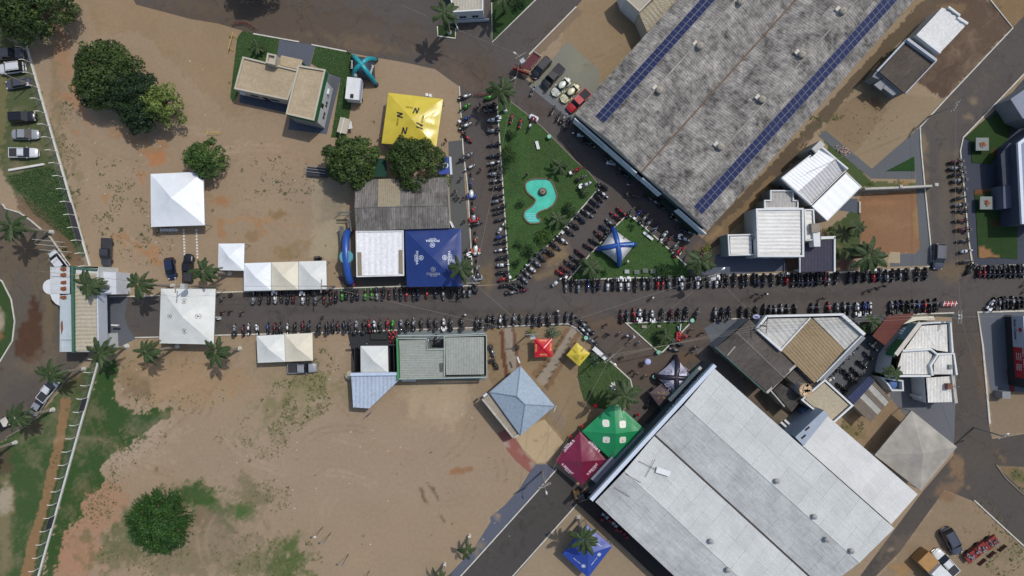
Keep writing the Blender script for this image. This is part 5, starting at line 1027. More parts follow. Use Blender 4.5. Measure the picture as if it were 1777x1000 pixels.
pm = MB(); [pm.tube((*P(px, py), 0), (*P(px, py), 2.5), .07) for px, py in ((590, 371), (608, 371), (594, 396), (599, 475))]; part(pm, 'post', METAL, gd)
# ---------------- green grey flat building south of the street
GG = ROOF('sheet_greygreen', (150, 154, 146), (124, 128, 120), 0, .8, .015, .5); GG2 = ROOF('sheet_greygreen_v', (152, 156, 148), (120, 124, 116), 90, .8, .015, .5)
g0 = thing('commercial_building', 'wide grey green roofed building with a dark courtyard, south side', 'building', *P(765, 620)); HG = 4.0
gw = PP([(689, 586), (845, 580), (845, 656), (690, 659)], HG)
part(MB().prism(PP([(691, 589), (740, 589), (741, 607), (770, 606), (771, 585), (843, 583), (843, 653), (692, 656)], HG), 0, 3.6, top=False), 'wall', M('wall_palegreen', (136, 146, 138), .8, .08), g0)
for r_ in ([(692, 591), (739, 590), (739, 607), (693, 607)], [(693, 607), (770, 606), (771, 655), (694, 657)]): roof(g0, with_z(PP(r_, 3.8), 3.65), 0, GG, .4, .04, 2.4, 8)
roof(g0, with_z(PP([(772, 586), (840, 585), (840, 650), (774, 651)], 3.8), 3.7), 90, GG2, .4, .04, 2.4, 8)
part(MB().path(PP([(770, 606), (741, 607), (740, 588), (690, 588), (690, 658), (845, 655), (844, 582), (771, 584), (771, 654)], HG), .22, 3.5, 4.0), 'parapet', M('parapet_greengrey', (150, 160, 150), .8, .12), g0)
part(MB().bar(P(689, 586, 4.2), P(691, 660, 4.2), .3, .8, 3.4), 'green_edge', M('edge_green', (60, 130, 76), .6, .1), g0)
part(MB().prism(PP([(762, 631), (770, 630), (770, 645), (763, 646)], 4), 3.76, 3.78), 'skylight_opening', M('grille_dark', (78, 80, 78), .8, .2, 3), g0)
part(MB().bar(P(690, 583, 3), P(752, 582, 3), .1, .08, 2.6).bar(P(752, 583, 3), P(841, 579, 3), .1, .08, 2.6).bar(P(841, 579, 3), P(842, 584, 3), .1, .08, 2.6), 'front_rail', M('rail_pale', (176, 184, 184), .6, .08), g0)
pm = MB(); [pm.tube((*P(px, py), 0), (*P(px, py), 2.6), .05) for px, py in ((691, 583), (720, 582.5), (752, 582), (771, 580), (805, 580), (841, 579))]; part(pm, 'rail_post', METAL, g0)
for px in (702, 711, 718): part(MB().box((*P(px, 660.5, 2.5), 2.2), (.6 if px > 705 else 1.0, .35, .6)), 'air_conditioner', WHITE, g0)
part(MB().prism(PP([(742, 590), (770, 588), (770, 604), (742, 605)]), .02, .05), 'courtyard_floor', M('floor_slate', (70, 76, 84), .8, .1), g0)
# bluish lean roof left of it, black stall base
bz = PP([(609, 649), (691, 648), (691, 661), (641, 709), (613, 707)], 3.4)
z1_ = base_bldg('storage_shed', 'pale blue slanted ribbed roof shed with cut corner', 'shed', bz, 3.2, GREYW); roof(z1_, with_z(bz, 3.4), 90, ROOF('ribbed_paleblue', (164, 176, 190), (148, 158, 172), 90, .6, .02, .4), .62, .07, 2.5, 9)
part(MB().bar(P(608, 650, 3.8), P(691, 649, 3.8), .5, .5, 3.4), 'roof_upstand', M('upstand_blue', (176, 190, 208), .7, .08), z1_)
st1 = thing('black_stall', 'black walled exhibition stall around the small white pyramid tent', 'stall', *P(650, 610))
part(MB().bar(P(606, 599, 3), P(690, 598.5, 3), .25, .5, 2.7), 'front_beam', BLACKP, st1)
for a, b in (((621, 603), (621, 648)), ((680, 603), (680, 648)), ((687, 590), (689, 648))): part(MB().bar(P(*a), P(*b), .12, 2.6, 0), 'side_panel', BLACKP, st1)
part(MB().prism(PP([(621, 600), (688, 600), (688, 650), (621, 650)]), .02, .1), 'stall_floor', M('floor_black', (36, 37, 40), .7, .1), st1)
part(MB().bar(P(643, 585, .5), P(672, 585, .5), .9, .35, .15), 'display_platform', M('platform_dark', (40, 42, 40), .7, .2), st1)
# ---------------- blue grey hip roof house
HPB = {}
def hip(name, label, poly, h, hr, ridge, mats, wallm):
    t = base_bldg(name, label, 'house', inset(poly if area(poly) > 0 else poly[::-1], .5), h - .15, wallm)
    return t
hb = PP([(903, 635), (963, 705), (903, 756), (849, 681)], 4.2)      # top, right, bottom, left
ra, rb_ = P(897, 688, 6.0), P(911, 702, 6.0)
hh = hip('hip_roof_house', 'pale blue ribbed hip roof house above the sand lot', hb, 4.2, 6.0, None, None, CREAM)
HM = [ROOF('hip_blue%d' % i, (150, 164, 176), (136, 150, 164), a, .6, .01, .3) for i, a in enumerate((-50, 42, -50, 42))]
tp, rt, bt_, lf_ = hb
roof(hh, [(*tp, 4.2), (*rt, 4.2), (*rb_, 6.0), (*ra, 6.0)], 40, HM[0], .3, .035, 2.4, 6)
roof(hh, [(*lf_, 4.2), (*bt_, 4.2), (*rb_, 6.0), (*ra, 6.0)][0:4], 42, HM[1], .3, .035, 2.4, 6)
roof(hh, [(*tp, 4.2), (*ra, 6.0), (*lf_, 4.2)], -50, HM[2], .3, .035, 2.4, 6); roof(hh, [(*rt, 4.2), (*bt_, 4.2), (*rb_, 6.0)], -50, HM[3], .3, .035, 2.4, 6)
part(MB().tube((*ra, 6.05), (*rb_, 6.05), .1).tube((*ra, 6.05), (*tp, 4.27), .08).tube((*ra, 6.05), (*lf_, 4.27), .08).tube((*rb_, 6.05), (*rt, 4.27), .08).tube((*rb_, 6.05), (*bt_, 4.27), .08), 'ridge_cap', M('ridge_blue', (120, 134, 150), .6, .08), hh)
lq2 = PP([(839, 693), (851, 683), (906, 752), (893, 760)], 3.6); part(MB().prism(lq2, 0, 3.3, top=False), 'lean_to_wall', CREAM, hh); roof(hh, with_z(lq2, 3.5), 40, ROOF('ribbed_sand', (156, 148, 132), (126, 118, 104), 40, .9, .03, .5), .3, .04, 2.4, 4)
part(MB().bar(P(837, 693, 4), P(891, 760, 4), .3, .6, 3.3).bar(P(891, 760, 4), P(906, 753, 4), .3, .6, 3.3), 'lean_to_parapet', PARB, hh)
part(MB().box((*P(842, 686, 4.4), 4.2), (.75, .4, .6), R(40)), 'air_conditioner', WHITE, hh); part(MB().box((*P(900, 626, 4), 3.0), (.3, 1.1, .15), R(20)), 'pole_sign', WHITE, hh)
for d0 in ((962, 712, 966, 704), (961, 716, 964, 709)): part(MB().bar(P(d0[0], d0[1], 2), P(d0[2], d0[3], 2), .06, .06, 1.8), 'rail', WHITE, hh)

# ================================================================== TENTS
def cloth(name, rgb, rough=.35, tr=0.0, coat=.0, var=.05):
    m = M(name, rgb, rough, var, .8, 0, .5, 0, coat); return m
def tent(label, px4, he, ha, mat, group=None, sag=.35, name='pyramid_tent', legs=True, skirt=.3, n=12, wr=.035, seed=0):
    c4 = PP(px4, he)
    if area(c4) < 0: c4 = c4[::-1]
    cx, cy = centre(c4); t = thing(name, label, 'tent', cx, cy, 0, 0, group)
    E = []
    for i in range(4):
        a, b = c4[i], c4[(i + 1) % 4]; L = math.hypot(b[0] - a[0], b[1] - a[1]); nx_, ny_ = (b[1] - a[1]) / L, -(b[0] - a[0]) / L
        E.append((nx_, ny_, nx_ * (a[0] - cx) + ny_ * (a[1] - cy)))
    def zf(x, y):
        tt = max((nx_ * (x - cx) + ny_ * (y - cy)) / d for nx_, ny_, d in E)
        u = max(0, 1 - tt); ang_ = math.atan2(y - cy, x - cx)
        w_ = wr * (1.6 * mnoise.noise((x * .45 + seed, y * .45, seed)) + 1.3 * (1 - 2 * abs(mnoise.noise((ang_ * 2.2 + seed, tt * .7, 3.1)))) * tt) * min(1, u * 5) * min(1, tt * 3)
        return he + (ha - he) * (u * (1 - sag) + u * u * sag) + w_
    mb = MB()
    for i in range(4):
        a, b = c4[i], c4[(i + 1) % 4]; rows = []
        for r in range(n + 1):
            f = r / n; row = []
            for k in range(r + 1 if r else 1):
                g_ = k / r if r else 0
                x = cx + ((a[0] + (b[0] - a[0]) * g_) - cx) * f; y = cy + ((a[1] + (b[1] - a[1]) * g_) - cy) * f
                row.append((x, y, zf(x, y)))
            rows.append(row)
        vs = [p for r in rows for p in r]; fs = []; st = [0]
        for r in rows: st.append(st[-1] + len(r))
        for r in range(n):
            for k in range(len(rows[r])):
                fs.append((st[r] + k, st[r + 1] + k, st[r + 1] + k + 1))
                if k < len(rows[r]) - 1: fs.append((st[r] + k, st[r + 1] + k + 1, st[r] + k + 1))
        mb.add(vs, fs)
    part(mb, 'canopy', mat, t)
    sk = MB()
    for i in range(4):
        a, b = c4[i], c4[(i + 1) % 4]; sk.add([(*a, he), (*b, he), (*b, he - skirt), (*a, he - skirt)], [(0, 3, 2, 1), (0, 1, 2, 3)])
    part(sk, 'valance', mat, t)
    if legs:
        pm = MB(); [pm.tube((x, y, 0), (x, y, he - .05), .06, n=6) for x, y in inset(c4, .12)]; part(pm, 'leg', METAL, t)
    return t, zf, c4
TW = cloth('pvc_white', (220, 224, 226), .38); TW2 = cloth('pvc_white_aged', (206, 208, 202), .45, var=.08); TCR = cloth('pvc_cream', (208, 201, 180), .45, var=.07); TY = cloth('pvc_yellow', (198, 178, 62), .3); TB = cloth('pvc_blue', (36, 56, 112), .3); TB2 = cloth('pvc_bright_blue', (44, 68, 148), .35)
TG = cloth('pvc_green', (34, 132, 82), .3); TM = cloth('pvc_maroon', (112, 32, 58), .35); TR = cloth('pvc_red', (190, 34, 44), .35); TDB = cloth('cloth_aubergine', (74, 58, 62), .6); TDIRT = M('canvas_dirty', (154, 149, 139), .85, .3, .35)
GJ = 'joined white pyramid awnings beside the main street'
tent('large white pyramid tent in the middle of the left sand lot', [(261, 302), (352.5, 298), (355, 391), (262, 394)], 3.2, 5.4, TW, seed=1)
tent('small white pyramid tent next to the row of three joined awnings', [(379, 423), (424, 422.5), (423, 470), (378, 469)], 3.0, 4.2, TW, seed=2)
tent('leftmost and whitest of the three joined pyramid awnings north of the street', [(423, 457), (470, 455.5), (470, 504), (423, 505)], 2.9, 4.1, TW, GJ, seed=3)
tent('cream coloured middle one of the three joined pyramid awnings', [(470.5, 455.5), (517.5, 454), (517.5, 503), (470.5, 504)], 2.9, 4.1, TCR, GJ, seed=4)
tent('greyish right end one of the three joined pyramid awnings', [(518, 454), (566, 452.5), (567, 502), (518, 503)], 2.9, 4.1, TW2, GJ, seed=5)
lt, lz, _ = tent('large off-white tent with four round emblems spanning the street by the portal', [(279, 501), (374, 501.5), (370.5, 598), (276, 596)], 4.2, 6.0, TW2, seed=6, n=16)
EMB = M('print_grey', (98, 98, 94), .7, .1)
def disc_on(mb, x, y, r0, r1, zf, a0=0, a1=360, off=.05, n=20, mi=0):
    vs = []; k = max(3, int(n * (a1 - a0) / 360))
    for i in range(k + 1):
        a = R(a0 + (a1 - a0) * i / k)
        for r in (r0, r1): X, Y = x + r * math.cos(a), y + r * math.sin(a); vs.append((X, Y, zf(X, Y) + off))
    return mb.add(vs, [(2 * i, 2 * i + 1, 2 * i + 3, 2 * i + 2) for i in range(k)], mi)
em = MB()
for px, py, rt_ in ((319, 523, 0), (344, 549, 270), (319.5, 575, 180), (293.5, 549, 90)):
    x, y = P(px, py, 5); disc_on(em, x, y, .38, .44, lz, 20 + rt_, 160 + rt_, .06); disc_on(em, x, y, .38, .44, lz, 200 + rt_, 340 + rt_, .06)
    print_on(em, 'A', x, y, rt_, .42, lz, 1, .07); disc_on(em, x, y, 0, .12, lz, 0, 360, .08)
part(em, 'printed_emblems', EMB, lt)
tent('greyer left one of two joined awnings south of the street', [(445, 583), (493, 580.5), (495, 628), (447, 630)], 2.9, 4.1, TW2, GJ, seed=7)
tent('cream right one of two joined awnings south of the street', [(493.5, 580.5), (542, 578), (543, 626), (495.5, 628)], 2.9, 4.1, TCR, GJ, seed=8)
tent('small white pyramid tent inside the black walled stall', [(625.5, 600), (673, 600), (674, 648), (626, 648)], 3.1, 4.5, TW2, seed=9)
yt, yz, _ = tent('bright yellow pyramid tent with black N marks, partly under a tree', [(674, 161), (769, 172), (757, 256), (662, 249)], 3.4, 5.0, TY, seed=10, wr=.09, n=18)
pb_ = MB(); pg_ = MB()
def N_(mb, px, py, deg, s):
    x, y = P(px, py, 4.2); a = R(deg)
    def tr(u, v): return (x + (u * math.cos(a) - v * math.sin(a)) * s, y + (u * math.sin(a) + v * math.cos(a)) * s)
    for q in (([-.62, -.5], [-.40, -.5], [-.10, .5], [-.32, .5]), ([-.32, .5], [-.10, .5], [.10, -.5], [-.08, -.5]), ([-.08, -.5], [.14, -.5], [.5, .5], [.28, .5])):
        mb.add([(*tr(*p), yz(*tr(*p)) + .06) for p in q], [(0, 1, 2, 3)])
for px, py, dg, nx1, ny1 in ((721.5, 192.5, 180, -11, 6), (694, 200.5, 270, -6, -14), (728.5, 218.5, 90, 5, 13), (702.5, 227, 0, 12, -6)):
    N_(pb_, px, py, dg, 1.05)
for px, py, dg in ((711, 187, 172), (690, 212, 262), (734, 207, 82)): print_on(pg_, 'NOOMA', *P(px, py, 4), dg, 1.3, yz, 1.2, .06)
part(pb_, 'printed_marks', BLACKP, yt); part(pg_, 'printed_lettering', M('print_olive', (130, 116, 30), .6, .05), yt)
bt1, bz1, _ = tent('large royal blue pyramid tent with white round logos by the street corner', [(702, 399), (800.5, 397), (801.5, 497), (706, 498)], 3.6, 5.4, TB, seed=11, wr=.06, n=18)
def pin(mb, mg, px, py, deg, zf, s=1.0, h=4.4):
    x, y = P(px, py, h); a = R(deg); dx, dy = -math.sin(a), math.cos(a)
    disc_on(mb, x, y, .34 * s, .42 * s, zf, 0, 360, .06)
    print_on(mb, 'PIONEIRA', x - dx * .72 * s, y - dy * .72 * s, deg, 2.3 * s, zf, 1.1, .06); print_on(mb, 'VEICULOS', x - dx * 1.07 * s, y - dy * 1.07 * s, deg, 1.15 * s, zf, 1.2, .06)
    for k in range(3): print_on(mb, '=', x + dx * (k - 1) * .13 * s, y + dy * (k - 1) * .13 * s, deg, .42 * s, zf, .4, .07)
wp = MB()
for px, py, dg in ((750.5, 425.5, 180), (731, 447.5, 270), (772, 447, 90), (752, 468, 0)): wp = MB(); pin(wp, None, px, py, dg, bz1); part(wp, 'printed_logo', M('print_white', (204, 212, 224), .5, .04), bt1)
gt, gz_, _ = tent('green pyramid tent with four white rounded squares under the palm', [(1010, 749), (1066, 697), (1120.5, 746.5), (1067, 804)], 3.4, 5.3, TG, seed=12, wr=.05, n=16)
sq = MB(); sm = MB()
for px, py in ((1052, 735.5), (1081, 737), (1052.5, 764), (1081, 764)):
    x, y = P(px, py, 4.5); vs = [(0, 0)]; rr = []
    for cxs, cys, a0 in ((1, 1, 0), (-1, 1, 90), (-1, -1, 180), (1, -1, 270)):
        for k in range(5): a = R(a0 + 22.5 * k); rr.append((x + cxs * .27 + .3 * math.cos(a), y + cys * .27 + .3 * math.sin(a)))
    sq.add([(x, y, gz_(x, y) + .07)] + [(u, v, gz_(u, v) + .07) for u, v in rr], [(0, i + 1, (i + 1) % 20 + 1) for i in range(20)])
    sm.add([(x + a, y + b, gz_(x, y) + .09) for a, b in ((-.03, -.3), (.03, -.3), (.03, .05), (-.03, .05))], [(0, 1, 2, 3)])
part(sq, 'printed_squares', M('print_cream', (216, 216, 204), .5, .04), gt); part(sm, 'printed_strokes', EMB, gt)
mt_, mz_, mc4 = tent('maroon pyramid tent with white lettering beside the green tent', [(963.5, 799.5), (1006.7, 749), (1051.6, 798), (1010, 843)], 3.2, 4.9, TM, seed=13, wr=.05, n=16)
mm = MB()
for px, py, dg in ((986, 777, 228), (1030, 774.5, 137), (987, 817, -43), (1030, 813, 48)):
    x, y = P(px, py, 3.8); print_on(mm, 'BREVANT', x, y, dg, 2.0, mz_, 1.25, .05); a = R(dg); print_on(mm, 'sementes', x + math.sin(a) * .33, y - math.cos(a) * .33, dg, 1.0, mz_, 1, .05)
    print_on(mm, '%', x - math.cos(a) * 1.35, y - math.sin(a) * 1.35, dg, .38, mz_, 1, .05)
part(mm, 'printed_lettering', M('print_pinkwhite', (226, 204, 212), .5, .04), mt_)
b3, b3z, _ = tent('bright blue pyramid tent under a palm at the bottom edge', [(976, 962), (1018, 911), (1063, 948), (1020.5, 1003)], 3.2, 4.8, TB2, seed=14, n=14)
for px, py, dg, qx, qy in ((1001.5, 974, -38, 1012.5, 982.5), (1031, 974, 52, 1039.5, 962), (1037, 943, 142, 1030, 935)):
    print_on(wp, 'PIONEIRA VEICULOS', *P(px, py, 3.6), dg, 1.6, b3z, 1.4, .06); x, y = P(qx, qy, 3.6); disc_on(wp, x, y, .28, .35, b3z, 0, 360, .06); disc_on(wp, x, y, 0, .2, b3z, 0, 360, .06); part(wp, 'printed_logo', M('print_white', (204, 212, 224), .5, .04), b3); wp = MB()
r1, rz, rc = tent('small red canopy tent in the brown gravel garden', [(927, 588), (958, 588), (959, 619), (928, 620)], 2.5, 3.1, TR, seed=15, n=8, wr=.01)
x, y = centre(rc)
for q in range(2): part(MB().chain([(*mix(rc[q], rc[q + 2], t), rz(*mix(rc[q], rc[q + 2], t)) + .04) for t in (.02, .25, .5, .75, .98)], [.2] * 5, 6), 'cross_tube', TR, r1)
wp = MB()
for px, py, dg in ((943, 590.8, 0), (943, 616, 180), (930, 604, 90), (956, 603, -90)): print_on(wp, 'Honda', *P(px, py, 2.7), dg, 1.2, rz, 1.1, .05)
part(wp, 'printed_lettering', M('print_gold', (212, 170, 110), .5, .05), r1)
y1t, y1z, yc = tent('small yellow canopy tent with dark lettering beside the lawn', [(1001, 595), (1024, 613.6), (1005, 635.7), (983, 616.6)], 2.8, 3.6, TY, seed=16, n=8, wr=.015)
wp = MB()
for px, py, dg in ((996.5, 609, 218 + 90), (1010.5, 607.5, 140 + 90), (1011, 621.5, 48), (998, 622, -42)): print_on(wp, 'NOOMA', *P(px, py, 3), dg, .8, y1z, 1.5, .05)
part(wp, 'printed_lettering', M('print_olive', (130, 116, 30), .6, .05), y1t)
a1t, a1z, _ = tent('dark aubergine canopy tent beside the black and white inflatable', [(1127, 682.5), (1148, 666), (1167, 686), (1144.5, 706)], 2.8, 3.2, TDB, seed=17, n=8, wr=.02)
wp = MB()
for px, py, dg in ((1143, 682, 135), (1152, 681.5, 45), (1143, 690.5, 225), (1152, 690.5, -45)): print_on(wp, 'MMM', *P(px, py, 3), dg, .55, a1z, 1.6, .05)
part(wp, 'printed_lettering', M('print_gold2', (128, 116, 72), .6, .05), a1t)
tent('big weathered grey beige pyramid tent near the bottom right', [(1518, 790), (1582, 712.5), (1661, 776), (1598, 852)], 3.6, 5.6, TDIRT, seed=18, n=16, sag=.2, wr=.05)
sb = thing('blue_kiosk', 'blue exhibition kiosk with white rim poking out under the right tree', 'kiosk', *P(774, 290)); bq2 = PP([(762, 274), (781, 272), (783, 301), (762, 303)], 3.2)
part(MB().prism(bq2, 2.6, 3.1, bot=True), 'kiosk_roof', TB2, sb); part(MB().bar(P(781, 272, 3.3), P(783, 303, 3.3), .35, .8, 2.5), 'white_rim', WHITE, sb); x, y = P(773, 287, 3.2); part(disc_on(MB(), x, y, .3, .5, lambda a, b: 3.12), 'round_logo', M('print_white', (204, 212, 224), .5, .04), sb)
pm = MB(); [pm.tube((x, y, 0), (x, y, 2.6), .05) for x, y in bq2]; part(pm, 'post', METAL, sb)
# ---- inflatable X tents
def xtent(label, feet, apx, ha, armm, clothm, r0=.5, cham=.42, fabric=True, tips=None, group=None):
    """feet: four plan pixels at the ground going round; arms bulge outwards"""
    F4 = [P(x, y, .5) for x, y in feet]; A = P(apx[0], apx[1], ha); t = thing('inflatable_tent', label, 'tent', A[0], A[1], 0, 0, group)
    def arm(f, u):       # u=0 apex, 1 foot: quarter-arch
        return (A[0] + (f[0] - A[0]) * u, A[1] + (f[1] - A[1]) * u, .2 + (ha - .2) * (1 - u ** 3.2))
    for i, f in enumerate(F4):
        us = [k / 10 for k in range(11)]
        part(MB().chain([arm(f, u) for u in us], [r0 * (1.0 - .1 * u) for u in us], 10), 'arm', armm, t, smooth=True)
        if tips: x, y, z = arm(f, 1); part(MB().ell((x, y, .35), (r0 * 1.05, r0 * 1.05, .5), 10, 5, 0, 0, -.6), 'arm_foot', tips, t, smooth=True)
    part(MB().ell((A[0], A[1], ha), (r0 * 1.15, r0 * 1.15, r0 * 1.1), 12, 8), 'hub', armm, t, smooth=True)
    zs = []
    if fabric:
        for i in range(4):
            a, b = F4[i], F4[(i + 1) % 4]; mb = MB(); n = 8; vs = []; fs = []
            for r in range(n + 1):
                u = r / n * .98; pa_, pb2 = arm(a, u), arm(b, u)
                for k in range(n + 1):
                    g_ = k / n; s_ = 4 * g_ * (1 - g_); pull = .045 * s_ * (r / n) ** 2
                    x = pa_[0] + (pb2[0] - pa_[0]) * g_; y = pa_[1] + (pb2[1] - pa_[1]) * g_
                    x += (A[0] - x) * pull; y += (A[1] - y) * pull
                    vs.append((x, y, pa_[2] + (pb2[2] - pa_[2]) * g_ + .5 * s_ * (r / n) ** 2 + .12))
            for r in range(n):
                for k in range(n): o = r * (n + 1) + k; fs.append((o, o + 1, o + n + 2, o + n + 1))
            part(mb.add(vs, fs), 'fabric_panel', clothm, t, smooth=True)
    return t, A, F4, arm
INB = cloth('inflatable_blue', (38, 78, 150), .35); INK = cloth('inflatable_black', (44, 40, 54), .4); INT = cloth('inflatable_teal', (28, 140, 150), .35); CWH = cloth('cloth_white', (206, 206, 204), .5); CLV = cloth('cloth_lilacwhite', (212, 210, 226), .5); CDK = cloth('cloth_darkgrey', (52, 62, 72), .6)
x1, A1, f1, arm1 = xtent('blue and white inflatable cross tent on the triangular lawn', [(1063, 396), (1102.6, 424.5), (1074, 461), (1037.5, 433)], (1072, 426), 3.4, INB, CWH, .47)
wm_ = MB()
for px, py, s_, dg in ((1052, 412, '=== ==', 55), (1082, 413.5, 'o', 0), (1059.5, 445, 'C', 0), (1087, 444, '== ===', 55)):
    x, y = P(px, py, 2.5); print_on(wm_, s_, x, y, dg, 1.2 if len(s_) > 1 else .35, lambda a, b: 2.9, 1, .05)
part(wm_, 'printed_marks', DARK, x1); tm = MB(); print_on(tm, 'unimed', *P(1090, 424, 3), 4, 1.6, lambda a, b: 3.75, 1, .02); part(tm, 'arm_lettering', M('print_paleblue', (140, 170, 210), .5, .04), x1)
x2, A2, f2_, arm2 = xtent('black inflatable cross tent with ornate white fabric panels by the warehouse canopy', [(1173, 619), (1203, 655.5), (1171.5, 690), (1135.5, 652)], (1173, 655.5), 3.6, INK, CLV, .47, tips=None)
orn = MB()
for px, py, dg in ((1162, 644, 45), (1184.5, 644, -45), (1160, 667, 135), (1183, 668, -135)):
    x, y = P(px, py, 3); a0 = R(dg)
    for k in range(34):
        rr = random.gauss(0, .35); ll = random.gauss(0, .8) * .6; X = x + rr * math.cos(a0) - ll * math.sin(a0); Y = y + rr * math.sin(a0) + ll * math.cos(a0)
        d = math.hypot(X - A2[0], Y - A2[1]); 
        if d > 2.6 or min(abs(X - A2[0]), abs(Y - A2[1])) < .6: continue
        disc_on(orn, X, Y, .06, .15, lambda u, v: 3.75, random.uniform(0, 180), random.uniform(200, 360), .0, 12)
part(orn, 'printed_ornament', M('print_damask', (140, 138, 160), .6, .2), x2)['kind'] = 'stuff'
x3, A3, f3, arm3 = xtent('teal inflatable cross tent with dark panels near the white food truck', [(613, 98), (652, 103), (652.5, 146), (613, 137)], (627, 112), 3.6, INT, CDK, .42, tips=CDK)
tm = MB(); print_on(tm, 'Unicred', *P(645, 122, 2.6), 72, 1.6, lambda a, b: 2.9, 1.3, .0); print_on(tm, 'Unicred', *P(611, 113, 2.6), 90, 1.4, lambda a, b: 2.9, 1.1, .0); part(tm, 'printed_lettering', CWH, x3)
# blue inflatable arch
ar = thing('inflatable_arch', 'long blue inflatable arch with red ends beside the white booth', 'arch', *P(612, 448))
fA, fB = P(609, 402), P(614, 492); pts = []
for k in range(15):
    a = math.pi * k / 14; pts.append((fA[0] + (fB[0] - fA[0]) * (1 - math.cos(a)) / 2 - .1, fA[1] + (fB[1] - fA[1]) * (1 - math.cos(a)) / 2, .2 + 3.9 * math.sin(a) ** .7))
part(MB().chain(pts[1:-1], [.62] * 13, 12), 'arch_tube', INB, ar, smooth=True); part(MB().chain(pts[:2], [.6, .62], 12), 'arch_end', TR, ar); part(MB().chain(pts[-2:], [.62, .6], 12), 'arch_end', TR, ar)
x, y = P(605, 446, 4.2); part(MB().tube((x - .35, y, 3.9), (x - .45, y, 4.35), 1.15, 1.15, 18), 'round_sign', M('sign_teal', (92, 152, 158), .5, .1), ar)

# ================================================================== VEGETATION
BARK = M('bark', (92, 76, 62), .95, .3, 3); PBARK = M('palm_trunk', (136, 126, 112), .95, .25, 3); LIME = M('limewash', (206, 204, 196), .9, .08, 2)
LF = {'mango': LEAF('leaf_dark', (34, 52, 24), (72, 92, 42)), 'mid': LEAF('leaf_mid', (38, 64, 26), (78, 104, 44)), 'bright': LEAF('leaf_bright', (62, 84, 38), (118, 132, 66)), 'deep': LEAF('leaf_deep', (20, 38, 24), (44, 66, 34)),
      'palm': LEAF('leaf_palm', (30, 44, 26), (66, 82, 46)), 'grey': LEAF('leaf_grey', (62, 84, 62), (110, 128, 100)), 'lime': LEAF('leaf_lime', (74, 92, 34), (124, 134, 52)), 'weed': LEAF('leaf_weed', (66, 76, 44), (118, 118, 74)), 'blue': LEAF('leaf_cypress', (26, 56, 22), (60, 92, 38))}
def quads(name, cen, ax, ay, tone, mat):
    n = len(cen); V = np.stack([cen - ax - ay, cen + ax * .9 - ay * .9, cen + ax * 1.05 + ay, cen - ax * .9 + ay * .9], 1).reshape(-1, 3)
    F = np.arange(n * 4).reshape(n, 4); me = np_mesh(name, V, F, mat)
    c = np.repeat(tone, 4)[:, None] * np.ones((1, 3)); setcol(me, c); return me
def leafcloud(rg, blobs, per, size, up=.25, flat_=.0):
    """leaf-sized faces on the surfaces of many small clumps"""
    cs, xs, ys, ts = [], [], [], []
    for (bx, by, bz, br), tn in blobs:
        k = int(per * br * br); d = rg.normal(size=(k, 3)); d[:, 2] = np.abs(d[:, 2]) * .9 + rg.uniform(-.7, .2, k); d /= np.linalg.norm(d, axis=1)[:, None]
        r = br * rg.uniform(.72, 1.08, k)[:, None]; c = np.array([bx, by, bz]) + d * r * np.array([1, 1, .8])
        nrm_ = d + rg.normal(scale=.45, size=(k, 3)) + np.array([0, 0, up]); nrm_ /= np.linalg.norm(nrm_, axis=1)[:, None]
        q = np.cross(nrm_, rg.normal(size=(k, 3))); q /= np.linalg.norm(q, axis=1)[:, None]; w_ = np.cross(nrm_, q)
        s_ = size * rg.uniform(.6, 1.25, k)[:, None]; cs.append(c); xs.append(q * s_); ys.append(w_ * s_ * rg.uniform(.4, .75, k)[:, None]); ts.append(np.clip(tn + rg.normal(scale=.2, size=k), 0, 1))
    return np.concatenate(cs), np.concatenate(xs), np.concatenate(ys), np.concatenate(ts)
def tree(label, px, py, rpx, h, kind, seed, name='tree', group=None, asp=(1, 1), rot=0, per=125, size=.15, nb=None, low=.35):
    """px, py, rpx: crown middle and radius as seen from above at crown height"""
    rg = np.random.default_rng(seed); hz = h * .72; x, y = P(px, py, hz); r = rpx / 10 * (H - hz) / H
    t = thing(name, label, 'tree', x, y, 0, 0, group); nb = nb or int(20 + r * r * 4.2); bl = []
    for i in range(nb):
        a = rg.uniform(0, 2 * math.pi); q = math.sqrt(rg.uniform(0, 1)); rr = q * r * .86 * (1 + .12 * math.sin(3 * a + seed) + .06 * math.sin(7 * a))
        u, v = rr * math.cos(a) * asp[0], rr * math.sin(a) * asp[1]; X = u * math.cos(rot) - v * math.sin(rot); Y = u * math.sin(rot) + v * math.cos(rot)
        z = h * (low + (1 - low) * math.sqrt(max(0, 1 - q * q * .92))) - rg.uniform(0, .16) * h
        bl.append(((X, Y, z - .5, rg.uniform(.55, 1.15) * (r / 6) ** .35), rg.uniform(.1, .9)))
    c, ax, ay, tn = leafcloud(rg, bl, per, size); o = link('crown', quads('crown', c, ax, ay, tn, LF[kind]), t); ORG[o.name] = ORG[t.name]
    tm_ = MB(); tr_ = .07 * r; tm_.chain([(x, y, 0), (x + .1, y, h * .2), (x, y + .1, h * .42)], [tr_ * 1.5, tr_, tr_ * .85], 9)
    part(tm_, 'trunk', BARK, t)
    for i in range(5):
        a = i * 1.26 + seed; e_ = (x + math.cos(a) * r * .62, y + math.sin(a) * r * .62, h * .72)
        part(MB().chain([(x, y + .05, h * .38), (x + math.cos(a) * r * .3, y + math.sin(a) * r * .3, h * .6), e_], [tr_ * .6, tr_ * .42, tr_ * .15], 6), 'limb', BARK, t)
    return t
tree('huge dark tree filling the top left corner', 38, 2, 72, 9.5, 'mango', 1, asp=(1.15, .9))
tree('large dark olive green tree, biggest of the clump in the upper left lot', 174, 124, 68, 9.0, 'mango', 2, asp=(1, .95))
tree('blackish green tree in the middle of the upper left clump', 226, 165, 58, 8.2, 'deep', 3, asp=(1.1, .8), rot=-1.1)
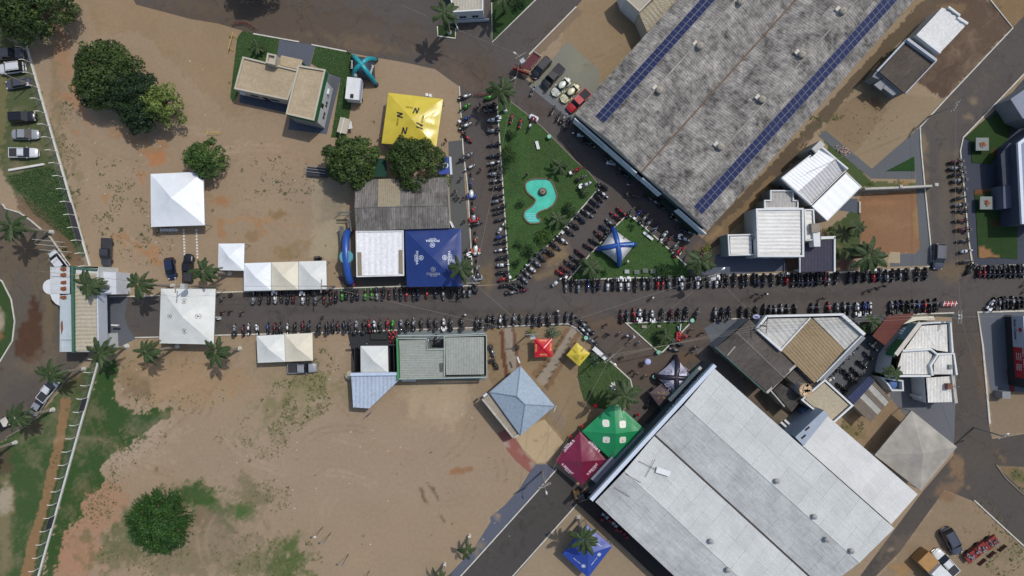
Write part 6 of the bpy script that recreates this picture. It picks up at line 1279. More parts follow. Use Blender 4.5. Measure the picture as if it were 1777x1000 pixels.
tree('light green tree at the lower right of the upper left clump', 273, 178, 37, 8.4, 'bright', 4, per=130)
tree('small round green tree at the corner of the large white tent', 350, 274, 37, 6.5, 'mid', 5)
tree('left one of the two dark trees above the old hall', 606, 277, 49, 8.8, 'mango', 6, size=.2)
tree('right one of the two dark trees, overlapping the yellow tent', 716, 279, 49, 8.6, 'mango', 7, asp=(1.08, 1))
tree('small green bush tree below the right dark tree by the pavement', 770, 315, 12, 4.0, 'mid', 8)
tree('dark tree just above the frame that throws the shadow on the top road', 432, -62, 55, 9.5, 'mango', 9)
# round conifer-like tree with radiating sprays
def spray_tree(label, px, py, rpx, h, seed):
    t = tree(label, px, py, rpx * .9, h, 'blue', seed, per=150, size=.13, low=.25); rg = np.random.default_rng(seed); r = rpx / 10 * .95; cs, xs, ys, ts = [], [], [], []
    for i in range(900):
        a = rg.uniform(0, 2 * math.pi); ph = math.asin(rg.uniform(0, 1)); d = np.array([math.cos(a) * math.cos(ph), math.sin(a) * math.cos(ph), math.sin(ph)]); L = rg.uniform(.7, 1.05) * (1 + .05 * math.sin(9 * a)); tn = rg.uniform(0, 1)
        for k in range(7):
            f = L * (.8 + .2 * k / 6); c = np.array([d[0] * r * f, d[1] * r * f, d[2] * h * .72 * f + h * .22]) + rg.normal(scale=.09, size=3); tang = np.array([-d[1], d[0], 0.1]); tang /= np.linalg.norm(tang) + 1e-6
            dd = d + rg.normal(scale=.35, size=3); dd /= np.linalg.norm(dd); cs.append(c); xs.append(dd * .17); ys.append(tang * .055); ts.append(tn * .7 + rg.uniform(0, .3))
    o = link('outer_sprays', quads('outer_sprays', np.array(cs), np.array(xs), np.array(ys), np.clip(np.array(ts), 0, 1), LF['blue']), t); ORG[o.name] = ORG[t.name]; o['kind'] = 'stuff'; return t
spray_tree('round spiky green tree alone in the lower left lot', 264, 914, 60, 6.0, 11)
# ---- palms
def frond_mesh(seed, L=2.95, npair=34, droop=1.0, wide=.74):
    rg = np.random.default_rng(seed); cs, xs, ys, ts = [], [], [], []
    rise = rg.uniform(.25, .9); 
    def pt(u): return np.array([L * u * (1 - .10 * u), .12 * math.sin(u * 3 + seed), rise * u * 1.6 - droop * 1.9 * u * u])
    for k in range(npair):
        u = .12 + .88 * k / npair; p = pt(u); q = pt(min(1, u + .03)); d = q - p; d /= np.linalg.norm(d); w_ = wide * math.sin(min(1, u * 1.15) * math.pi * .86) ** .6 * (1 - .45 * u)
        for s_ in (-1, 1):
            lat = np.array([.55, s_ * .85, -.28 - rg.uniform(0, .25)]); lat /= np.linalg.norm(lat); cs.append(p + lat * w_ * .5); xs.append(lat * w_ * .5); ys.append(np.cross([0, 0, 1], lat) * .04); ts.append(rg.uniform(.1, .95))
    for k in range(6): u = (k + .5) / 6; p = pt(u); cs.append(p); xs.append((pt((k + 1) / 6) - pt(k / 6)) * .5); ys.append(np.array([0, .035, 0])); ts.append(.8)
    return quads('frond', np.array(cs), np.array(xs), np.array(ys), np.array(ts), LF['palm'])
FR = [frond_mesh(s_, droop=d_) for s_, d_ in ((1, .8), (2, 1.1), (3, 1.4), (4, 1.75), (5, .6))]
_trunks = {}
def palm(label, bx, by, h=8.5, s=1.0, lean=(0, 0), n=19, seed=0, white=True, group='royal palms', tr=.2, name='palm_tree'):
    rg = random.Random(seed); x, y = P(bx, by); t = thing(name, label, 'palm', x, y, 0, 0, group); lx, ly = lean
    if white: part(MB().tube((x, y, 0), (x, y, 1.0), tr * 1.9 * max(.7, s), tr * 1.3, 10), 'limewashed_base', LIME, t)
    part(MB().chain([(x, y, 0), (x + lx * .3, y + ly * .3, h * .35), (x + lx * .7, y + ly * .7, h * .75), (x + lx, y + ly, h - .2)], [tr * 1.5, tr * 1.2, tr, tr * .8], 8), 'trunk', PBARK if white else BARK, t)
    part(MB().chain([(x + lx, y + ly, h - .9), (x + lx, y + ly, h + .1)], [tr * .9, tr * .5], 8), 'crownshaft', M('crownshaft', (84, 104, 56), .6, .15, 2), t)
    for i in range(n):
        o = link('frond', FR[rg.randrange(5) if i % 3 else 4], t); o.location = (lx, ly, h); a_ = i * 2.399 + rg.uniform(-.3, .3); a_ += .28 * math.sin(a_ - 2.6); o.rotation_euler = (rg.uniform(-.3, .3), rg.uniform(-.35, .45), a_); q = s * .88 * rg.uniform(.72, 1.1); o.scale = (q, q, q)
    return t
palm('tall palm on the small kerbed island left of the white gatehouse', 780, 57, 9, 1.05, seed=1)
palm('palm at the upper tip of the triangular pool lawn by the red barrier', 877, 193, 7.5, 1.1, (-.6, 1.6), seed=2)
palm('leaning palm above the white hatchback by the roundabout', 90, 403, 8.5, 1.1, (-.8, .2), seed=3)
palm('palm rising in front of the portal roof, upper side', 219, 497, 8.2, 1.0, (-1.5, .2), seed=4)
palm('palm left of the tent with round emblems, north kerb', 300, 496, 8.0, 1.0, (-1.6, .2), seed=5)
palm('palm over the dark pickup below the large white tent', 398, 475, 8.0, 1.05, (-.9, .2), seed=6)
palm('palm at the lower corner of the portal building', 220, 601, 7.0, 1.2, (-.6, -.5), seed=7)
palm('palm left of the emblem tent, south side', 308, 601, 7.6, 1.0, (-1.4, -.3), seed=8)
palm('palm at the lower right corner of the emblem tent', 416, 605, 7.4, 1.1, (-.9, .1), seed=9)
palm('palm beside the roundabout kerb below the portal', 146, 640, 7.5, 1.0, (-.8, .1), seed=10)
palm('palm over the silver car by the roundabout, lower left', 92, 711, 7.5, 1.1, (-1.0, .1), seed=11)
palm('palm growing beside the large royal blue tent at the street corner', 809, 471, 7.5, 1.0, (-.3, .3), seed=12)
palm('bushy palm at the left corner of the triangular lawn with the blue inflatable', 1016, 466, 4.0, 1.05, (.4, .1), n=18, seed=13, white=False)
palm('dark palm at the right end of the triangular lawn', 1203, 458, 4.5, 1.15, (0, .2), n=19, seed=14, white=False)
palm('large palm over the green tent and round lawn', 1066, 670, 9.5, 1.25, (.2, -.3), n=17, seed=15)
palm('palm over the blue tent at the bottom edge', 1003, 898, 8.0, 1.15, (.1, -.9), n=17, seed=16)
palm('small palm beside the grey pavement, upper of two at bottom centre', 815, 929, 4.0, .75, (-.2, -1.2), n=9, seed=17)
palm('small palm cut by the bottom edge, lower of two at bottom centre', 772, 978, 4.2, .75, (-.4, -.9), n=9, seed=18)
palm('wide dark palm right of the dark carport at the clay court', 1480, 447, 5.0, 1.35, (.2, 0), n=24, seed=19, white=False)
palm('palm in the corner garden east of the gatehouse, top edge', 876, 22, 6.5, .95, n=15, seed=20, white=False)
palm('low bushy garden palm on the lawn above the beige slab house', 452, 86, 1.6, .62, n=16, seed=21, white=False, group='low garden palms')
palm('small yellowish palm above the turquoise pool', 970, 292, 2.2, .75, n=13, seed=22, white=False, group='low garden palms')
palm('small palm between the pool and the diagonal road', 966, 384, 2.2, .8, n=14, seed=23, white=False, group='low garden palms')
palm('tiny lime palm by the motorcycles at the right tip of the pool lawn', 1012, 335, 1.4, .42, n=11, seed=24, white=False, group='low garden palms')
palm('small palm on the kerbed triangle lawn south of the main street', 1149, 582, 2.4, .68, n=16, seed=25, white=False, group='low garden palms')
palm('dark palm on the lawn beside the clay court', 1474, 397, 2.6, .75, n=11, seed=26, white=False, group='low garden palms')
palm('slim palm at the white parapet corner by the grey forecourt', 1501, 560, 2.6, .78, n=12, seed=27, white=False, group='low garden palms')
palm('palm leaning over the angular bank roof', 1522, 640, 5.0, .8, (.3, 0), n=13, seed=28, white=False)
palm('palm outside the frame whose shadow falls on the top road', 768, -58, 9, 1.0, seed=30)
def shrub(label, px, py, rpx, h, kind, seed, name='shrub', group=None, per=90, size=.09):
    rg = np.random.default_rng(seed); x, y = P(px, py, h / 2); r = rpx / 10; t = thing(name, label, 'shrub', x, y, 0, 0, group); bl = []
    for i in range(int(7 + r * r * 9)):
        a = rg.uniform(0, 6.28); q = math.sqrt(rg.uniform(0, 1)); bl.append(((q * r * .75 * math.cos(a), q * r * .75 * math.sin(a), h * (.3 + .55 * math.sqrt(1 - q * q * .9)), rg.uniform(.25, .45) * min(1.2, max(.45, r))), rg.uniform(.1, .9)))
    c, ax, ay, tn = leafcloud(rg, bl, per * 1.6, size); o = link('foliage', quads('foliage', c, ax, ay, tn, LF[kind]), t); ORG[o.name] = ORG[t.name]
    part(MB().chain([(x, y, 0), (x, y, h * .6)], [.07, .04], 6), 'stem', BARK, t); return t
for i, (lb, px, py, rp, h_, k_) in enumerate((
    ('round dark shrub between the west kerb and the pool', 902, 353, 9, 1.2, 'deep'), ('round shrub below the pool, upper of the three in the lawn corner', 899, 426, 9, 1.2, 'deep'), ('dark dense shrub right of the three in the lower lawn corner', 918, 435, 12, 1.6, 'deep'), ('lowest round shrub in the bottom tip of the pool lawn', 897, 459, 10, 1.3, 'deep'),
    ('big dark round shrub beside the diagonal road kerb', 989, 362, 14, 1.8, 'deep'), ('dark shrub shaded near the red motorcycles in the lawn', 887, 234, 11, 1.3, 'deep'), ('bushy olive shrub on the west side of the pool lawn', 884, 266, 17, 2.6, 'mango'), ('dark shrub right under the olive one on the west side', 877, 292, 10, 1.6, 'deep'),
    ('leafy green shrub mass beside the diagonal kerb', 945, 410, 17, 1.8, 'mid'), ('low lime shrub at the west kerb below the pool', 883, 392, 8, 1.0, 'mid'), ('small round dark shrub at the top of the inflatable tent lawn', 1095, 394, 7, .9, 'deep'), ('small dark shrub at the left bottom of the inflatable tent lawn', 1047, 473, 8, 1.0, 'deep'),
    ('big round dark shrub at the bottom kerb of the inflatable tent lawn', 1150, 470, 15, 2.4, 'deep'), ('small bush right of the motorcycles near the top of that lawn', 1110, 385, 5, .8, 'deep'), ('dark round shrub beside the palm on the kerbed triangle', 1142, 582, 11, 1.2, 'deep'),
    ('green shrub behind the white sheet metal by the clay court', 1440, 405, 14, 1.6, 'mango'), ('shrub strip at the left of the white stepped house', 1224, 455, 15, 2.0, 'mid'), ('yellow green bush at the corner of the concrete apron', 1224, 432, 10, 1.8, 'lime'), ('round bush left of the white shrub pergola by the main street', 924, 577, 9, 1.6, 'lime'),
    ('pale grey green bush beside the gravel walk at the kerb', 960, 577, 14, 1.5, 'grey'), ('dark bush next to the yellow canopy tent', 1032, 622, 12, 1.4, 'grey'), ('leafy shrub between the bank and the grey forecourt', 1497, 570, 12, 1.6, 'mid'), ('tangled green shrub in the bank corner lawn', 1538, 645, 16, 2.0, 'deep'),
    ('flowering shrub with red blooms below the aubergine tent', 1150, 712, 12, 1.6, 'mango'), ('green shrub at the foot of the leaning palm near the portal', 222, 507, 6, .8, 'lime'), ('low green bush by the roundabout kerb, upper left', 83, 404, 6, .7, 'mango'), ('low bush beside the white hatchback and kerb', 118, 447, 5, .7, 'mango'),
    ('low bush at the kerb with thin poles, left edge', 112, 433, 5, .6, 'mango'), ('dark shrub in the corner garden by the top edge', 900, 8, 12, 1.6, 'deep'), ('small dark bush at the white kerb corner near the teal tent', 605, 90, 4, .6, 'deep'), ('dark hedge bush left of the dark brown house', 1547, 90, 7, 1.0, 'mid'),
    ('hedge bush in the narrow yard behind the bright white house', 1450, 440, 12, 1.4, 'mango'))): shrub(lb, px, py, rp, h_, k_, 100 + i)
OD = ['first', 'second', 'third', 'fourth', 'fifth', 'sixth', 'seventh', 'eighth', 'ninth', 'tenth', '11th', '12th', '13th', '14th', '15th', '16th', '17th', '18th', '19th', '20th', '21st', '22nd', '23rd', '24th', '25th', '26th', '27th', '28th', '29th', '30th']
lw_ = [(994, 575), (986, 588), (980, 600), (974, 612), (968, 624), (961, 633), (952, 646), (946, 656), (941, 664), (935, 652)]
rowL = [(977, 583), (971, 590), (966, 599), (962, 609), (952, 627), (947, 636), (942, 645), (935, 652)]; rowR = [(990, 586), (986, 596), (981, 606), (976, 615), (972, 624), (967, 634), (961, 645), (956, 656), (949, 668), (941, 677)]
protoS = None
for nm, row in (('left', rowL), ('right', rowR)):
    for i, (px, py) in enumerate(row):
        if protoS is None: protoS = shrub('x', px, py, 4.2, .6, 'weed', 300, 'clipped_bush', 'clipped bushes along the gravel walk', 120, .06)
        x, y = P(px, py); place(protoS, x, y, i * .7, '%s clipped bush from the street along the %s edge of the gravel walk' % (OD[i], nm), 'clipped bushes along the gravel walk')
# weeds: nobody could count them
rg = np.random.default_rng(55); WC = []
for px, py, rx, ry, n in ((230, 375, 70, 60, 500), (215, 330, 40, 60, 220), (250, 420, 50, 40, 200), (180, 330, 30, 60, 120), (115, 230, 14, 90, 200), (130, 300, 12, 60, 120), (500, 320, 60, 30, 110), (465, 300, 30, 40, 60), (515, 340, 24, 14, 80), (440, 300, 60, 60, 60), (520, 690, 60, 40, 700), (500, 710, 60, 30, 400), (545, 640, 30, 20, 220), (475, 735, 60, 20, 260), (460, 770, 40, 30, 220), (430, 760, 60, 40, 200), (510, 600, 60, 30, 110),
    (330, 850, 60, 20, 300), (470, 860, 40, 30, 240), (200, 780, 40, 60, 300), (180, 850, 30, 40, 260), (160, 900, 40, 30, 220), (230, 760, 60, 30, 200), (500, 970, 60, 40, 600), (420, 960, 60, 40, 400), (250, 960, 80, 40, 500), (320, 700, 60, 20, 120), (1740, 960, 40, 40, 260), (1700, 900, 40, 30, 100), (1770, 830, 20, 20, 90), (570, 650, 30, 40, 110), (560, 615, 12, 10, 60), (400, 120, 6, 60, 90), (225, 640, 30, 30, 120), (250, 700, 40, 20, 160), (1480, 740, 20, 16, 120), (1540, 320, 50, 6, 60), (1400, 240, 30, 20, 60), (1425, 205, 40, 4, 140),
    (640, 300, 300, 200, 90), (650, 850, 250, 100, 60), (590, 500, 15, 12, 40), (800, 650, 60, 60, 30), (375, 640, 60, 60, 60), (100, 800, 20, 200, 160), (1500, 200, 60, 50, 90)):
    a = rg.uniform(0, 6.28, n); q = np.sqrt(rg.uniform(0, 1, n)); x = px + rx * q * np.cos(a); y = py + ry * q * np.sin(a); k = fbm(x, y, .05, 9) > .46; WC.append(np.stack([x[k], y[k]], 1))
WC = np.concatenate(WC); W3_ = np.stack([(WC[:, 0] - CX) / 10, (CY - WC[:, 1]) / 10], 1); cs, xs, ys, ts = [], [], [], []
for x, y in W3_:
    s_ = rg.uniform(.04, .13) * (1 if rg.uniform() < .9 else 2.0); tn = rg.uniform(0, .9)
    for k in range(rg.integers(4, 9)):
        a = rg.uniform(0, 6.28); r = s_ * rg.uniform(0, 1.6); n_ = np.array([rg.normal() * .5, rg.normal() * .5, 1]); n_ /= np.linalg.norm(n_); q = np.cross(n_, [math.cos(a), math.sin(a), 0]); q /= np.linalg.norm(q)
        cs.append((x + r * math.cos(a), y + r * math.sin(a), .03 + s_ * rg.uniform(.1, .6))); xs.append(q * s_ * .5); ys.append(np.cross(n_, q) * s_ * .3); ts.append(np.clip(tn + rg.normal() * .15, 0, 1))
wo_ = link('weeds', quads('weeds', np.array(cs), np.array(xs), np.array(ys), np.array(ts), LF['weed'])); tag(wo_, 'low weeds and dry tufts scattered over the sandy lots', 'weeds', kind='stuff')
lt_ = MB()
for k in range(110):
    px, py = rg.uniform(150, 900), rg.uniform(60, 960)
    if 490 < py < 590 or (380 < px and 50 < py < 250): continue
    lt_.box((*P(px, py), .03), (rg.uniform(.08, .28), rg.uniform(.06, .16), .03), rg.uniform(0, 3))
tag(single(lt_, 'litter', M('litter_pale', (196, 192, 182), .8, .2, 3), 'small pale litter and stones scattered over the sand', 'litter'), kind='stuff')
# grass blades thickening the lawns
cs, xs, ys, ts = [], [], [], []
for poly, n in ((Lw1, 9000), (Lw2, 4500), (Lw4, 3500), (Lw3, 1500), ([(421, 54), (484, 68), (478, 122), (420, 120), (412, 165), (400, 168), (408, 100)], 2500), ([(548, 80), (609, 91), (616, 112), (608, 190), (600, 240), (575, 238), (592, 134), (540, 110)], 2500), ([(16, 305), (80, 290), (112, 300), (140, 430), (120, 415), (60, 372)], 5000)):
    A = np.array(poly); x = rg.uniform(A[:, 0].min(), A[:, 0].max(), n * 2); y = rg.uniform(A[:, 1].min(), A[:, 1].max(), n * 2); k = inpoly(x, y, poly) & ~inpoly(x, y, pool); x = x[k][:n]; y = y[k][:n]; m = len(x)
    z = .13 if poly is not None else 0; c = np.stack([(x - CX) / 10, (CY - y) / 10, np.full(m, .14)], 1); a = rg.uniform(0, 6.28, m); cs.append(c); s_ = rg.uniform(.04, .11, m)[:, None]
    xs.append(np.stack([np.cos(a), np.sin(a), rg.uniform(-.4, .4, m)], 1) * s_); ys.append(np.stack([-np.sin(a), np.cos(a), rg.uniform(-.4, .8, m)], 1) * s_ * .5); ts.append(rg.uniform(0, .6, m))
gr_ = link('grass_blades', quads('grass_blades', np.concatenate(cs), np.concatenate(xs), np.concatenate(ys), np.concatenate(ts), LEAF('leaf_lawn', (44, 68, 34), (90, 110, 58)))); tag(gr_, 'uneven grass blades growing over the lawns', 'grass', kind='stuff')

# ================================================================== VEHICLES
PAINT = {}
CARC = {'white': (206, 208, 208), 'black': (28, 28, 32), 'dark grey': (58, 60, 66), 'silver': (142, 146, 150), 'navy': (34, 44, 72), 'cream': (208, 202, 164), 'ivory': (204, 208, 192), 'red': (168, 36, 40), 'slate': (70, 74, 86)}
def paint_m(c): return M('car_paint_' + c.replace(' ', '_'), CARC[c], .28, .04, 1, .1, .5, 0, .6)
TYRE = M('tyre', (30, 30, 30), .9, .15, 6); GLS = M('car_glass', (24, 28, 34), .08, .1, 1, 0, .7); LAMP = M('lamp_lens', (200, 200, 196), .15, .05, 3, 0, .6); TAIL = M('tail_lens', (140, 24, 24), .3, .1, 3); BEDM = M('truck_bed', (52, 52, 56), .8, .15, 3); CHROME = M('chrome', (112, 114, 118), .35, .1, 3, .8)
def loft(mb, secs, zb=.26, mi=0):
    vs = []; n = 8
    for x, w_, zt in secs:
        vs += [(x, -w_ * .92, zb), (x, -w_, zb + .3), (x, -w_ * .96, zt - .08), (x, -w_ * .6, zt), (x, w_ * .6, zt), (x, w_ * .96, zt - .08), (x, w_, zb + .3), (x, w_ * .92, zb)]
    fs = [(k * n + i, (k + 1) * n + i, (k + 1) * n + (i + 1) % n, k * n + (i + 1) % n) for k in range(len(secs) - 1) for i in range(n)]
    fs = [f[::-1] for f in fs]; fs += [tuple(range(n)), tuple(range((len(secs) - 1) * n, len(secs) * n))[::-1]]
    return mb.add(vs, fs, mi)
def frustum(mb, b, t, mi=0):
    (x0, x1, w0, z0), (x2, x3, w1, z1) = b, t
    vs = [(x0, -w0, z0), (x1, -w0, z0), (x1, w0, z0), (x0, w0, z0), (x2, -w1, z1), (x3, -w1, z1), (x3, w1, z1), (x2, w1, z1)]
    return mb.add(vs, [(4, 5, 6, 7), (0, 1, 5, 4), (1, 2, 6, 5), (2, 3, 7, 6), (3, 0, 4, 7)], mi)
_cars = {}
def car_proto(kind, c):
    t = link(kind_name[kind], None); ORG[t.name] = (0, 0, 0); t['category'] = kind_cat[kind]; pm = paint_m(c)
    S = {'suv': (4.5, .92, 1.0, 1.66), 'hatch': (4.0, .86, .9, 1.48), 'sedan': (4.6, .89, .9, 1.44), 'pickup': (5.3, .94, 1.02, 1.76), 'beetle': (4.05, .78, .84, 1.46)}[kind]
    L, W_, zb_, zr = S; h = L / 2
    if kind == 'beetle':
        b = MB(); loft(b, [(-h, .3, .62), (-h + .4, .5, .8), (-.9, .62, .95), (0, .66, .95), (.8, .6, .92), (h - .35, .42, .78), (h, .2, .55)]); part(b, 'body', pm, t, smooth=True)
        for sx_ in (-1.25, 1.28):
            for sy in (-1, 1): part(MB().ell((sx_, sy * .6, .34), (.62, .22, .42), 12, 6, 0, 0, -.1), 'fender', pm, t, smooth=True)
        g_ = MB(); frustum(g_, (-1.35, .85, .62, .9), (-.75, .35, .5, 1.36)); part(g_, 'windows', GLS, t); part(MB().ell((-.2, 0, 1.28), (.78, .56, .2), 14, 5, 0, 0, -.2), 'roof_panel', pm, t, smooth=True)
    else:
        b = MB(); ho = zb_ - (.04 if kind in ('pickup', 'suv') else .12)
        if kind == 'pickup': secs = [(-h, W_ * .93, zb_), (-h + .1, W_, zb_), (.0, W_, zb_ + .02), (.9, W_, zb_), (1.3, W_ * .99, ho + .02), (h - .5, W_ * .95, ho - .04), (h - .12, W_ * .82, ho - .16), (h, W_ * .62, ho - .32)]
        else: secs = [(-h, W_ * .78, zb_ - .12), (-h + .2, W_ * .93, zb_), (-h + .8, W_, zb_ + .03), (.6, W_, zb_), (1.0, W_ * .99, ho + .02), (h - .5, W_ * .94, ho - .06), (h - .14, W_ * .8, ho - .18), (h, W_ * .6, ho - .34)]
        loft(b, secs); part(b, 'body', pm, t, smooth=True)
        B = {'suv': ((-h + .15, 1.1, W_ * .93, zb_), (-h + .45, .35, W_ * .78, zr)), 'hatch': ((-h + .12, 1.05, W_ * .92, zb_), (-h + .55, .25, W_ * .74, zr)), 'sedan': ((-h + .75, 1.15, W_ * .92, zb_), (-h + 1.45, .3, W_ * .74, zr)), 'pickup': ((-.75, 1.25, W_ * .92, zb_), (-.55, .6, W_ * .78, zr))}[kind]
        g_ = MB(); frustum(g_, *B); part(g_, 'windows', GLS, t)
        (x2, x3, w1, z1) = B[1]; rp = MB(); loft(rp, [(x2 - .03, w1 * .94, z1 + .02), (x2 + .1, w1 + .03, z1 + .05), (x3 - .1, w1 + .03, z1 + .05), (x3 + .03, w1 * .94, z1 + .02)], z1 - .28); 
        rp = MB().box(((x2 + x3) / 2, 0, z1 + .015), (x3 - x2 + .06, w1 * 2 + .06, .05)); part(rp, 'roof_panel', pm, t)
        if kind == 'pickup':
            part(MB().box((-1.72, 0, zb_ + .01), (1.72, W_ * 1.68, .04)), 'bed_floor', BEDM, t)
            for sy in (-1, 1): part(MB().box((-1.72, sy * W_ * .92, zb_ + .03), (1.86, .1, .12)), 'bed_side', pm, t)
            part(MB().box((-h + .06, 0, zb_ + .03), (.1, W_ * 1.8, .12)), 'tailgate', pm, t)
        if kind in ('suv', 'pickup') :
            for sy in (-1, 1): part(MB().box(((x2 + x3) / 2, sy * w1 * .86, z1 + .08), (x3 - x2 - .1, .05, .05)), 'roof_rail', CHROME if c != 'black' else BLACKP, t)
    wx = L * .31; wy = W_ - .12 if kind != 'beetle' else .62
    for sx_ in (-1, 1):
        for sy in (-1, 1):
            o = part(MB().tube((sx_ * wx, sy * wy - .1 * sy, .33), (sx_ * wx, sy * wy + .12 * sy, .33), .33, n=14), 'tyre', TYRE, t); part(MB().tube((sx_ * wx, sy * wy, .33), (sx_ * wx, sy * wy + .14 * sy, .33), .19, n=10), 'rim', CHROME, o)
    for sy in (-1, 1):
        part(MB().ell((h - .16, sy * W_ * (.66 if kind != 'beetle' else .5), .66), (.13, .16, .1), 8, 4, 0, 0, -1), 'headlight', LAMP, t); part(MB().box((-h + .06, sy * W_ * .68, .78), (.1, .24, .14)), 'tail_light', TAIL, t); part(MB().box((.85 if kind != 'beetle' else .5, sy * (W_ + .06), zb_ + .05), (.14, .2, .12)), 'mirror', pm, t)
    return t
kind_name = {'suv': 'parked_suv', 'hatch': 'parked_hatchback', 'sedan': 'parked_sedan', 'pickup': 'parked_pickup', 'beetle': 'vintage_car'}; kind_cat = {'suv': 'car', 'hatch': 'car', 'sedan': 'car', 'pickup': 'pickup truck', 'beetle': 'vintage car'}
def car(kind, c, px, py, deg, label, group=None, s=1.0):
    if (kind, c) not in _cars: _cars[(kind, c)] = car_proto(kind, c)
    x, y = P(px, py, .8); return place(_cars[(kind, c)], x, y, R(deg), label, group, 0, s)
GP = 'cars parked on the grass beside the leaning fence'
car('pickup', 'dark grey', 14, 94, 4, 'dark pickup in the tree shadow at the left edge, uppermost in the fence row', GP)
car('suv', 'white', 19, 118, 187, 'white estate car in the grass parking row, beside a dark car', GP)
car('sedan', 'slate', 30, 144, 190, 'dark grey car below the white estate, under the street lamp', GP, .95)
car('suv', 'black', 38, 203, 3, 'black car on the grass above the silver sedan', GP, 1.0)
svs = car('sedan', 'silver', 43, 233, 0, 'silver sedan with open dark sunroof on the grass', GP)
car('pickup', 'white', 40, 265, 0, 'white pickup with long black bed, lowest of the grass row', GP, .92)
car('hatch', 'white', 99, 452, 128, 'white hatchback half under the round white portal canopy')
car('pickup', 'dark grey', 184, 438, -92, 'dark grey pickup standing alone in the sand right of the leaning fence', None, .93)
car('hatch', 'navy', 295, 466, -82, 'small navy blue hatchback above the north kerb', None, .95)
car('pickup', 'black', 326, 465, 88, 'black pickup shaded by a palm next to the navy hatchback', None, .92)
car('pickup', 'silver', 524, 639, 2, 'silver pickup with open bed below the cream awning', None, .93)
car('pickup', 'white', 84, 676, 52, 'white pickup parked at the lower roundabout kerb', None, .92)
car('sedan', 'silver', 66, 703, 58, 'pale silver sedan behind the white pickup, partly under a palm', None, .9)
car('sedan', 'black', 4, 736, 30, 'dark car cut by the left edge below the roundabout road')
GC = 'cars in the concrete lot beside the grey warehouse'
car('suv', 'black', 939, 117, 228, 'black estate car, nearest to the red railing in the concrete lot', GC, .95)
car('pickup', 'black', 959, 133, 228, 'black pickup between the black estate and the ivory vintage car', GC, .92)
car('beetle', 'ivory', 974, 150, 224, 'ivory white rounded vintage car in the concrete lot', GC)
car('beetle', 'cream', 989.5, 161.5, 224, 'cream yellow rounded vintage car beside the ivory one', GC)
car('pickup', 'red', 1004, 175, 224, 'bright red pickup partly under the warehouse eave', GC, .9)
car('suv', 'slate', 1629, 445, -92, 'dark blue grey car waiting at the junction by the clay court')
car('suv', 'slate', 1652, 940, -62, 'dark slate estate car on the sand at the bottom right', None, 1.12)
car('pickup', 'white', 1641, 976, -48 + 180, 'white pickup with dark bed beside the slate estate car, bottom right')
tkb = thing('box_truck', 'white box truck roof cut by the bottom edge near the pickup', 'truck', *P(1622, 992), 0, R(-45)); ORG[tkb.name] = (0, 0, 0)
part(MB().box((0, 0, 1.9), (4.6, 2.2, 2.4)), 'cargo_box', PARA, tkb); part(MB().box((3.1, 0, 1.3), (1.5, 2.1, 1.9)), 'cab', WHITE, tkb); part(MB().box((-1.2, .0, .6), (5.5, 1.8, .3)), 'chassis', DARK, tkb)
for sx_ in (-1.6, 1.2, 3.1):
    for sy in (-.9, .9): part(MB().tube((sx_, sy, .45), (sx_, sy + .25 * (1 if sy > 0 else -1), .45), .45, n=12), 'tyre', TYRE, tkb)
single(MB().box((*P(1612, 976, 2.4), 1.3), (2.6, 2.6, 2.2), R(-45)), 'sand_crate', M('plywood', (160, 124, 78), .9, .15, 1), 'square plywood box beside the white truck at the bottom', 'crate')
# food truck, trailer
ftk = thing('food_truck', 'white boxy food truck below the teal inflatable tent', 'food truck', *P(619, 162), 0, R(-6)); ORG[ftk.name] = (0, 0, 0)
part(MB().box((0, 0, 1.75), (2.3, 3.7, 2.3)), 'cargo_box', PARA, ftk); part(MB().box((1.2, 0, 2.2), (.12, 3.6, .8)), 'service_hatch', M('awning_blue', (150, 160, 180), .5, .05), ftk); part(MB().box((0, -1.3, 3.0), (.5, .6, .25)), 'roof_vent', DARK, ftk); part(MB().tube((.2, 2.3, 2.2), (.2, 2.3, 2.9), .28, n=10), 'chimney', METAL, ftk)
for sy in (-1.2, 1.2):
    for sx_ in (-1, 1): part(MB().tube((sx_ * 1.0, sy, .35), (sx_ * 1.2, sy, .35), .35, n=12), 'tyre', TYRE, ftk)
fb_ = thing('market_trailer', 'small white roofed trailer with papers above the left dark tree', 'trailer', *P(597, 218)); part(MB().box((*P(596, 218, 1.6), 1.4), (1.7, 2.6, .5), R(-14)), 'trailer_body', PARC, fb_); part(MB().box((*P(594, 218, 1.8), 1.75), (.18, 2.8, .12), R(-14)), 'roof_bar', WHITE, fb_); part(MB().box((*P(605, 216, 1.8), 1.3), (.9, 1.3, .1), R(10)), 'side_table', WHITE, fb_)
for sy in (-.7, .7): part(MB().tube((P(596, 218)[0] + .8, P(596, 218)[1] + sy, .3), (P(596, 218)[0] + 1.0, P(596, 218)[1] + sy, .3), .3, n=10), 'tyre', TYRE, fb_)
tl = thing('utility_trailer', 'dark open trailer with silver rails half under the left dark tree', 'trailer', *P(551, 297)); part(MB().box((*P(551, 299, .6), .6), (3.6, 1.5, .3), R(-6)), 'trailer_bed', BEDM, tl)
for q in (-.5, 0, .5): part(MB().box((P(549, 296)[0], P(549, 296)[1] + q, 1.0), (3.6, .08, .1), R(-6)), 'rail', METAL, tl)
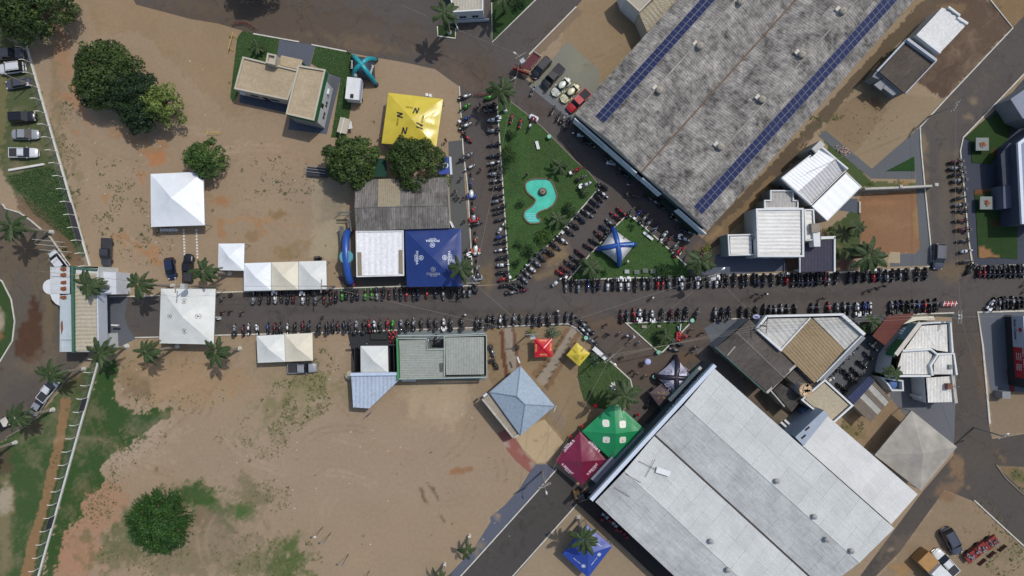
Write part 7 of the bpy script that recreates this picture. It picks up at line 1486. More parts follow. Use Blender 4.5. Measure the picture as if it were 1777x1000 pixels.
for i, (px, py) in enumerate(((1722, 942), (1703, 953), (1687, 966))):
    tr3 = thing('market_cart', ('upper', 'middle', 'lower')[i] + ' of three red open carts full of goods at the bottom right', 'cart', *P(px, py), 0, 0, 'red carts at the bottom right'); c0 = P(px, py, 1.0)
    part(MB().box((c0[0], c0[1], .8), (2.2, 1.5, .5), R(38)), 'cart_body', M('cart_red', (120, 40, 36), .7, .2, 2), tr3); gm_ = MB()
    for k in range(9): gm_.box((c0[0] + random.uniform(-.9, .9), c0[1] + random.uniform(-.6, .6), 1.2), (.35, .25, .3), random.uniform(0, 3))
    part(gm_, 'goods', M('goods_mixed', (128, 124, 130), .7, .7, 5, 0, .4, .3), tr3)['kind'] = 'stuff'
    for sy in (-.8, .8): part(MB().tube((c0[0] + sy * .6, c0[1] - sy * .7, .35), (c0[0] + sy * .7, c0[1] - sy * .8, .35), .35, n=10), 'tyre', TYRE, tr3)
    part(MB().box((c0[0] + 1.2, c0[1] - .7, 1.7), (1.6, .06, .9), R(40)), 'cart_flap', M('cart_brown', (88, 62, 52), .8, .2), tr3)

# ---- motorcycles
MC = {'black': (26, 26, 29), 'dark grey': (56, 58, 62), 'silver': (132, 136, 140), 'white': (204, 206, 208), 'red': (156, 26, 34), 'maroon': (92, 26, 34), 'blue': (36, 58, 124), 'navy': (30, 36, 64), 'green': (70, 150, 44), 'purple': (72, 60, 120), 'orange': (168, 80, 36)}
ENG = M('engine_metal', (84, 84, 86), .4, .3, 8, .6); SEAT = M('seat_vinyl', (28, 27, 27), .7, .1, 5); BOXW = M('box_plastic', (46, 47, 50), .45, .1, 4); WSC = M('screen_tint', (52, 58, 66), .1, .05, 3, 0, .7); HELM = M('helmet_white', (220, 220, 220), .25, .03, 3)
_meshes = {}
def pmesh(key, fn, mats, smooth=False):
    if key not in _meshes: _meshes[key] = fn().mesh(key[0], mats, (0, 0, 0), smooth)
    return _meshes[key]
def bike_proto(model, c):
    t = link('motorcycle', None); t['category'] = 'motorcycle'; ORG[t.name] = (0, 0, 0); pt_ = M('bike_paint_' + c.replace(' ', '_'), MC[c], .25, .05, 2, .1, .5, 0, .7)
    def A(name, key, fn, m, sm=False): return link(name, pmesh((name, model, key), fn, m, sm), t)
    wr_ = .32; wb = {'sport': .72, 'tourer': .78, 'cruiser': .86, 'standard': .7}[model]
    for sx_ in (-1, 1): A('wheel', sx_, lambda: MB().tube((sx_ * wb, -.075 if sx_ < 0 else -.055, wr_), (sx_ * wb, .075 if sx_ < 0 else .055, wr_), wr_, n=12), TYRE)
    A('engine', 0, lambda: MB().box((0, 0, .42), (.66, .44, .42)).box((-.35, 0, .6), (.7, .14, .12)), ENG)
    A('fork', c, lambda: MB().tube((wb, -.11, wr_), (wb * .62, -.11, .95), .04, n=5).tube((wb, .11, wr_), (wb * .62, .11, .95), .04, n=5).box((wb, 0, .7), (.42, .16, .04)), pt_ if c != 'black' else ENG)
    A('fuel_tank', c, lambda: MB().ell((.16, 0, .86), (.34, .19 if model != 'cruiser' else .22, .17), 10, 5, 0, 0, -.8), pt_, True)
    A('seat', 0, lambda: MB().ell((-.34, 0, .82), (.42, .16, .09), 10, 4, 0, 0, -.8), SEAT, True)
    hw = {'sport': .32, 'tourer': .42, 'cruiser': .46, 'standard': .38}[model]
    A('handlebar', 0, lambda: MB().chain([(.36, -hw, 1.04), (.5, -hw * .4, 1.06), (.5, hw * .4, 1.06), (.36, hw, 1.04)], [.028] * 4, 5).ell((.42, -hw * .95, 1.16), (.03, .09, .06), 6, 3, 0, 0, -1).ell((.42, hw * .95, 1.16), (.03, .09, .06), 6, 3, 0, 0, -1), CHROME)
    A('tail', c, lambda: MB().ell((-.78, 0, .84 if model != 'cruiser' else .7), (.26, .13, .08), 8, 4, 0, 0, -1), pt_, True)
    if model in ('sport', 'tourer'):
        A('fairing', c, lambda: MB().ell((.6, 0, .8), (.32, .25, .3), 10, 6, 0, 0, -.8).ell((.2, .2, .55), (.45, .08, .25), 8, 4, 0, 0, -1).ell((.2, -.2, .55), (.45, .08, .25), 8, 4, 0, 0, -1), pt_, True)
        A('windscreen', 0, lambda: MB().ell((.52, 0, 1.05), (.12, .2, .2), 8, 5, 0, 0, -.2), WSC, True)
    else: A('headlight', 0, lambda: MB().ell((.66, 0, .9), (.12, .13, .13), 8, 5, 0, 0, -1), CHROME, True)
    if model == 'tourer':
        for s_ in (-1, 1): A('pannier', (s_, c == 'white'), lambda: MB().box((-.66, s_ * .33, .66), (.5, .2, .36)), BOXW if c != 'white' else HELM)
        A('top_box', c in ('black', 'navy', 'silver', 'dark grey', 'maroon'), lambda: MB().box((-.95, 0, 1.02), (.36, .44, .26)), BOXW if c in ('black', 'navy', 'silver', 'dark grey', 'maroon') else HELM)
    if model == 'cruiser':
        for s_ in (-1, 1): A('saddlebag', s_, lambda: MB().ell((-.7, s_ * .27, .58), (.32, .11, .2), 8, 4, 0, 0, -1), SEAT, True)
    A('exhaust', 0, lambda: MB().tube((.1, -.2, .3), (-.85, -.24, .38), .05, .06, n=6), CHROME)
    return t
_bikes = {}; NB = [0]; rb = random.Random(12)
def bike(px, py, deg, c, model, label, group, helmet=None):
    k = (model, c)
    if k not in _bikes: _bikes[k] = bike_proto(model, c)
    x, y = P(px, py, .7); NB[0] += 1; return place(_bikes[k], x, y, R(deg), label, group, 0, rb.uniform(1.02, 1.16))
def row(pts, deg, phrase, group, frm='left', jit=7, cols=None):
    """pts: (px, py[, colour[, model]])"""
    n = len(pts)
    for i, p in enumerate(pts):
        c = p[2] if len(p) > 2 and p[2] else rb.choices(['black', 'dark grey', 'silver', 'white', 'navy', 'maroon'], [62, 14, 7, 4, 10, 3])[0]
        m = p[3] if len(p) > 3 else rb.choices(['tourer', 'sport', 'cruiser', 'standard'], [36, 16, 26, 22])[0]
        if c in ('green',): m = 'sport'
        d = p[4] if len(p) > 4 else deg
        bike(p[0], p[1], d + rb.uniform(-jit, jit), c, m, '%s motorcycle, %s from %s in row %s' % (c, OD[i], frm, phrase), group)
def xs_(xs, y0, y1=None, cols={}):
    n = len(xs); y1 = y0 if y1 is None else y1
    return [(x, y0 + (y1 - y0) * (x - xs[0]) / max(1, xs[-1] - xs[0]) + rb.uniform(-1.5, 1.5), cols.get(x)) for x in xs]
GN = 'motorcycles along the north kerb of the main street'; GS = 'motorcycles along the south kerb of the main street'
row(xs_([440, 451, 466, 477, 487.6, 499, 508.5, 525, 534.6, 547, 562.6, 574, 583], 518, 516, {477: 'white', 508.5: 'maroon', 574: 'maroon', 525: 'white', 547: 'silver', 440: 'silver'}), -90, 'below the three joined awnings', GN)
row(xs_([593.6, 601, 612, 620, 634, 645, 654, 665.5, 675.7, 686.5, 696], 512, 510, {593.6: 'green', 634: 'green', 645: 'green', 654: 'silver'}), -90, 'in front of the white booth', GN)
row(xs_([706, 717.6, 726, 741, 756, 769, 785, 796, 805, 815], 511, 505, {706: 'red', 741: 'red', 769: 'silver'}), -90, 'in front of the royal blue tent', GN)
bike(826, 499, -85, 'black', 'tourer', 'black motorcycle with white top case at the street corner by the blue tent', GN); 
row([(966, 490, 'white', 'sport', 215), (982, 496, 'silver'), (993, 494, 'black'), (1004, 497, 'silver'), (1021, 495, 'blue'), (1031, 495), (1040, 494), (1054.6, 494, 'white')], -90, 'at the left tip of the inflatable lawn', GN)
row(xs_([1066, 1077, 1090, 1104, 1117, 1128, 1142, 1150.5, 1161, 1173.5, 1183, 1198, 1211], 494, 490, {1142: 'red', 1150.5: 'red', 1117: 'silver', 1183: 'white', 1211: 'white', 1066: 'black'}), -90, 'below the inflatable tent lawn', GN)
row(xs_([1218, 1231, 1244, 1253, 1261, 1275, 1289, 1296, 1309, 1315, 1326.5, 1340, 1355, 1365.7], 489, 484, {1365.7: 'red', 1244: 'white', 1231: 'silver'}), -90, 'below the stepped white house', GN)
row(xs_([1376, 1386, 1391, 1401, 1409, 1418, 1423, 1431.5, 1438, 1452], 486, 482, {1391: 'navy', 1438: 'silver', 1409: 'navy'}), -90, 'below the dark carport', GN)
row(xs_([1474, 1488, 1502, 1516, 1526, 1539, 1550, 1562, 1575, 1593, 1607], 481, 475, {1474: 'navy', 1516: 'red', 1539: 'silver', 1488: 'navy'}), -90, 'below the wide dark palm', GN)
row([(1684, 468, 'dark grey', 'tourer', 235)] + xs_([1700, 1708, 1716.6, 1724, 1733, 1742, 1752, 1759.5, 1768, 1776], 472, 470, {1708: 'red', 1700: 'maroon'}), -90, 'at the garden corner, right edge', GN)
row(xs_([406.5, 421.4, 431.5, 445.7, 464.6, 476.8, 486, 499, 511, 525.4, 535.5], 573, 569, {421.4: 'maroon', 464.6: 'blue', 499: 'white', 406.5: 'silver'}), 90, 'above the two joined awnings', GS)
row(xs_([553, 567, 577, 586, 597, 606.5, 618, 631.8, 641, 650, 659.5, 672, 681], 569, 564, {586: 'maroon', 641: 'red', 650: 'white', 672: 'red', 681: 'green', 607: 'silver', 618: 'silver'}), 90, 'above the black walled stall', GS)
row(xs_([696, 706.8, 717.6, 731, 745, 756, 770, 781.8, 801, 827, 835], 563, 561, {696: 'silver', 717.6: 'silver', 770: 'white'}), 90, 'above the grey green building', GS)
row(xs_([847.6, 857, 867.8, 878, 892, 903.6, 916.5, 927, 938, 951.6, 968, 982.7, 994], 558, 552, {867.8: 'white', 892: 'silver', 927: 'navy', 938: 'navy'}), 90, 'above the garden gravel walks', GS)
row(xs_([1079, 1088, 1100.5, 1110, 1121, 1132, 1149, 1165, 1177.6, 1191], 550, 544, {1079: 'maroon', 1100.5: 'red', 1110: 'white', 1132: 'white'}) + [(1208, 546, 'black', 'cruiser', 60)], 90, 'above the kerbed triangle lawn', GS)
row(xs_([1241, 1253.5, 1265.7, 1286, 1298, 1311.6], 545, 542, {1241: 'silver'}), 90, 'above the dark gable shed', GS)
row(xs_([1326.5, 1336, 1345.4, 1356, 1367, 1380.5, 1409, 1419.7], 540, 538, {1345.4: 'silver', 1356: 'silver', 1409: 'navy'}), 90, 'above the white parapet shop', GS)
row(xs_([1438, 1453, 1465, 1473, 1488, 1501, 1510], 537, 535, {1438: 'red', 1453: 'silver', 1465: 'silver', 1488: 'white', 1501: 'blue', 1510: 'white'}), 90, 'above the shop corner palm', GS)
row(xs_([1548, 1556.5, 1566, 1578, 1585, 1593.6, 1605, 1614.6, 1625], 533, 531, {1605: 'red', 1593.6: 'blue', 1548: 'silver'}), 90, 'above the maroon canopy', GS)
row([(1720, 529, 'white', 'tourer', 60)] + xs_([1727.6, 1734.8, 1741, 1747.4, 1758, 1767, 1775], 527, 525, {1734.8: 'silver', 1758: 'silver'}), 90, 'above the grey sign forecourt', GS)
GV = 'motorcycles along the street west of the pool lawn'
row([(806, 168, 'white'), (807, 186, 'green'), (807, 206.7, 'blue'), (807, 219, 'white'), (810, 238, 'red', 'cruiser', -40), (811.5, 270.6, 'silver'), (815, 291, 'white')], 24, 'on the west kerb above the trikes', GV, 'top')
row([(826, 389, 'dark grey'), (823, 441, 'white')], 12, 'beside the trikes, west kerb', GV, 'top')
bike(825, 494, 90, 'silver', 'tourer', 'silver motorcycle at the foot of the west kerb beyond the last trike', GV)
E1 = [(851, 169, 'green'), (850, 183), (852, 192), (857, 207.6), (856.5, 226.5, 'silver'), (857, 251, 'navy'), (857, 270.6), (856.5, 283, 'white'), (859, 292), (859, 302, 'silver'), (861, 314, 'silver'), (862, 325.5)]
row(E1, 190, 'on the upper west pool lawn kerb', GV, 'top')
E2 = [(864.6, 340), (863.7, 349, 'silver'), (866, 360), (865.5, 369), (868, 381), (869, 397, 'white', 'sport', 240), (869, 411, 'blue', 'sport'), (869, 421), (870, 434, 'white'), (872, 447), (872.7, 460, 'white'), (872, 473), (875, 484, 'red'), (876, 496)]
row(E2, 190, 'on the lower west pool lawn kerb', GV, 'top')
GJn = 'motorcycles parked at the bottom tip of the pool lawn'
row([(889.5, 498), (887, 508, 'silver', 'cruiser', 10), (907, 504, 'maroon', 'sport', 8), (903, 495, 'dark grey')], -25, 'at the pool lawn bottom tip', GJn)
GD = 'motorcycles along the diagonal road'
row([(908, 484, 'silver'), (914, 475, 'silver'), (921, 466), (930, 456, 'silver'), (939, 446), (953, 437), (964, 426, 'navy'), (975, 416, 'white'), (988, 402), (997, 391)], -38, 'on the lower pool lawn diagonal kerb', GD)
row([(1008, 379, 'navy'), (1019, 370, 'silver'), (1027, 362), (1033, 352), (1040, 343), (1046, 336, 'white'), (1047, 323)], -38, 'on the upper pool lawn diagonal kerb', GD)
row([(974, 475, 'red'), (982, 469, 'maroon'), (990, 459), (1000, 450, 'dark grey'), (1007, 439, 'maroon'), (1022, 428), (1032, 419), (1041, 408, 'maroon'), (1050, 397, 'navy'), (1060, 388, 'silver'), (1069, 375, 'red'), (1078, 367, 'red')], 142, 'on the inflatable lawn diagonal kerb', GD)
row([(1094, 369), (1107, 372, 'blue'), (1117, 380, 'silver'), (1125, 388), (1139, 395, 'navy'), (1152, 409, 'white'), (1161, 417), (1171, 428, 'silver'), (1175, 438, 'red'), (1184, 433, 'red')], 48, 'between inflatable lawn and grey warehouse', GD)
GL_ = 'motorcycles on the pool lawn'
row([(999, 296, 'red', 'tourer'), (1008, 310, 'black'), (1016, 321, 'white', 'tourer')], 30, 'on the right side of the pool lawn', GL_, 'top')
row([(888, 205, 'red', 'standard'), (903, 213, 'red', 'standard')], 75, 'at the top of the pool lawn', GL_)
GW = 'motorcycles in the shade of the grey warehouse'
row([(925, 157, 'silver'), (959.6, 190), (970, 201), (978, 206, 'silver'), (985, 212)], 55, 'below the concrete car lot', GW)
row([(1003, 234), (1018, 248), (1059, 279, 'silver'), (1083, 304, 'navy'), (1098, 339, 'dark grey')], -20, 'on the shaded warehouse road', GW)
row([(1126.4, 345), (1136, 350, 'silver'), (1151.6, 361), (1172, 381, 'silver'), (1184, 399), (1195, 403, 'silver'), (1187, 414)], -25, 'at the lower warehouse front', GW)
GE = 'motorcycles along the garden kerb on the right street'
row([(1658.7, 281, 'maroon'), (1659, 292), (1661, 302), (1664, 313, 'silver'), (1665, 328), (1666, 343.6), (1666, 355.7, 'silver'), (1668.6, 365.6), (1668.6, 383), (1670.8, 398.6, 'maroon'), (1673, 418), (1676, 436), (1676, 454.6)], 185, 'along the right street garden kerb', GE, 'top')
GF = 'motorcycles on the grey forecourt between shop and bank'
row([(1515, 602), (1508, 618), (1497, 633), (1486, 646), (1477, 655), (1470, 648), (1462, 672), (1456, 680)], 135, 'in the middle of the grey forecourt', GF, 'top')
row([(1492, 590), (1480, 607), (1474, 616), (1457, 633), (1450, 645), (1438, 660)], 30, 'under the shop eave', GF, 'top')
GP_ = 'motorcycles clustered at the plaza corner'
row([(1009, 557), (1015, 565, 'silver'), (1013, 574, 'white'), (1023, 574, 'silver'), (1020, 583, 'navy'), (1029, 593, 'silver')], 140, 'clustered at the gravel garden corner kerb', GP_, 'top')
row([(1177, 597, 'dark grey'), (1171, 607, 'silver')], -20, 'right of the kerbed triangle lawn', GP_, 'top')
row([(854, 609, 'silver'), (859, 632, 'black')], -60, 'right of the grey green building', 'motorcycles beside the grey green building', 'top')
bike(756, 592, 85, 'black', 'cruiser', 'black motorcycle standing alone in the roofed courtyard opening', 'motorcycles beside the grey green building')
bike(1125, 700, 70, 'black', 'cruiser', 'black motorcycle parked beside the aubergine tent', GP_)
# trikes and quads
def trike(px, py, deg, c, c2, label, L=3.2):
    x, y = P(px, py, .5); t = thing('motor_trike', label, 'trike', x, y, 0, R(deg), 'long custom trikes'); ORG[t.name] = (0, 0, 0); pa_ = M('bike_paint_' + c.replace(' ', '_'), MC[c], .25, .05, 2, .1, .5, 0, .7); pb_ = M('bike_paint_' + c2.replace(' ', '_'), MC[c2], .25, .05, 2, .1, .5, 0, .7); h = L / 2
    for s_ in (-1, 1): part(MB().tube((-h + .4, s_ * .5, .36), (-h + .4, s_ * .82, .36), .36, n=12), 'wheel', TYRE, t); part(MB().ell((-h + .4, s_ * .66, .45), (.5, .24, .36), 10, 5, 0, 0, 0), 'fender', pa_, t, smooth=True)
    part(MB().tube((h - .3, -.08, .33), (h - .3, .08, .33), .33, n=12), 'wheel', TYRE, t); part(MB().tube((h - .3, -.12, .33), (h - 1.1, -.12, 1.0), .04, n=5).tube((h - .3, .12, .33), (h - 1.1, .12, 1.0), .04, n=5), 'fork', CHROME, t)
    part(MB().ell((-h + .75, 0, .6), (.75, .42, .32), 12, 6, 0, 0, -.8), 'rear_body', pb_, t, smooth=True); part(MB().box((-.1, 0, .55), (1.3, .5, .3)), 'chassis', ENG, t); part(MB().ell((.3, 0, .8), (.4, .2, .2), 10, 5, 0, 0, -.8), 'fuel_tank', pa_, t, smooth=True); part(MB().ell((-.35, 0, .85), (.4, .24, .12), 10, 4, 0, 0, -.8), 'seat', SEAT, t, smooth=True)
    part(MB().chain([(h - 1.3, -.5, 1.1), (h - 1.1, -.2, 1.15), (h - 1.1, .2, 1.15), (h - 1.3, .5, 1.1)], [.03] * 4, 5), 'handlebar', CHROME, t); part(MB().box((-h + .1, 0, .7), (.3, 1.3, .12)), 'rear_bumper', pa_, t)
trike(817.5, 322, 92, 'blue', 'white', 'blue and white custom trike on the west kerb, uppermost of three', 4.4)
trike(821, 367, 95, 'red', 'silver', 'red and silver custom trike on the west kerb below the blue one', 3.6)
trike(825, 420, 92, 'orange', 'white', 'long white and orange custom trike at the west kerb, third down', 3.8)
trike(828, 468, 95, 'silver', 'dark grey', 'silver custom trike, lowest on the west kerb', 3.6)
trike(921, 216, -115, 'white', 'maroon', 'white and maroon trike on the pool lawn near the shaded road', 3.2)
trike(1187, 584, 0, 'red', 'red', 'bright red trike right of the kerbed triangle lawn', 2.6)
trike(1062, 274, 80, 'white', 'navy', 'white and navy trike in the warehouse shade', 2.4)
for i, (px, py) in enumerate(((679, 581), (686, 581), (681, 589.5))):
    q_ = thing('quad_bike', ('left', 'right', 'lower')[i] + ' small red quad bike on the black pavement by the stall', 'quad bike', *P(px, py), 0, R(90), 'red quad bikes at the stall'); ORG[q_.name] = (0, 0, 0); RP = M('bike_paint_red', MC['red'], .25)
    for a in (-1, 1):
        for b_ in (-1, 1): part(MB().tube((a * .42, b_ * .26, .2), (a * .42, b_ * .4, .2), .2, n=10), 'wheel', TYRE, q_); part(MB().ell((a * .42, b_ * .3, .36), (.24, .14, .1), 8, 4, 0, 0, -.5), 'fender', RP, q_, smooth=True)
    part(MB().ell((.1, 0, .45), (.4, .14, .16), 8, 5, 0, 0, -.8), 'body', RP, q_, smooth=True); part(MB().ell((-.25, 0, .52), (.25, .13, .06), 8, 4, 0, 0, -.8), 'seat', SEAT, q_, smooth=True); part(MB().tube((.25, -.3, .7), (.25, .3, .7), .025, n=5), 'handlebar', CHROME, q_)

# ================================================================== FENCES, POLES, WIRES, STREET THINGS
FW = M('fence_white', (200, 198, 190), .85, .12, 2); WIREM = M('wire_mesh', (120, 122, 120), .6, .1, 2, .3)
def post_fence(label, a, b, n, shade=()):
    x0, y0 = P(*a); t = thing('fence', label, 'fence', x0, y0)
    pa_, pb2 = P(*a), P(*b); part(MB().bar(pa_, pb2, .28, .35, 0), 'base_wall', FW, t); pts = [mix(pa_, pb2, i / (n - 1)) for i in range(n)]
    d = Vector((pb2[0] - pa_[0], pb2[1] - pa_[1])).normalized(); nl = Vector((d.y, -d.x)); nl = nl if nl.x < 0 else -nl
    k = MB().chain([(0, 0, 0), (0, 0, 2.0), (nl.x * .25, nl.y * .25, 2.35), (nl.x * .6, nl.y * .6, 2.5)], [.08, .075, .07, .06], 6); me = k.mesh('post', [FW])
    for p in pts: o = link('post', me, t); o.location = (p[0] - x0, p[1] - y0, 0)
    for z in (.7, 1.15, 1.6, 2.0): part(MB().tube((*pa_, z), (*pb2, z), .018, n=4), 'fence_wire', WIREM, t)
    for i in shade: part(MB().bar(pts[i], pts[i + 1], .03, 1.6, .35), 'shade_panel', M('shade_dark', (58, 60, 68), .8, .1), t)
    return t
post_fence('long white post fence running from the top left tree to the portal', (43, 66), (157, 462), 19, (13, 14, 15)); post_fence('long white post fence from the portal down to the bottom left edge', (173, 622), (66, 1006), 18, (3, 12))
single(MB().bar(P(17, 296), P(78, 285.5), .35, .4, 0), 'concrete_log', FW, 'long pale concrete beam lying on the grass below the white pickup', 'beam')
for i, (b_, nm) in enumerate((((112, 421), 'upper'), ((117, 429), 'middle'), ((124, 438), 'lower'))):
    x, y = P(*b_); single(MB().tube((x, y, 0), (x, y, 8.0), .07, .045, 6), 'flagpole', FW, nm + ' of three thin white flagpoles beside the roundabout kerb', 'flagpole', 'three flagpoles by the roundabout')
CONC = M('pole_concrete', (142, 136, 124), .9, .15, 2)
def upole(label, px, py, h, ang, trafo=False, arms=1, lamp=None, group='utility poles'):
    x, y = P(px, py); t = thing('utility_pole', label, 'utility pole', x, y, 0, 0, group); part(MB().tube((x, y, 0), (x, y, h), .17, .11, 8), 'pole', CONC, t)
    a = R(ang); 
    for k in range(arms):
        z = h - .25 - .7 * k; part(MB().bar((x - 1.1 * math.cos(a), y - 1.1 * math.sin(a)), (x + 1.1 * math.cos(a), y + 1.1 * math.sin(a)), .12, .14, z), 'crossarm', CONC, t)
        im = MB(); [im.tube((x + u * math.cos(a), y + u * math.sin(a), z + .14), (x + u * math.cos(a), y + u * math.sin(a), z + .38), .07, .04, 6) for u in (-1, -.5, .5, 1)]; part(im, 'insulator', M('insulator', (170, 168, 160), .4, .1), t)
    if trafo: part(MB().box((x + .55 * math.sin(a), y - .55 * math.cos(a), h - 1.8), (.8, .7, 1.1), a), 'transformer', M('transformer_grey', (168, 170, 170), .6, .1), t)
    if lamp: lx, ly = lamp; part(MB().tube((x, y, h - 1.2), (x + lx, y + ly, h - .7), .04, n=5), 'lamp_arm', METAL, t); part(MB().ell((x + lx, y + ly, h - .7), (.35, .16, .1), 8, 4, 0, math.atan2(ly, lx), -1), 'lamp_head', LAMP, t)
    return (x, y, h - .1)
PO = {}
for k, a in dict(A=('utility pole with double crossarm leaning over the right street', 1612, 203, 7.5, 60, False, 2), B=('utility pole beside the red tiled patio at the top junction', 903, 118, 6.5, 30, True, 1, (-1, .6)), C=('utility pole at the kerb of the round lawn in the plaza', 1046, 614, 8.5, 40, False, 2, (1, -1)),
    D=('utility pole with transformer by the left end of the stepped house pavement', 1213, 479, 9.2, 15, True, 2, (1.6, 1)), E=('utility pole with transformer at the bank corner junction', 1615, 547, 8.2, 88, True, 2), F=('utility pole on the blue grey pavement by the maroon tent', 941, 818, 9.2, 25, False, 2, (.3, -1.2)),
    Hh=('utility pole above the tent with round emblems', 350, 497, 9.4, 88, True, 1), I=('utility pole at the corner of the shop with white parapet', 1300, 562, 8.4, 86, False, 1), J=('utility pole in the garden beside the lime bush', 922, 575, 8, 5, True, 1), K=('twin lamp pole at the lower right street bend', 1690, 742, 7.5, 20, False, 1, (1, .3)),
    L_=('utility pole north of the main street right of the three awnings', 581, 497, 8.6, 88, False, 1), N=('short utility pole on the west street kerb by the blue tent', 826, 492, 8.4, 0, False, 1)).items(): PO[k] = upole(*a)
pw_ = thing('lamp_post', 'grey lamp post with limewashed foot between two parked cars, left edge', 'lamp post', *P(53, 148)); x, y = P(53, 148); part(MB().tube((x, y, 0), (x, y, 6.4), .12, .08, 8), 'pole', CONC, pw_); part(MB().tube((x, y, 0), (x, y, .9), .35, .25, 10), 'limewashed_base', LIME, pw_)
palm('palm whose crown leaves the frame at the left edge, white foot visible', 20, 400, 8, 1.0, (-.6, 0), seed=41); palm('palm with white foot by the lower left grass, crown outside the frame', 27, 768, 8, 1.0, (-.8, -.3), seed=42)
for i, (px, py) in enumerate(((560, 915), (574, 925), (605, 962), (641, 991))):
    x, y = P(px, py); t = thing('floodlight_pole', OD[i] + ' thin dark floodlight pole counted from the top in the lower sand lot', 'light pole', x, y, 0, 0, 'thin poles in the lower sand lot'); part(MB().tube((x, y, 0), (x, y, 4.6), .05, .035, 5), 'pole', DARK, t); part(MB().box((x, y, 4.65), (.35, .3, .18)), 'lamp_head', LAMP if i == 0 else METAL, t)
WR_ = M('overhead_wire', (132, 124, 112), .6, .05, 1)
def wire(a, b, label, sag=.9, r=.024):
    n = 10; pts = [(a[0] + (b[0] - a[0]) * k / n, a[1] + (b[1] - a[1]) * k / n, a[2] + (b[2] - a[2]) * k / n - sag * 4 * (k / n) * (1 - k / n)) for k in range(n + 1)]
    mb = MB().chain(pts, [r] * (n + 1), 4); single(mb, 'overhead_wire', WR_, label, 'wire', 'overhead wires')
def at(px, py, h): return (*P(px, py, h), h)
wire(PO['Hh'], PO['L_'], 'overhead wire above the three joined awnings'); wire(PO['L_'], PO['J'], 'overhead wire crossing the street towards the garden pole'); wire(PO['N'], PO['J'], 'overhead wire from the street corner to the garden pole'); wire(PO['B'], PO['N'], 'overhead wire along the street west of the pool lawn')
wire(PO['J'], PO['C'], 'overhead wire over the two small canopy tents'); wire(PO['C'], PO['D'], 'overhead wire crossing the street to the transformer pole'); wire(PO['C'], PO['F'], 'overhead wire from the plaza pole past the round lawn')
wire(PO['J'], (PO['D'][0], PO['D'][1], 8), 'overhead wire crossing the street in a long diagonal')
for k in range(3): wire((PO['C'][0], PO['C'][1] + .3 * k, 8.4), (PO['I'][0], PO['I'][1] + .5 - .5 * k, 8.3), ('northern', 'middle', 'southern')[k] + ' of three overhead wires spanning the plaza')
for k in range(2): wire((PO['I'][0], PO['I'][1] + .5 * k, 8.3), (PO['E'][0], PO['E'][1] + .5 * k, 8.1), ('lower', 'upper')[k] + ' overhead wire across the white parapet shop roof', .6)
wire(PO['E'], at(1800, 548, 8), 'overhead wire leaving the frame at the right edge', .4); wire(PO['D'], PO['I'], 'overhead wire from the transformer pole over the main street'); wire((PO['A'][0], PO['A'][1], 7.4), PO['E'], 'overhead wire down the right street', .8); wire(PO['E'], PO['K'], 'overhead wire along the lower right street', .8)
wire(PO['Hh'], at(60, 470, 7), 'overhead wire from the emblem tent pole to the portal', .6); wire(PO['F'], at(955, 690, 7), 'overhead wire over the hip roof house', .3); wire(PO['B'], at(700, 10, 6.5), 'overhead wire at the top junction', .5); wire(PO['A'], at(1400, 300, 6.5), 'overhead wire over the bright white house', .8)
# barriers
REDB = M('barrier_red', (120, 44, 40), .7, .2, 2); YEL = M('barrier_yellow', (190, 168, 84), .7, .15, 2)
def lattice(label, pts, h=.9, m=None):
    q = PP(pts); t = thing('barrier', label, 'barrier', *q[0])
    for i in range(len(q) - 1):
        a, b = q[i], q[i + 1]; mb = MB().tube((*a, 0), (*b, h), .03, n=4).tube((*a, h), (*b, 0), .03, n=4).tube((*a, h), (*b, h), .03, n=4).tube((*a, 0), (*a, h), .04, n=5); part(mb, 'panel', m or REDB, t)
    return t
lattice('low red lattice barrier on the road edge above the beige slab house', [(405, 46), (411, 42), (417, 41), (423, 41), (429, 42), (435, 45), (441, 49), (447, 53)])
lattice('red lattice barrier closing the street at the top of the pool lawn', [(824, 165), (829, 166), (834, 167), (839, 166), (844, 165), (850, 163), (856, 160), (862, 156)])
for i in range(7):
    x, y = P(1633 + i * 3.3, 527); single(MB().box((x, y, .5), (.12, .9, .9), R(-14)).box((x, y, 1.0), (.5, .12, .15), R(20)), 'striped_barrier', M('barrier_stripe_red', (196, 72, 70), .6, .2, 6) if i % 2 else M('barrier_stripe_white', (214, 196, 194), .6, .1, 3), OD[i] + ' board from the left of the red and white barrier at the bank corner', 'barrier', 'red and white barrier boards')
yb = thing('yellow_gate', 'yellow tubular gate standing left of the garden lawn', 'gate', *P(405, 75)); part(MB().tube((*P(408, 60), 1.0), (*P(400, 89), 1.0), .05, n=5), 'rail', YEL, yb)
for a, b in (((408, 61), (413, 68)), ((407, 64), (403, 60)), ((401, 84), (406, 89)), ((402, 82), (399, 89))): part(MB().tube((*P(*a), 1.0), (*P(*b), 0), .05, n=5), 'leg', YEL, yb)
yb2 = thing('yellow_gate', 'small yellow tubular gate lying in the sand below the house', 'gate', *P(373, 231)); part(MB().tube((*P(361, 231), .5), (*P(384, 230), .5), .045, n=5).tube((*P(361, 234), .3), (*P(384, 233), .3), .045, n=5).tube((*P(362, 228), .5), (*P(362, 235), .5), .04, n=5).tube((*P(379, 227), .5), (*P(379, 235), .5), .04, n=5), 'rail', YEL, yb2)
pm2 = thing('tiled_patio', 'small maroon tiled patio with white chain edge at the top junction', 'patio', *P(922, 107)); part(MB().prism(PP([(905, 116), (926, 91), (939, 100), (920, 122)]), 0, .25), 'tile_floor', M('tile_maroon', (84, 34, 40), .7, .3, 4), pm2)
ch = MB()
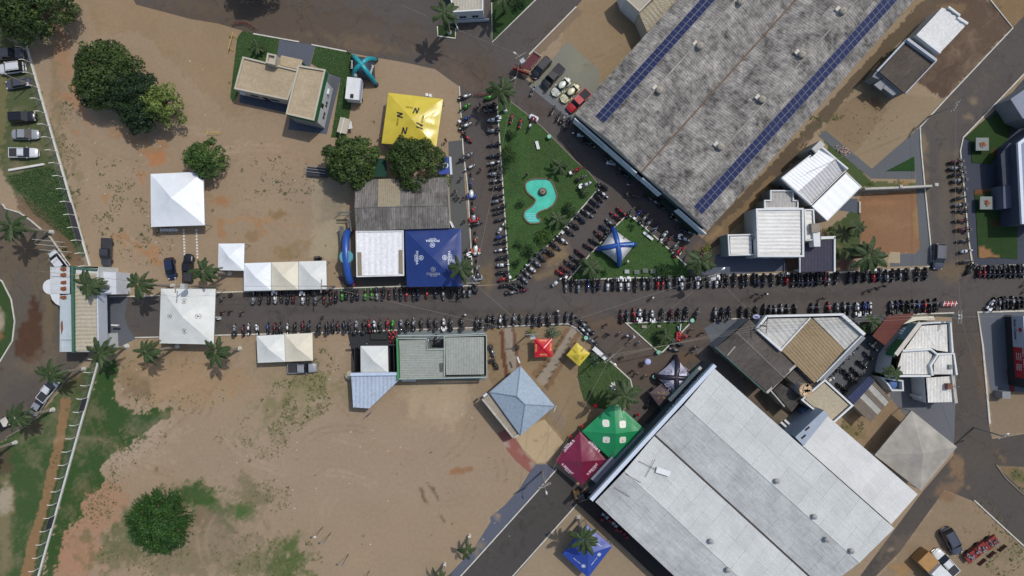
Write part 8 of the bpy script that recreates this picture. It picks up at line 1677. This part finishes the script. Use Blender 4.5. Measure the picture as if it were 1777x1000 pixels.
for a, b in (((905, 116), (926, 91)), ((926, 91), (939, 100)), ((939, 100), (920, 122))):
    for k in range(8): x, y = mix(P(*a), P(*b), k / 8); ch.tube((x, y, .25), (x, y, .75), .06, n=5)
part(ch, 'chain_post', FW, pm2)['kind'] = 'stuff'
single(MB().bar(P(890, 118, 1.2), P(918, 128, 1.2), .3, 1.3, .4).bar(P(893, 112, 1.5), P(919, 122, 1.5), .1, .3, 1.4), 'red_banner', M('banner_red', (116, 52, 46), .8, .25, 1.5), 'dusty red banner wall at the entrance beside the tiled patio', 'banner')
# benches, bins, boards
def bench(label, px, py, L_, W_, deg, m=None, h=.45, group='white benches'):
    x, y = P(px, py); t = thing('bench', label, 'bench', x, y, 0, R(deg), group); ORG[t.name] = (0, 0, 0); part(MB().box((0, 0, h), (L_, W_, .1)), 'seat', m or PARA, t)
    for s_ in (-1, 1): part(MB().box((s_ * L_ * .36, 0, h / 2), (.12, W_ * .8, h)), 'leg', m or PARA, t)
    return t
bench('white bench standing on the upper pool lawn', 932.6, 253, 1.45, .5, -75); bench('white bench at the diagonal kerb between motorcycles', 980, 400, 1.6, .45, 44); bench('long white bench at the upper right kerb of the inflatable lawn', 1124, 410, 2.1, .42, -38)
bench('pale bench left of the palm on the kerbed triangle', 1117, 567, .8, .45, 0, CONC, .45, 'bench group'); bench('small bench right of centre on the kerbed triangle', 1143, 566, .6, .4, 0, CONC, .45, 'bench group'); single(MB().bar(P(1177, 574), P(1175, 566), .12, .7, 0).bar(P(1177.5, 574), P(1179, 562), .12, 1.2, 0), 'white_sign', PARA, 'narrow white sign board at the right of the kerbed triangle', 'sign')
for i, (px, py) in enumerate(((1088, 471.5), (1105, 472.5), (1119.6, 470), (1133, 471))):
    x, y = P(px, py, .5); t = thing('display_board', OD[i] + ' of four small tilted grey boards along the lawn bottom', 'board', x, y, 0, 0, 'small display boards on the lawn'); part(MB().box((x, y, .55), (.75, .6, .05), 0, 0, .1), 'board', M('board_grey' if i == 0 else 'board_dark', (140, 150, 148) if i == 0 else (66, 78, 74), .5, .1), t); part(MB().box((x, y, .52), (.85, .7, .04), 0, 0, .1), 'frame', GREYW, t)
    for s_ in (-.3, .3): part(MB().tube((x + s_, y, 0), (x + s_, y, .55), .03, n=5), 'leg', METAL, t)
for i, (px, py, lb) in enumerate(((952.5, 239, 'on the pool lawn edge'), (1016, 586, 'among the motorcycles at the plaza corner'), (1199, 556, 'at the right tip of the kerbed triangle'), (1141, 611, 'at the lower tip of the kerbed triangle'), (1134, 653, 'at the left foot of the black inflatable'))):
    x, y = P(px, py); t = thing('litter_bin', 'pale green litter bin ' + lb, 'bin', x, y, 0, 0, 'pale green bins'); part(MB().tube((x, y, 0), (x, y, .95), .3, .36, 12), 'bin_body', M('bin_green', (96, 156, 128), .5, .1), t); part(MB().tube((x, y, .95), (x, y, 1.0), .38, .34, 12), 'lid', M('bin_lid', (128, 182, 156), .5, .1), t)
bb = thing('notice_board', 'long white notice board with dark frame at the round lawn kerb', 'board', *P(1040, 612)); part(MB().bar(P(1030, 604, 1.6), P(1052, 623, 1.6), .75, .1, 1.5), 'board', PARA, bb); part(MB().bar(P(1035, 600, 1.6), P(1056, 619, 1.6), .3, .12, 1.5), 'frame', BLACKP, bb)
for q in ((1033, 605), (1050, 620)): part(MB().tube((*P(*q), 0), (*P(*q), 1.5), .05, n=6), 'post', METAL, bb)
pt_ = thing('star_planter', 'white petal shaped planter around the palm on the round lawn', 'planter', *P(1066, 670)); c0 = P(1066, 670)
for k in range(8): a = k * math.pi / 4; part(MB().ell((c0[0] + .55 * math.cos(a), c0[1] + .55 * math.sin(a), .1), (.34, .2, .4), 8, 4, 0, a, 0), 'petal', LIME, pt_)
for i, (px, py, lb) in enumerate(((1032, 703, 'on the lawn edge above the green tent'), (1009, 738, 'left of the green tent top'), (990, 756, 'left of the maroon tent top'), (1105.6, 718, 'right of the green tent top'), (1121, 738, 'at the right corner of the green tent'), (889, 116, 'x'))[:5]):
    x, y = P(px, py); t = thing('parasol', 'small folded red parasol ' + lb, 'parasol', x, y, 0, 0, 'folded red parasols'); part(MB().tube((x, y, 0), (x, y, 1.9), .03, n=5), 'pole', METAL, t); part(MB().tube((x, y, 1.0), (x, y, 1.8), .42 if i == 0 else .3, .06, 7), 'cloth', TR, t)
def flag(label, px, py, deg, m, h=3.4, tilt=0):
    x, y = P(px, py); t = thing('feather_flag', label, 'flag', x, y, 0, R(deg), 'feather flags'); ORG[t.name] = (0, 0, 0); part(MB().chain([(0, 0, 0), (0, 0, h * .7), (.25, 0, h * .95), (.7, 0, h)], [.03, .025, .02, .015], 5), 'pole', METAL, t)
    vs = []; n = 8
    for k in range(n + 1): z = .8 + (h - .8) * k / n; xo = 0 if k < 6 else (.1 if k < 8 else .6); w_ = .75 - .0 * k if k < 7 else (.6 if k < 8 else .12); vs += [(xo, .03 * math.sin(k), z), (xo + w_, .12 * math.sin(k * .9), z - .05)]
    part(MB().add(vs, [(2 * k, 2 * k + 1, 2 * k + 3, 2 * k + 2) for k in range(n)]), 'cloth', m, t); return t
flag('dark navy feather flag over the right end of the grey green roof', 836, 583, 205, M('flag_navy', (44, 48, 72), .7, .3, 3), 3.8); flag('pale blue feather flag at the upper kerb of the inflatable lawn', 1137, 398, 190, M('flag_pale', (170, 178, 206), .7, .3, 3)); flag('purple feather flag at the cut corner of the pale blue shed', 647, 712, 230, M('flag_purple', (70, 60, 110), .7, .3, 3), 3.0); flag('dark feather flag beside the silver car row tent edge', 561, 448, 180, BLACKP, 2.6)
sg_ = thing('oval_sign', 'oval white and blue sign with yellow post at the south kerb', 'sign', *P(1311, 552)); x, y = P(1313, 550, 3); part(MB().ell((x, y, 2.9), (.62, .4, .12), 16, 4, 0, 0, -1), 'sign_face', M('sign_lilac', (170, 172, 206), .5, .1), sg_); part(MB().ell((x, y, 2.98), (.4, .18, .08), 12, 4, 0, 0, -1), 'sign_emblem', M('sign_blue', (60, 72, 130), .5, .1), sg_); part(MB().tube((x, y, 0), (x, y, 2.85), .07, n=6), 'post', YEL, sg_); part(MB().bar(P(1308, 558), P(1321, 552), .18, .5, 1.2), 'side_plate', M('plate_yellow', (150, 120, 50), .6, .3, 3), sg_)
# stepping stones to the white tent, stacked plastic chairs, crates
for li, (x0, x1) in enumerate(((319, 321), (341, 343))):
    t = thing('stone_edging', ('left', 'right')[li] + ' line of white edging blocks below the large white tent', 'edging', *P(x0, 420), 0, 0, 'edging block lines')
    for k in range(10): part(MB().box((*P(x0 + (x1 - x0) * k / 9, 400 + k * 5.2), .08), (.26, .36, .16)), 'block', LIME, t)
for k in range(6): single(MB().box((*P(283 + k * 5, 400), .3), (.4, .4, .6)).box((*P(283 + k * 5, 398), .65), (.4, .08, .5)), 'plastic_chair', M('chair_white', (206, 206, 204), .5, .05), OD[k] + ' white plastic chair from the left under the white tent edge', 'chair', 'white plastic chairs at the tent')
for i, (px, py, c_) in enumerate(((1047, 894, 'w'), (1053, 899, 'w'), (1045, 903, 'r'), (1058, 905, 'r'), (1064, 909, 'w'), (1069, 914, 'w'), (1070, 921, 'r'), (1077, 923, 'r'), (1083, 928, 'r'), (1088, 934, 'r'))):
    x, y = P(px, py, .8); m_ = M('chair_grey', (158, 162, 166), .5, .1) if c_ == 'w' else M('chair_red', (130, 30, 44), .5, .1); t = thing('chair_stack', '%s stack of %s plastic chairs from the top along the shaded warehouse side' % (OD[i], 'grey' if c_ == 'w' else 'red'), 'chair stack', x, y, 0, R(-42 + random.uniform(-20, 20)), 'stacked chairs beside the pale warehouse'); ORG[t.name] = (0, 0, 0)
    for q in range(5): part(MB().box((0, .02 * q, .42 + .1 * q), (.5, .5, .04)).box((0, .26 + .02 * q, .62 + .1 * q), (.5, .04, .4)), 'chair_shell', m_, t)
    for a in (-1, 1):
        for b_ in (-1, 1): part(MB().tube((a * .2, b_ * .2, 0), (a * .2, b_ * .2, .42), .02, n=4), 'leg', m_, t)
single(MB().box((*P(1001, 858, .6), .5), (1.0, 1.3, 1.0), R(10)), 'plywood_box', M('plywood', (160, 124, 78), .9, .15, 1), 'plywood box beside the black van at the maroon tent', 'crate'); car('hatch', 'black', 1012, 862, 10, 'black car in the shade below the maroon tent', None, .7)
single(MB().box((*P(553, 449), .4), (1.2, .5, .5)).box((*P(553, 447), .75), (1.0, .35, .2)), 'loudspeaker', BLACKP, 'black loudspeaker box behind the right end awning', 'loudspeaker')
single(MB().tube((*P(604, 655, .9), .15), (*P(608, 650, .9), .5), .8, .75, 16), 'satellite_dish', M('dish_beige', (176, 166, 146), .7, .15), 'pale round dish leaning at the corner of the pale blue shed', 'dish')
x, y = P(400, 513); single(MB().tube((x, y, 0), (x, y, .4), .42, .36, 12), 'round_bin', BLACKP, 'round black tub near the right side of the emblem tent', 'tub'); x, y = P(381.5, 550); single(MB().box((x, y, 1.0), (.6, .12, 1.9)).box((x, y - .25, .5), (.5, .4, .9)), 'ticket_stand', PARA, 'white ticket stand at the right edge of the emblem tent', 'stand')
for i, (px, py) in enumerate(((741, 166), (747, 167))): single(MB().box((*P(px, py, .7), .6), (.45, .55, 1.0), R(10)).box((*P(px, py, .7), 1.15), (.35, .4, .12)), 'cooler_box', HELM, ('left', 'right')[i] + ' white cooler at the top edge of the yellow tent', 'cooler', 'white coolers'); 
rp = thing('rubble_pile', 'pile of pale pink broken bricks on the dark footpath', 'rubble', *P(1464, 262)); 
for k in range(40): a = random.gauss(0, 1); b_ = random.gauss(0, 1); part(MB().box((P(1464, 262)[0] + a * .5 + b_ * .1, P(1464, 262)[1] + b_ * .35 - a * .3, random.uniform(.05, .3)), (.24, .12, .1), random.uniform(0, 3), 0, random.uniform(-.5, .5)), 'brick', M('brick_pale', (178, 150, 138), .9, .3, 3, 0, .2, .15), rp)
# ================================================================== PEOPLE
def body_mesh(pose):
    J = {'pelvis': (0, 0, .94), 'waist': (0, 0, 1.1), 'chest': (.0, 0, 1.33), 'neck': (.0, 0, 1.5), 'head0': (.02, 0, 1.58), 'head1': (.03, 0, 1.7), 'nose': (.13, 0, 1.64)}
    if pose == 'walk': L_ = {'hipL': (0, .1, .9), 'kneeL': (.22, .1, .5), 'ankL': (.25, .1, .09), 'toeL': (.42, .1, .06), 'hipR': (0, -.1, .9), 'kneeR': (-.02, -.1, .5), 'ankR': (-.34, -.1, .16), 'toeR': (-.2, -.1, .05), 'shL': (0, .2, 1.42), 'elL': (-.12, .25, 1.14), 'wrL': (-.02, .27, .9), 'haL': (.03, .27, .8), 'shR': (0, -.2, 1.42), 'elR': (.08, -.26, 1.14), 'wrR': (.26, -.25, .98), 'haR': (.34, -.24, .93)}
    elif pose == 'stand': L_ = {'hipL': (0, .1, .9), 'kneeL': (.02, .11, .5), 'ankL': (0, .12, .09), 'toeL': (.17, .14, .05), 'hipR': (0, -.1, .9), 'kneeR': (.02, -.11, .5), 'ankR': (0, -.12, .09), 'toeR': (.17, -.14, .05), 'shL': (0, .2, 1.42), 'elL': (-.02, .27, 1.14), 'wrL': (.05, .3, .88), 'haL': (.07, .3, .78), 'shR': (0, -.2, 1.42), 'elR': (.02, -.28, 1.16), 'wrR': (.24, -.2, 1.1), 'haR': (.33, -.16, 1.12)}
    else: L_ = {'hipL': (0, .1, .9), 'kneeL': (.05, .16, .5), 'ankL': (0, .2, .09), 'toeL': (.16, .25, .05), 'hipR': (0, -.1, .9), 'kneeR': (.05, -.14, .5), 'ankR': (-.05, -.14, .09), 'toeR': (.12, -.17, .05), 'shL': (0, .2, 1.42), 'elL': (.1, .34, 1.2), 'wrL': (.3, .3, 1.28), 'haL': (.38, .26, 1.33), 'shR': (0, -.2, 1.42), 'elR': (-.06, -.34, 1.2), 'wrR': (.02, -.2, 1.02), 'haR': (.06, -.14, .97)}
    J.update(L_); ks = list(J); Rr = {'pelvis': .16, 'waist': .14, 'chest': .17, 'neck': .065, 'head0': .09, 'head1': .1, 'nose': .02}
    for s_ in 'LR': Rr.update({'hip' + s_: .1, 'knee' + s_: .065, 'ank' + s_: .045, 'toe' + s_: .04, 'sh' + s_: .075, 'el' + s_: .05, 'wr' + s_: .035, 'ha' + s_: .042})
    E = [('pelvis', 'waist'), ('waist', 'chest'), ('chest', 'neck'), ('neck', 'head0'), ('head0', 'head1'), ('head0', 'nose')]
    for s_ in 'LR': E += [('pelvis', 'hip' + s_), ('hip' + s_, 'knee' + s_), ('knee' + s_, 'ank' + s_), ('ank' + s_, 'toe' + s_), ('chest', 'sh' + s_), ('sh' + s_, 'el' + s_), ('el' + s_, 'wr' + s_), ('wr' + s_, 'ha' + s_)]
    me = bpy.data.meshes.new('body'); me.from_pydata([J[k] for k in ks], [(ks.index(a), ks.index(b)) for a, b in E], []); o = bpy.data.objects.new('body', me); col.objects.link(o)
    md = o.modifiers.new('skin', 'SKIN'); sv = me.skin_vertices[0].data
    for i, k in enumerate(ks): sv[i].radius = (Rr[k], Rr[k] * (.78 if k in ('chest', 'waist', 'pelvis') else 1)); sv[i].use_root = (k == 'pelvis')
    s2 = o.modifiers.new('sub', 'SUBSURF'); s2.levels = 1; bpy.context.view_layer.update()
    r = bpy.data.meshes.new_from_object(o.evaluated_get(bpy.context.evaluated_depsgraph_get())); bpy.data.objects.remove(o)
    wrists = [Vector(J['wrL']), Vector(J['wrR'])]; el = [Vector(J['elL']), Vector(J['elR'])]; idx_ = []
    for p in r.polygons:
        c = p.center; arm_ = min((c - w_).length for w_ in wrists) < .2 or min((c - e_).length for e_ in el) < .06
        idx_.append(3 if c.z < .1 else (0 if c.z > 1.5 or (arm_ and abs(c.y) > .13) else (2 if c.z < .95 else 1)))
    return r, idx_
BM = {p: body_mesh(p) for p in ('walk', 'stand', 'lean')}
PC = {'white': (196, 196, 196), 'black': (30, 30, 34), 'red': (150, 34, 40), 'blue': (48, 66, 112), 'grey': (104, 106, 110), 'navy': (34, 38, 56), 'beige': (160, 146, 118), 'light blue': (138, 156, 190), 'green': (58, 96, 58)}
SK = [M('skin_%d' % i, c, .6, .05, 2) for i, c in enumerate(((150, 104, 80), (112, 74, 54), (176, 130, 104)))]; HR = M('hair_dark', (34, 26, 22), .8, .2, 6)
_pm = {}; rp_ = random.Random(5)
def person(px, py, deg, top, bot, pose, label, hat=None, group='people on foot'):
    sk_ = rp_.randrange(3); key = (pose, top, bot, sk_)
    if key not in _pm:
        me = BM[pose][0].copy(); me.materials.clear(); [me.materials.append(m) for m in (SK[sk_], M('cloth_top_' + top.replace(' ', '_'), PC[top], .85, .15, 4), M('cloth_bottom_' + bot, PC[bot], .85, .15, 4), BLACKP)]
        me.polygons.foreach_set('material_index', BM[pose][1]); me.polygons.foreach_set('use_smooth', [True] * len(me.polygons)); _pm[key] = me
    x, y = P(px, py); t = thing('person', label, 'person', x, y, .01, R(deg), group); ORG[t.name] = (0, 0, 0); link('body', _pm[key], t)
    if hat: part(MB().ell((.03, 0, 1.72), (.17, .15, .1), 10, 4, 0, 0, -.1).ell((.14, 0, 1.71), (.12, .1, .02), 8, 3, 0, 0, -.5), 'cap', M('cap_' + hat, PC[hat], .8, .1, 4), t)
    else: part(MB().ell((.005, 0, 1.71), (.115, .105, .1), 10, 5, 0, 0, -.2), 'hair', HR, t, smooth=True)
    return t
PPL = [
 (389, 518, 200, 'grey', 'black', 'walk', 'next to the right upper edge of the emblem tent'), (389, 542, 10, 'black', 'navy', 'walk', 'near the ticket stand right of the emblem tent'), (402, 541, 190, 'black', 'black', 'walk', 'second right of the emblem tent on the street'), (422, 543, 15, 'navy', 'black', 'walk', 'farther right of the emblem tent on the street'),
 (563, 549, 30, 'black', 'grey', 'walk', 'in the street between the awnings and the black stall'), (572, 527, 270, 'black', 'black', 'stand', 'at the kerb under the right end awning'), (808, 546, 20, 'grey', 'navy', 'walk', 'in the street above the grey green building'), (966.5, 539.5, 30, 'grey', 'black', 'walk', 'in the street above the red canopy tent'),
 (1051, 563, 200, 'black', 'navy', 'walk', 'in the plaza left of the kerbed triangle'), (1052, 579, 120, 'black', 'black', 'stand', 'below another person left of the kerbed triangle'), (1055, 581, 300, 'navy', 'grey', 'lean', 'in the close pair left of the kerbed triangle'), (1074.5, 578, 40, 'white', 'grey', 'walk', 'at the left kerb of the kerbed triangle'),
 (1086, 582, 60, 'light blue', 'navy', 'stand', 'leftmost of three close people beside the kerbed triangle'), (1092, 580, 240, 'grey', 'black', 'stand', 'middle of three close people beside the kerbed triangle'), (1098, 584, 200, 'white', 'blue', 'lean', 'rightmost of three close people beside the kerbed triangle'), (1091, 594, 180, 'beige', 'grey', 'walk', 'below the three close people in the plaza'), (1107, 594, 20, 'light blue', 'beige', 'walk', 'at the lower left kerb of the kerbed triangle'),
 (1036, 584, 90, 'red', 'black', 'stand', 'beside the motorcycles at the plaza corner'), (1079, 619, 45, 'green', 'navy', 'walk', 'alone in the middle of the plaza'), (1059, 615, 200, 'black', 'black', 'lean', 'at the notice board end by the round lawn'), (1062, 620, 20, 'grey', 'black', 'stand', 'below the notice board by the round lawn'), (1097, 643, 80, 'black', 'navy', 'stand', 'upper of the pair near the round lawn kerb'), (1104, 648, 160, 'beige', 'black', 'walk', 'lower of the pair near the round lawn kerb'), (1118.6, 651.6, 30, 'beige', 'beige', 'walk', 'left of the black inflatable tent'), (1120.5, 626, 60, 'light blue', 'grey', 'stand', 'holding a pale umbrella in the plaza'),
 (1198, 572, 0, 'beige', 'grey', 'stand', 'near the right tip of the kerbed triangle'), (1204, 602, 30, 'white', 'grey', 'walk', 'upper of three people right of the red trike'), (1209, 601, 200, 'grey', 'black', 'stand', 'right of three people below the red trike'), (1197, 611, 160, 'grey', 'navy', 'lean', 'lower of three people below the red trike'), (1216, 578, 90, 'black', 'black', 'stand', 'at the corner of the dark shed forecourt'),
 (1309, 511, 30, 'black', 'navy', 'walk', 'left of three people walking on the main street'), (1315.6, 517, 30, 'beige', 'black', 'walk', 'lower of three people walking on the main street'), (1325, 510.7, 30, 'black', 'black', 'walk', 'right of three people walking on the main street'), (1424, 518, 200, 'grey', 'black', 'walk', 'in the main street above the tan roofed shop'),
 (1528, 497, 20, 'black', 'black', 'walk', 'right of three people on the street below the wide palm'), (1514, 501, 20, 'navy', 'black', 'walk', 'middle of three people on the street below the wide palm'), (1502, 505, 20, 'black', 'grey', 'walk', 'left of three people on the street below the wide palm'), (1129.6, 517, 40, 'red', 'black', 'walk', 'in the main street below the inflatable lawn'), (1776, 493, 60, 'black', 'black', 'walk', 'upper at the far right edge of the street'), (1777, 505, 80, 'black', 'navy', 'walk', 'lower at the far right edge of the street'),
 (833, 185, 20, 'navy', 'black', 'walk', 'right of the pair under the red lattice barrier'), (827, 189, 200, 'black', 'black', 'walk', 'left of the pair under the red lattice barrier'), (834, 296, 60, 'black', 'grey', 'walk', 'alone in the street west of the pool lawn'), (799, 279, 90, 'black', 'grey', 'stand', 'on the pavement beside the white kiosk rim'), (801, 311, 200, 'grey', 'black', 'walk', 'on the pavement left of the blue trike'),
 (790, 334, 40, 'black', 'navy', 'stand', 'top of the trio on the pavement by the hall'), (793.5, 341, 240, 'grey', 'black', 'lean', 'middle of the trio on the pavement by the hall'), (796, 345, 100, 'black', 'black', 'stand', 'bottom of the trio on the pavement by the hall'), (805, 345, 300, 'red', 'navy', 'walk', 'on the pavement close to the red trike'), (806, 385, 80, 'black', 'black', 'walk', 'on the pavement right of the hall corner'), (811, 434, 70, 'grey', 'black', 'walk', 'on the kerb right of the royal blue tent'),
 (914, 305, 100, 'black', 'black', 'stand', 'on the lawn above the turquoise pool'), (774, 246, 60, 'black', 'black', 'stand', 'on the sand below the yellow tent'), (1026, 251, 120, 'grey', 'black', 'stand', 'in the warehouse shade at the second sign board'), (1031, 257, 300, 'beige', 'black', 'lean', 'in the warehouse shade, second by the board'), (1036, 254, 220, 'white', 'navy', 'stand', 'in the warehouse shade wearing white, by the board'), (1047, 262, 90, 'grey', 'grey', 'walk', 'in the warehouse shade near the white trike'), (1075, 296, 70, 'grey', 'black', 'stand', 'in the warehouse shade below the white trike'), (1089, 322, 80, 'white', 'white', 'stand', 'all in white in the warehouse shade'), (1123, 344, 50, 'navy', 'black', 'stand', 'leaning near the lower warehouse boards'), (1159, 363, 60, 'beige', 'black', 'stand', 'in shade at the lower warehouse front'), (1163, 374, 60, 'black', 'grey', 'walk', 'in shade nearest the last sign board'),
 (925, 141, 90, 'black', 'black', 'walk', 'beside the black estate car'), (950, 156, 45, 'grey', 'navy', 'walk', 'at the kerb below the black pickup'), (1087, 455, 90, 'beige', 'beige', 'stand', 'at the lower right edge of the blue inflatable'), (745, 590, 80, 'black', 'black', 'lean', 'beside the motorcycle in the roofed courtyard'), (676, 634, 90, 'red', 'red', 'stand', 'inside the black walled stall dressed in red'), (662, 239, 60, 'white', 'red', 'stand', 'and red shorts at the left edge of the yellow tent'), (1465, 622, 60, 'white', 'black', 'stand', 'on the grey forecourt beside the shop eave'),
 (1548, 985, 60, 'black', 'black', 'walk', 'x')][:69]
for i, (px, py, d_, a, b_, ps, lb) in enumerate(PPL):
    o = person(px, py, d_, a, b_, ps, 'person in %s top %s' % (a, lb), hat=rp_.choice([None, None, 'black', 'white']))
ux_, uy_ = P(1120.5, 626); um = thing('umbrella', 'open pale lilac umbrella held up in the plaza', 'umbrella', ux_, uy_); part(MB().ell((ux_, uy_, 1.95), (.55, .55, .22), 10, 4, 0, 0, 0), 'canopy', M('umbrella_lilac', (160, 168, 206), .6, .1), um); part(MB().tube((ux_ + .1, uy_, 1.1), (ux_, uy_, 2.2), .015, n=4), 'shaft', METAL, um)
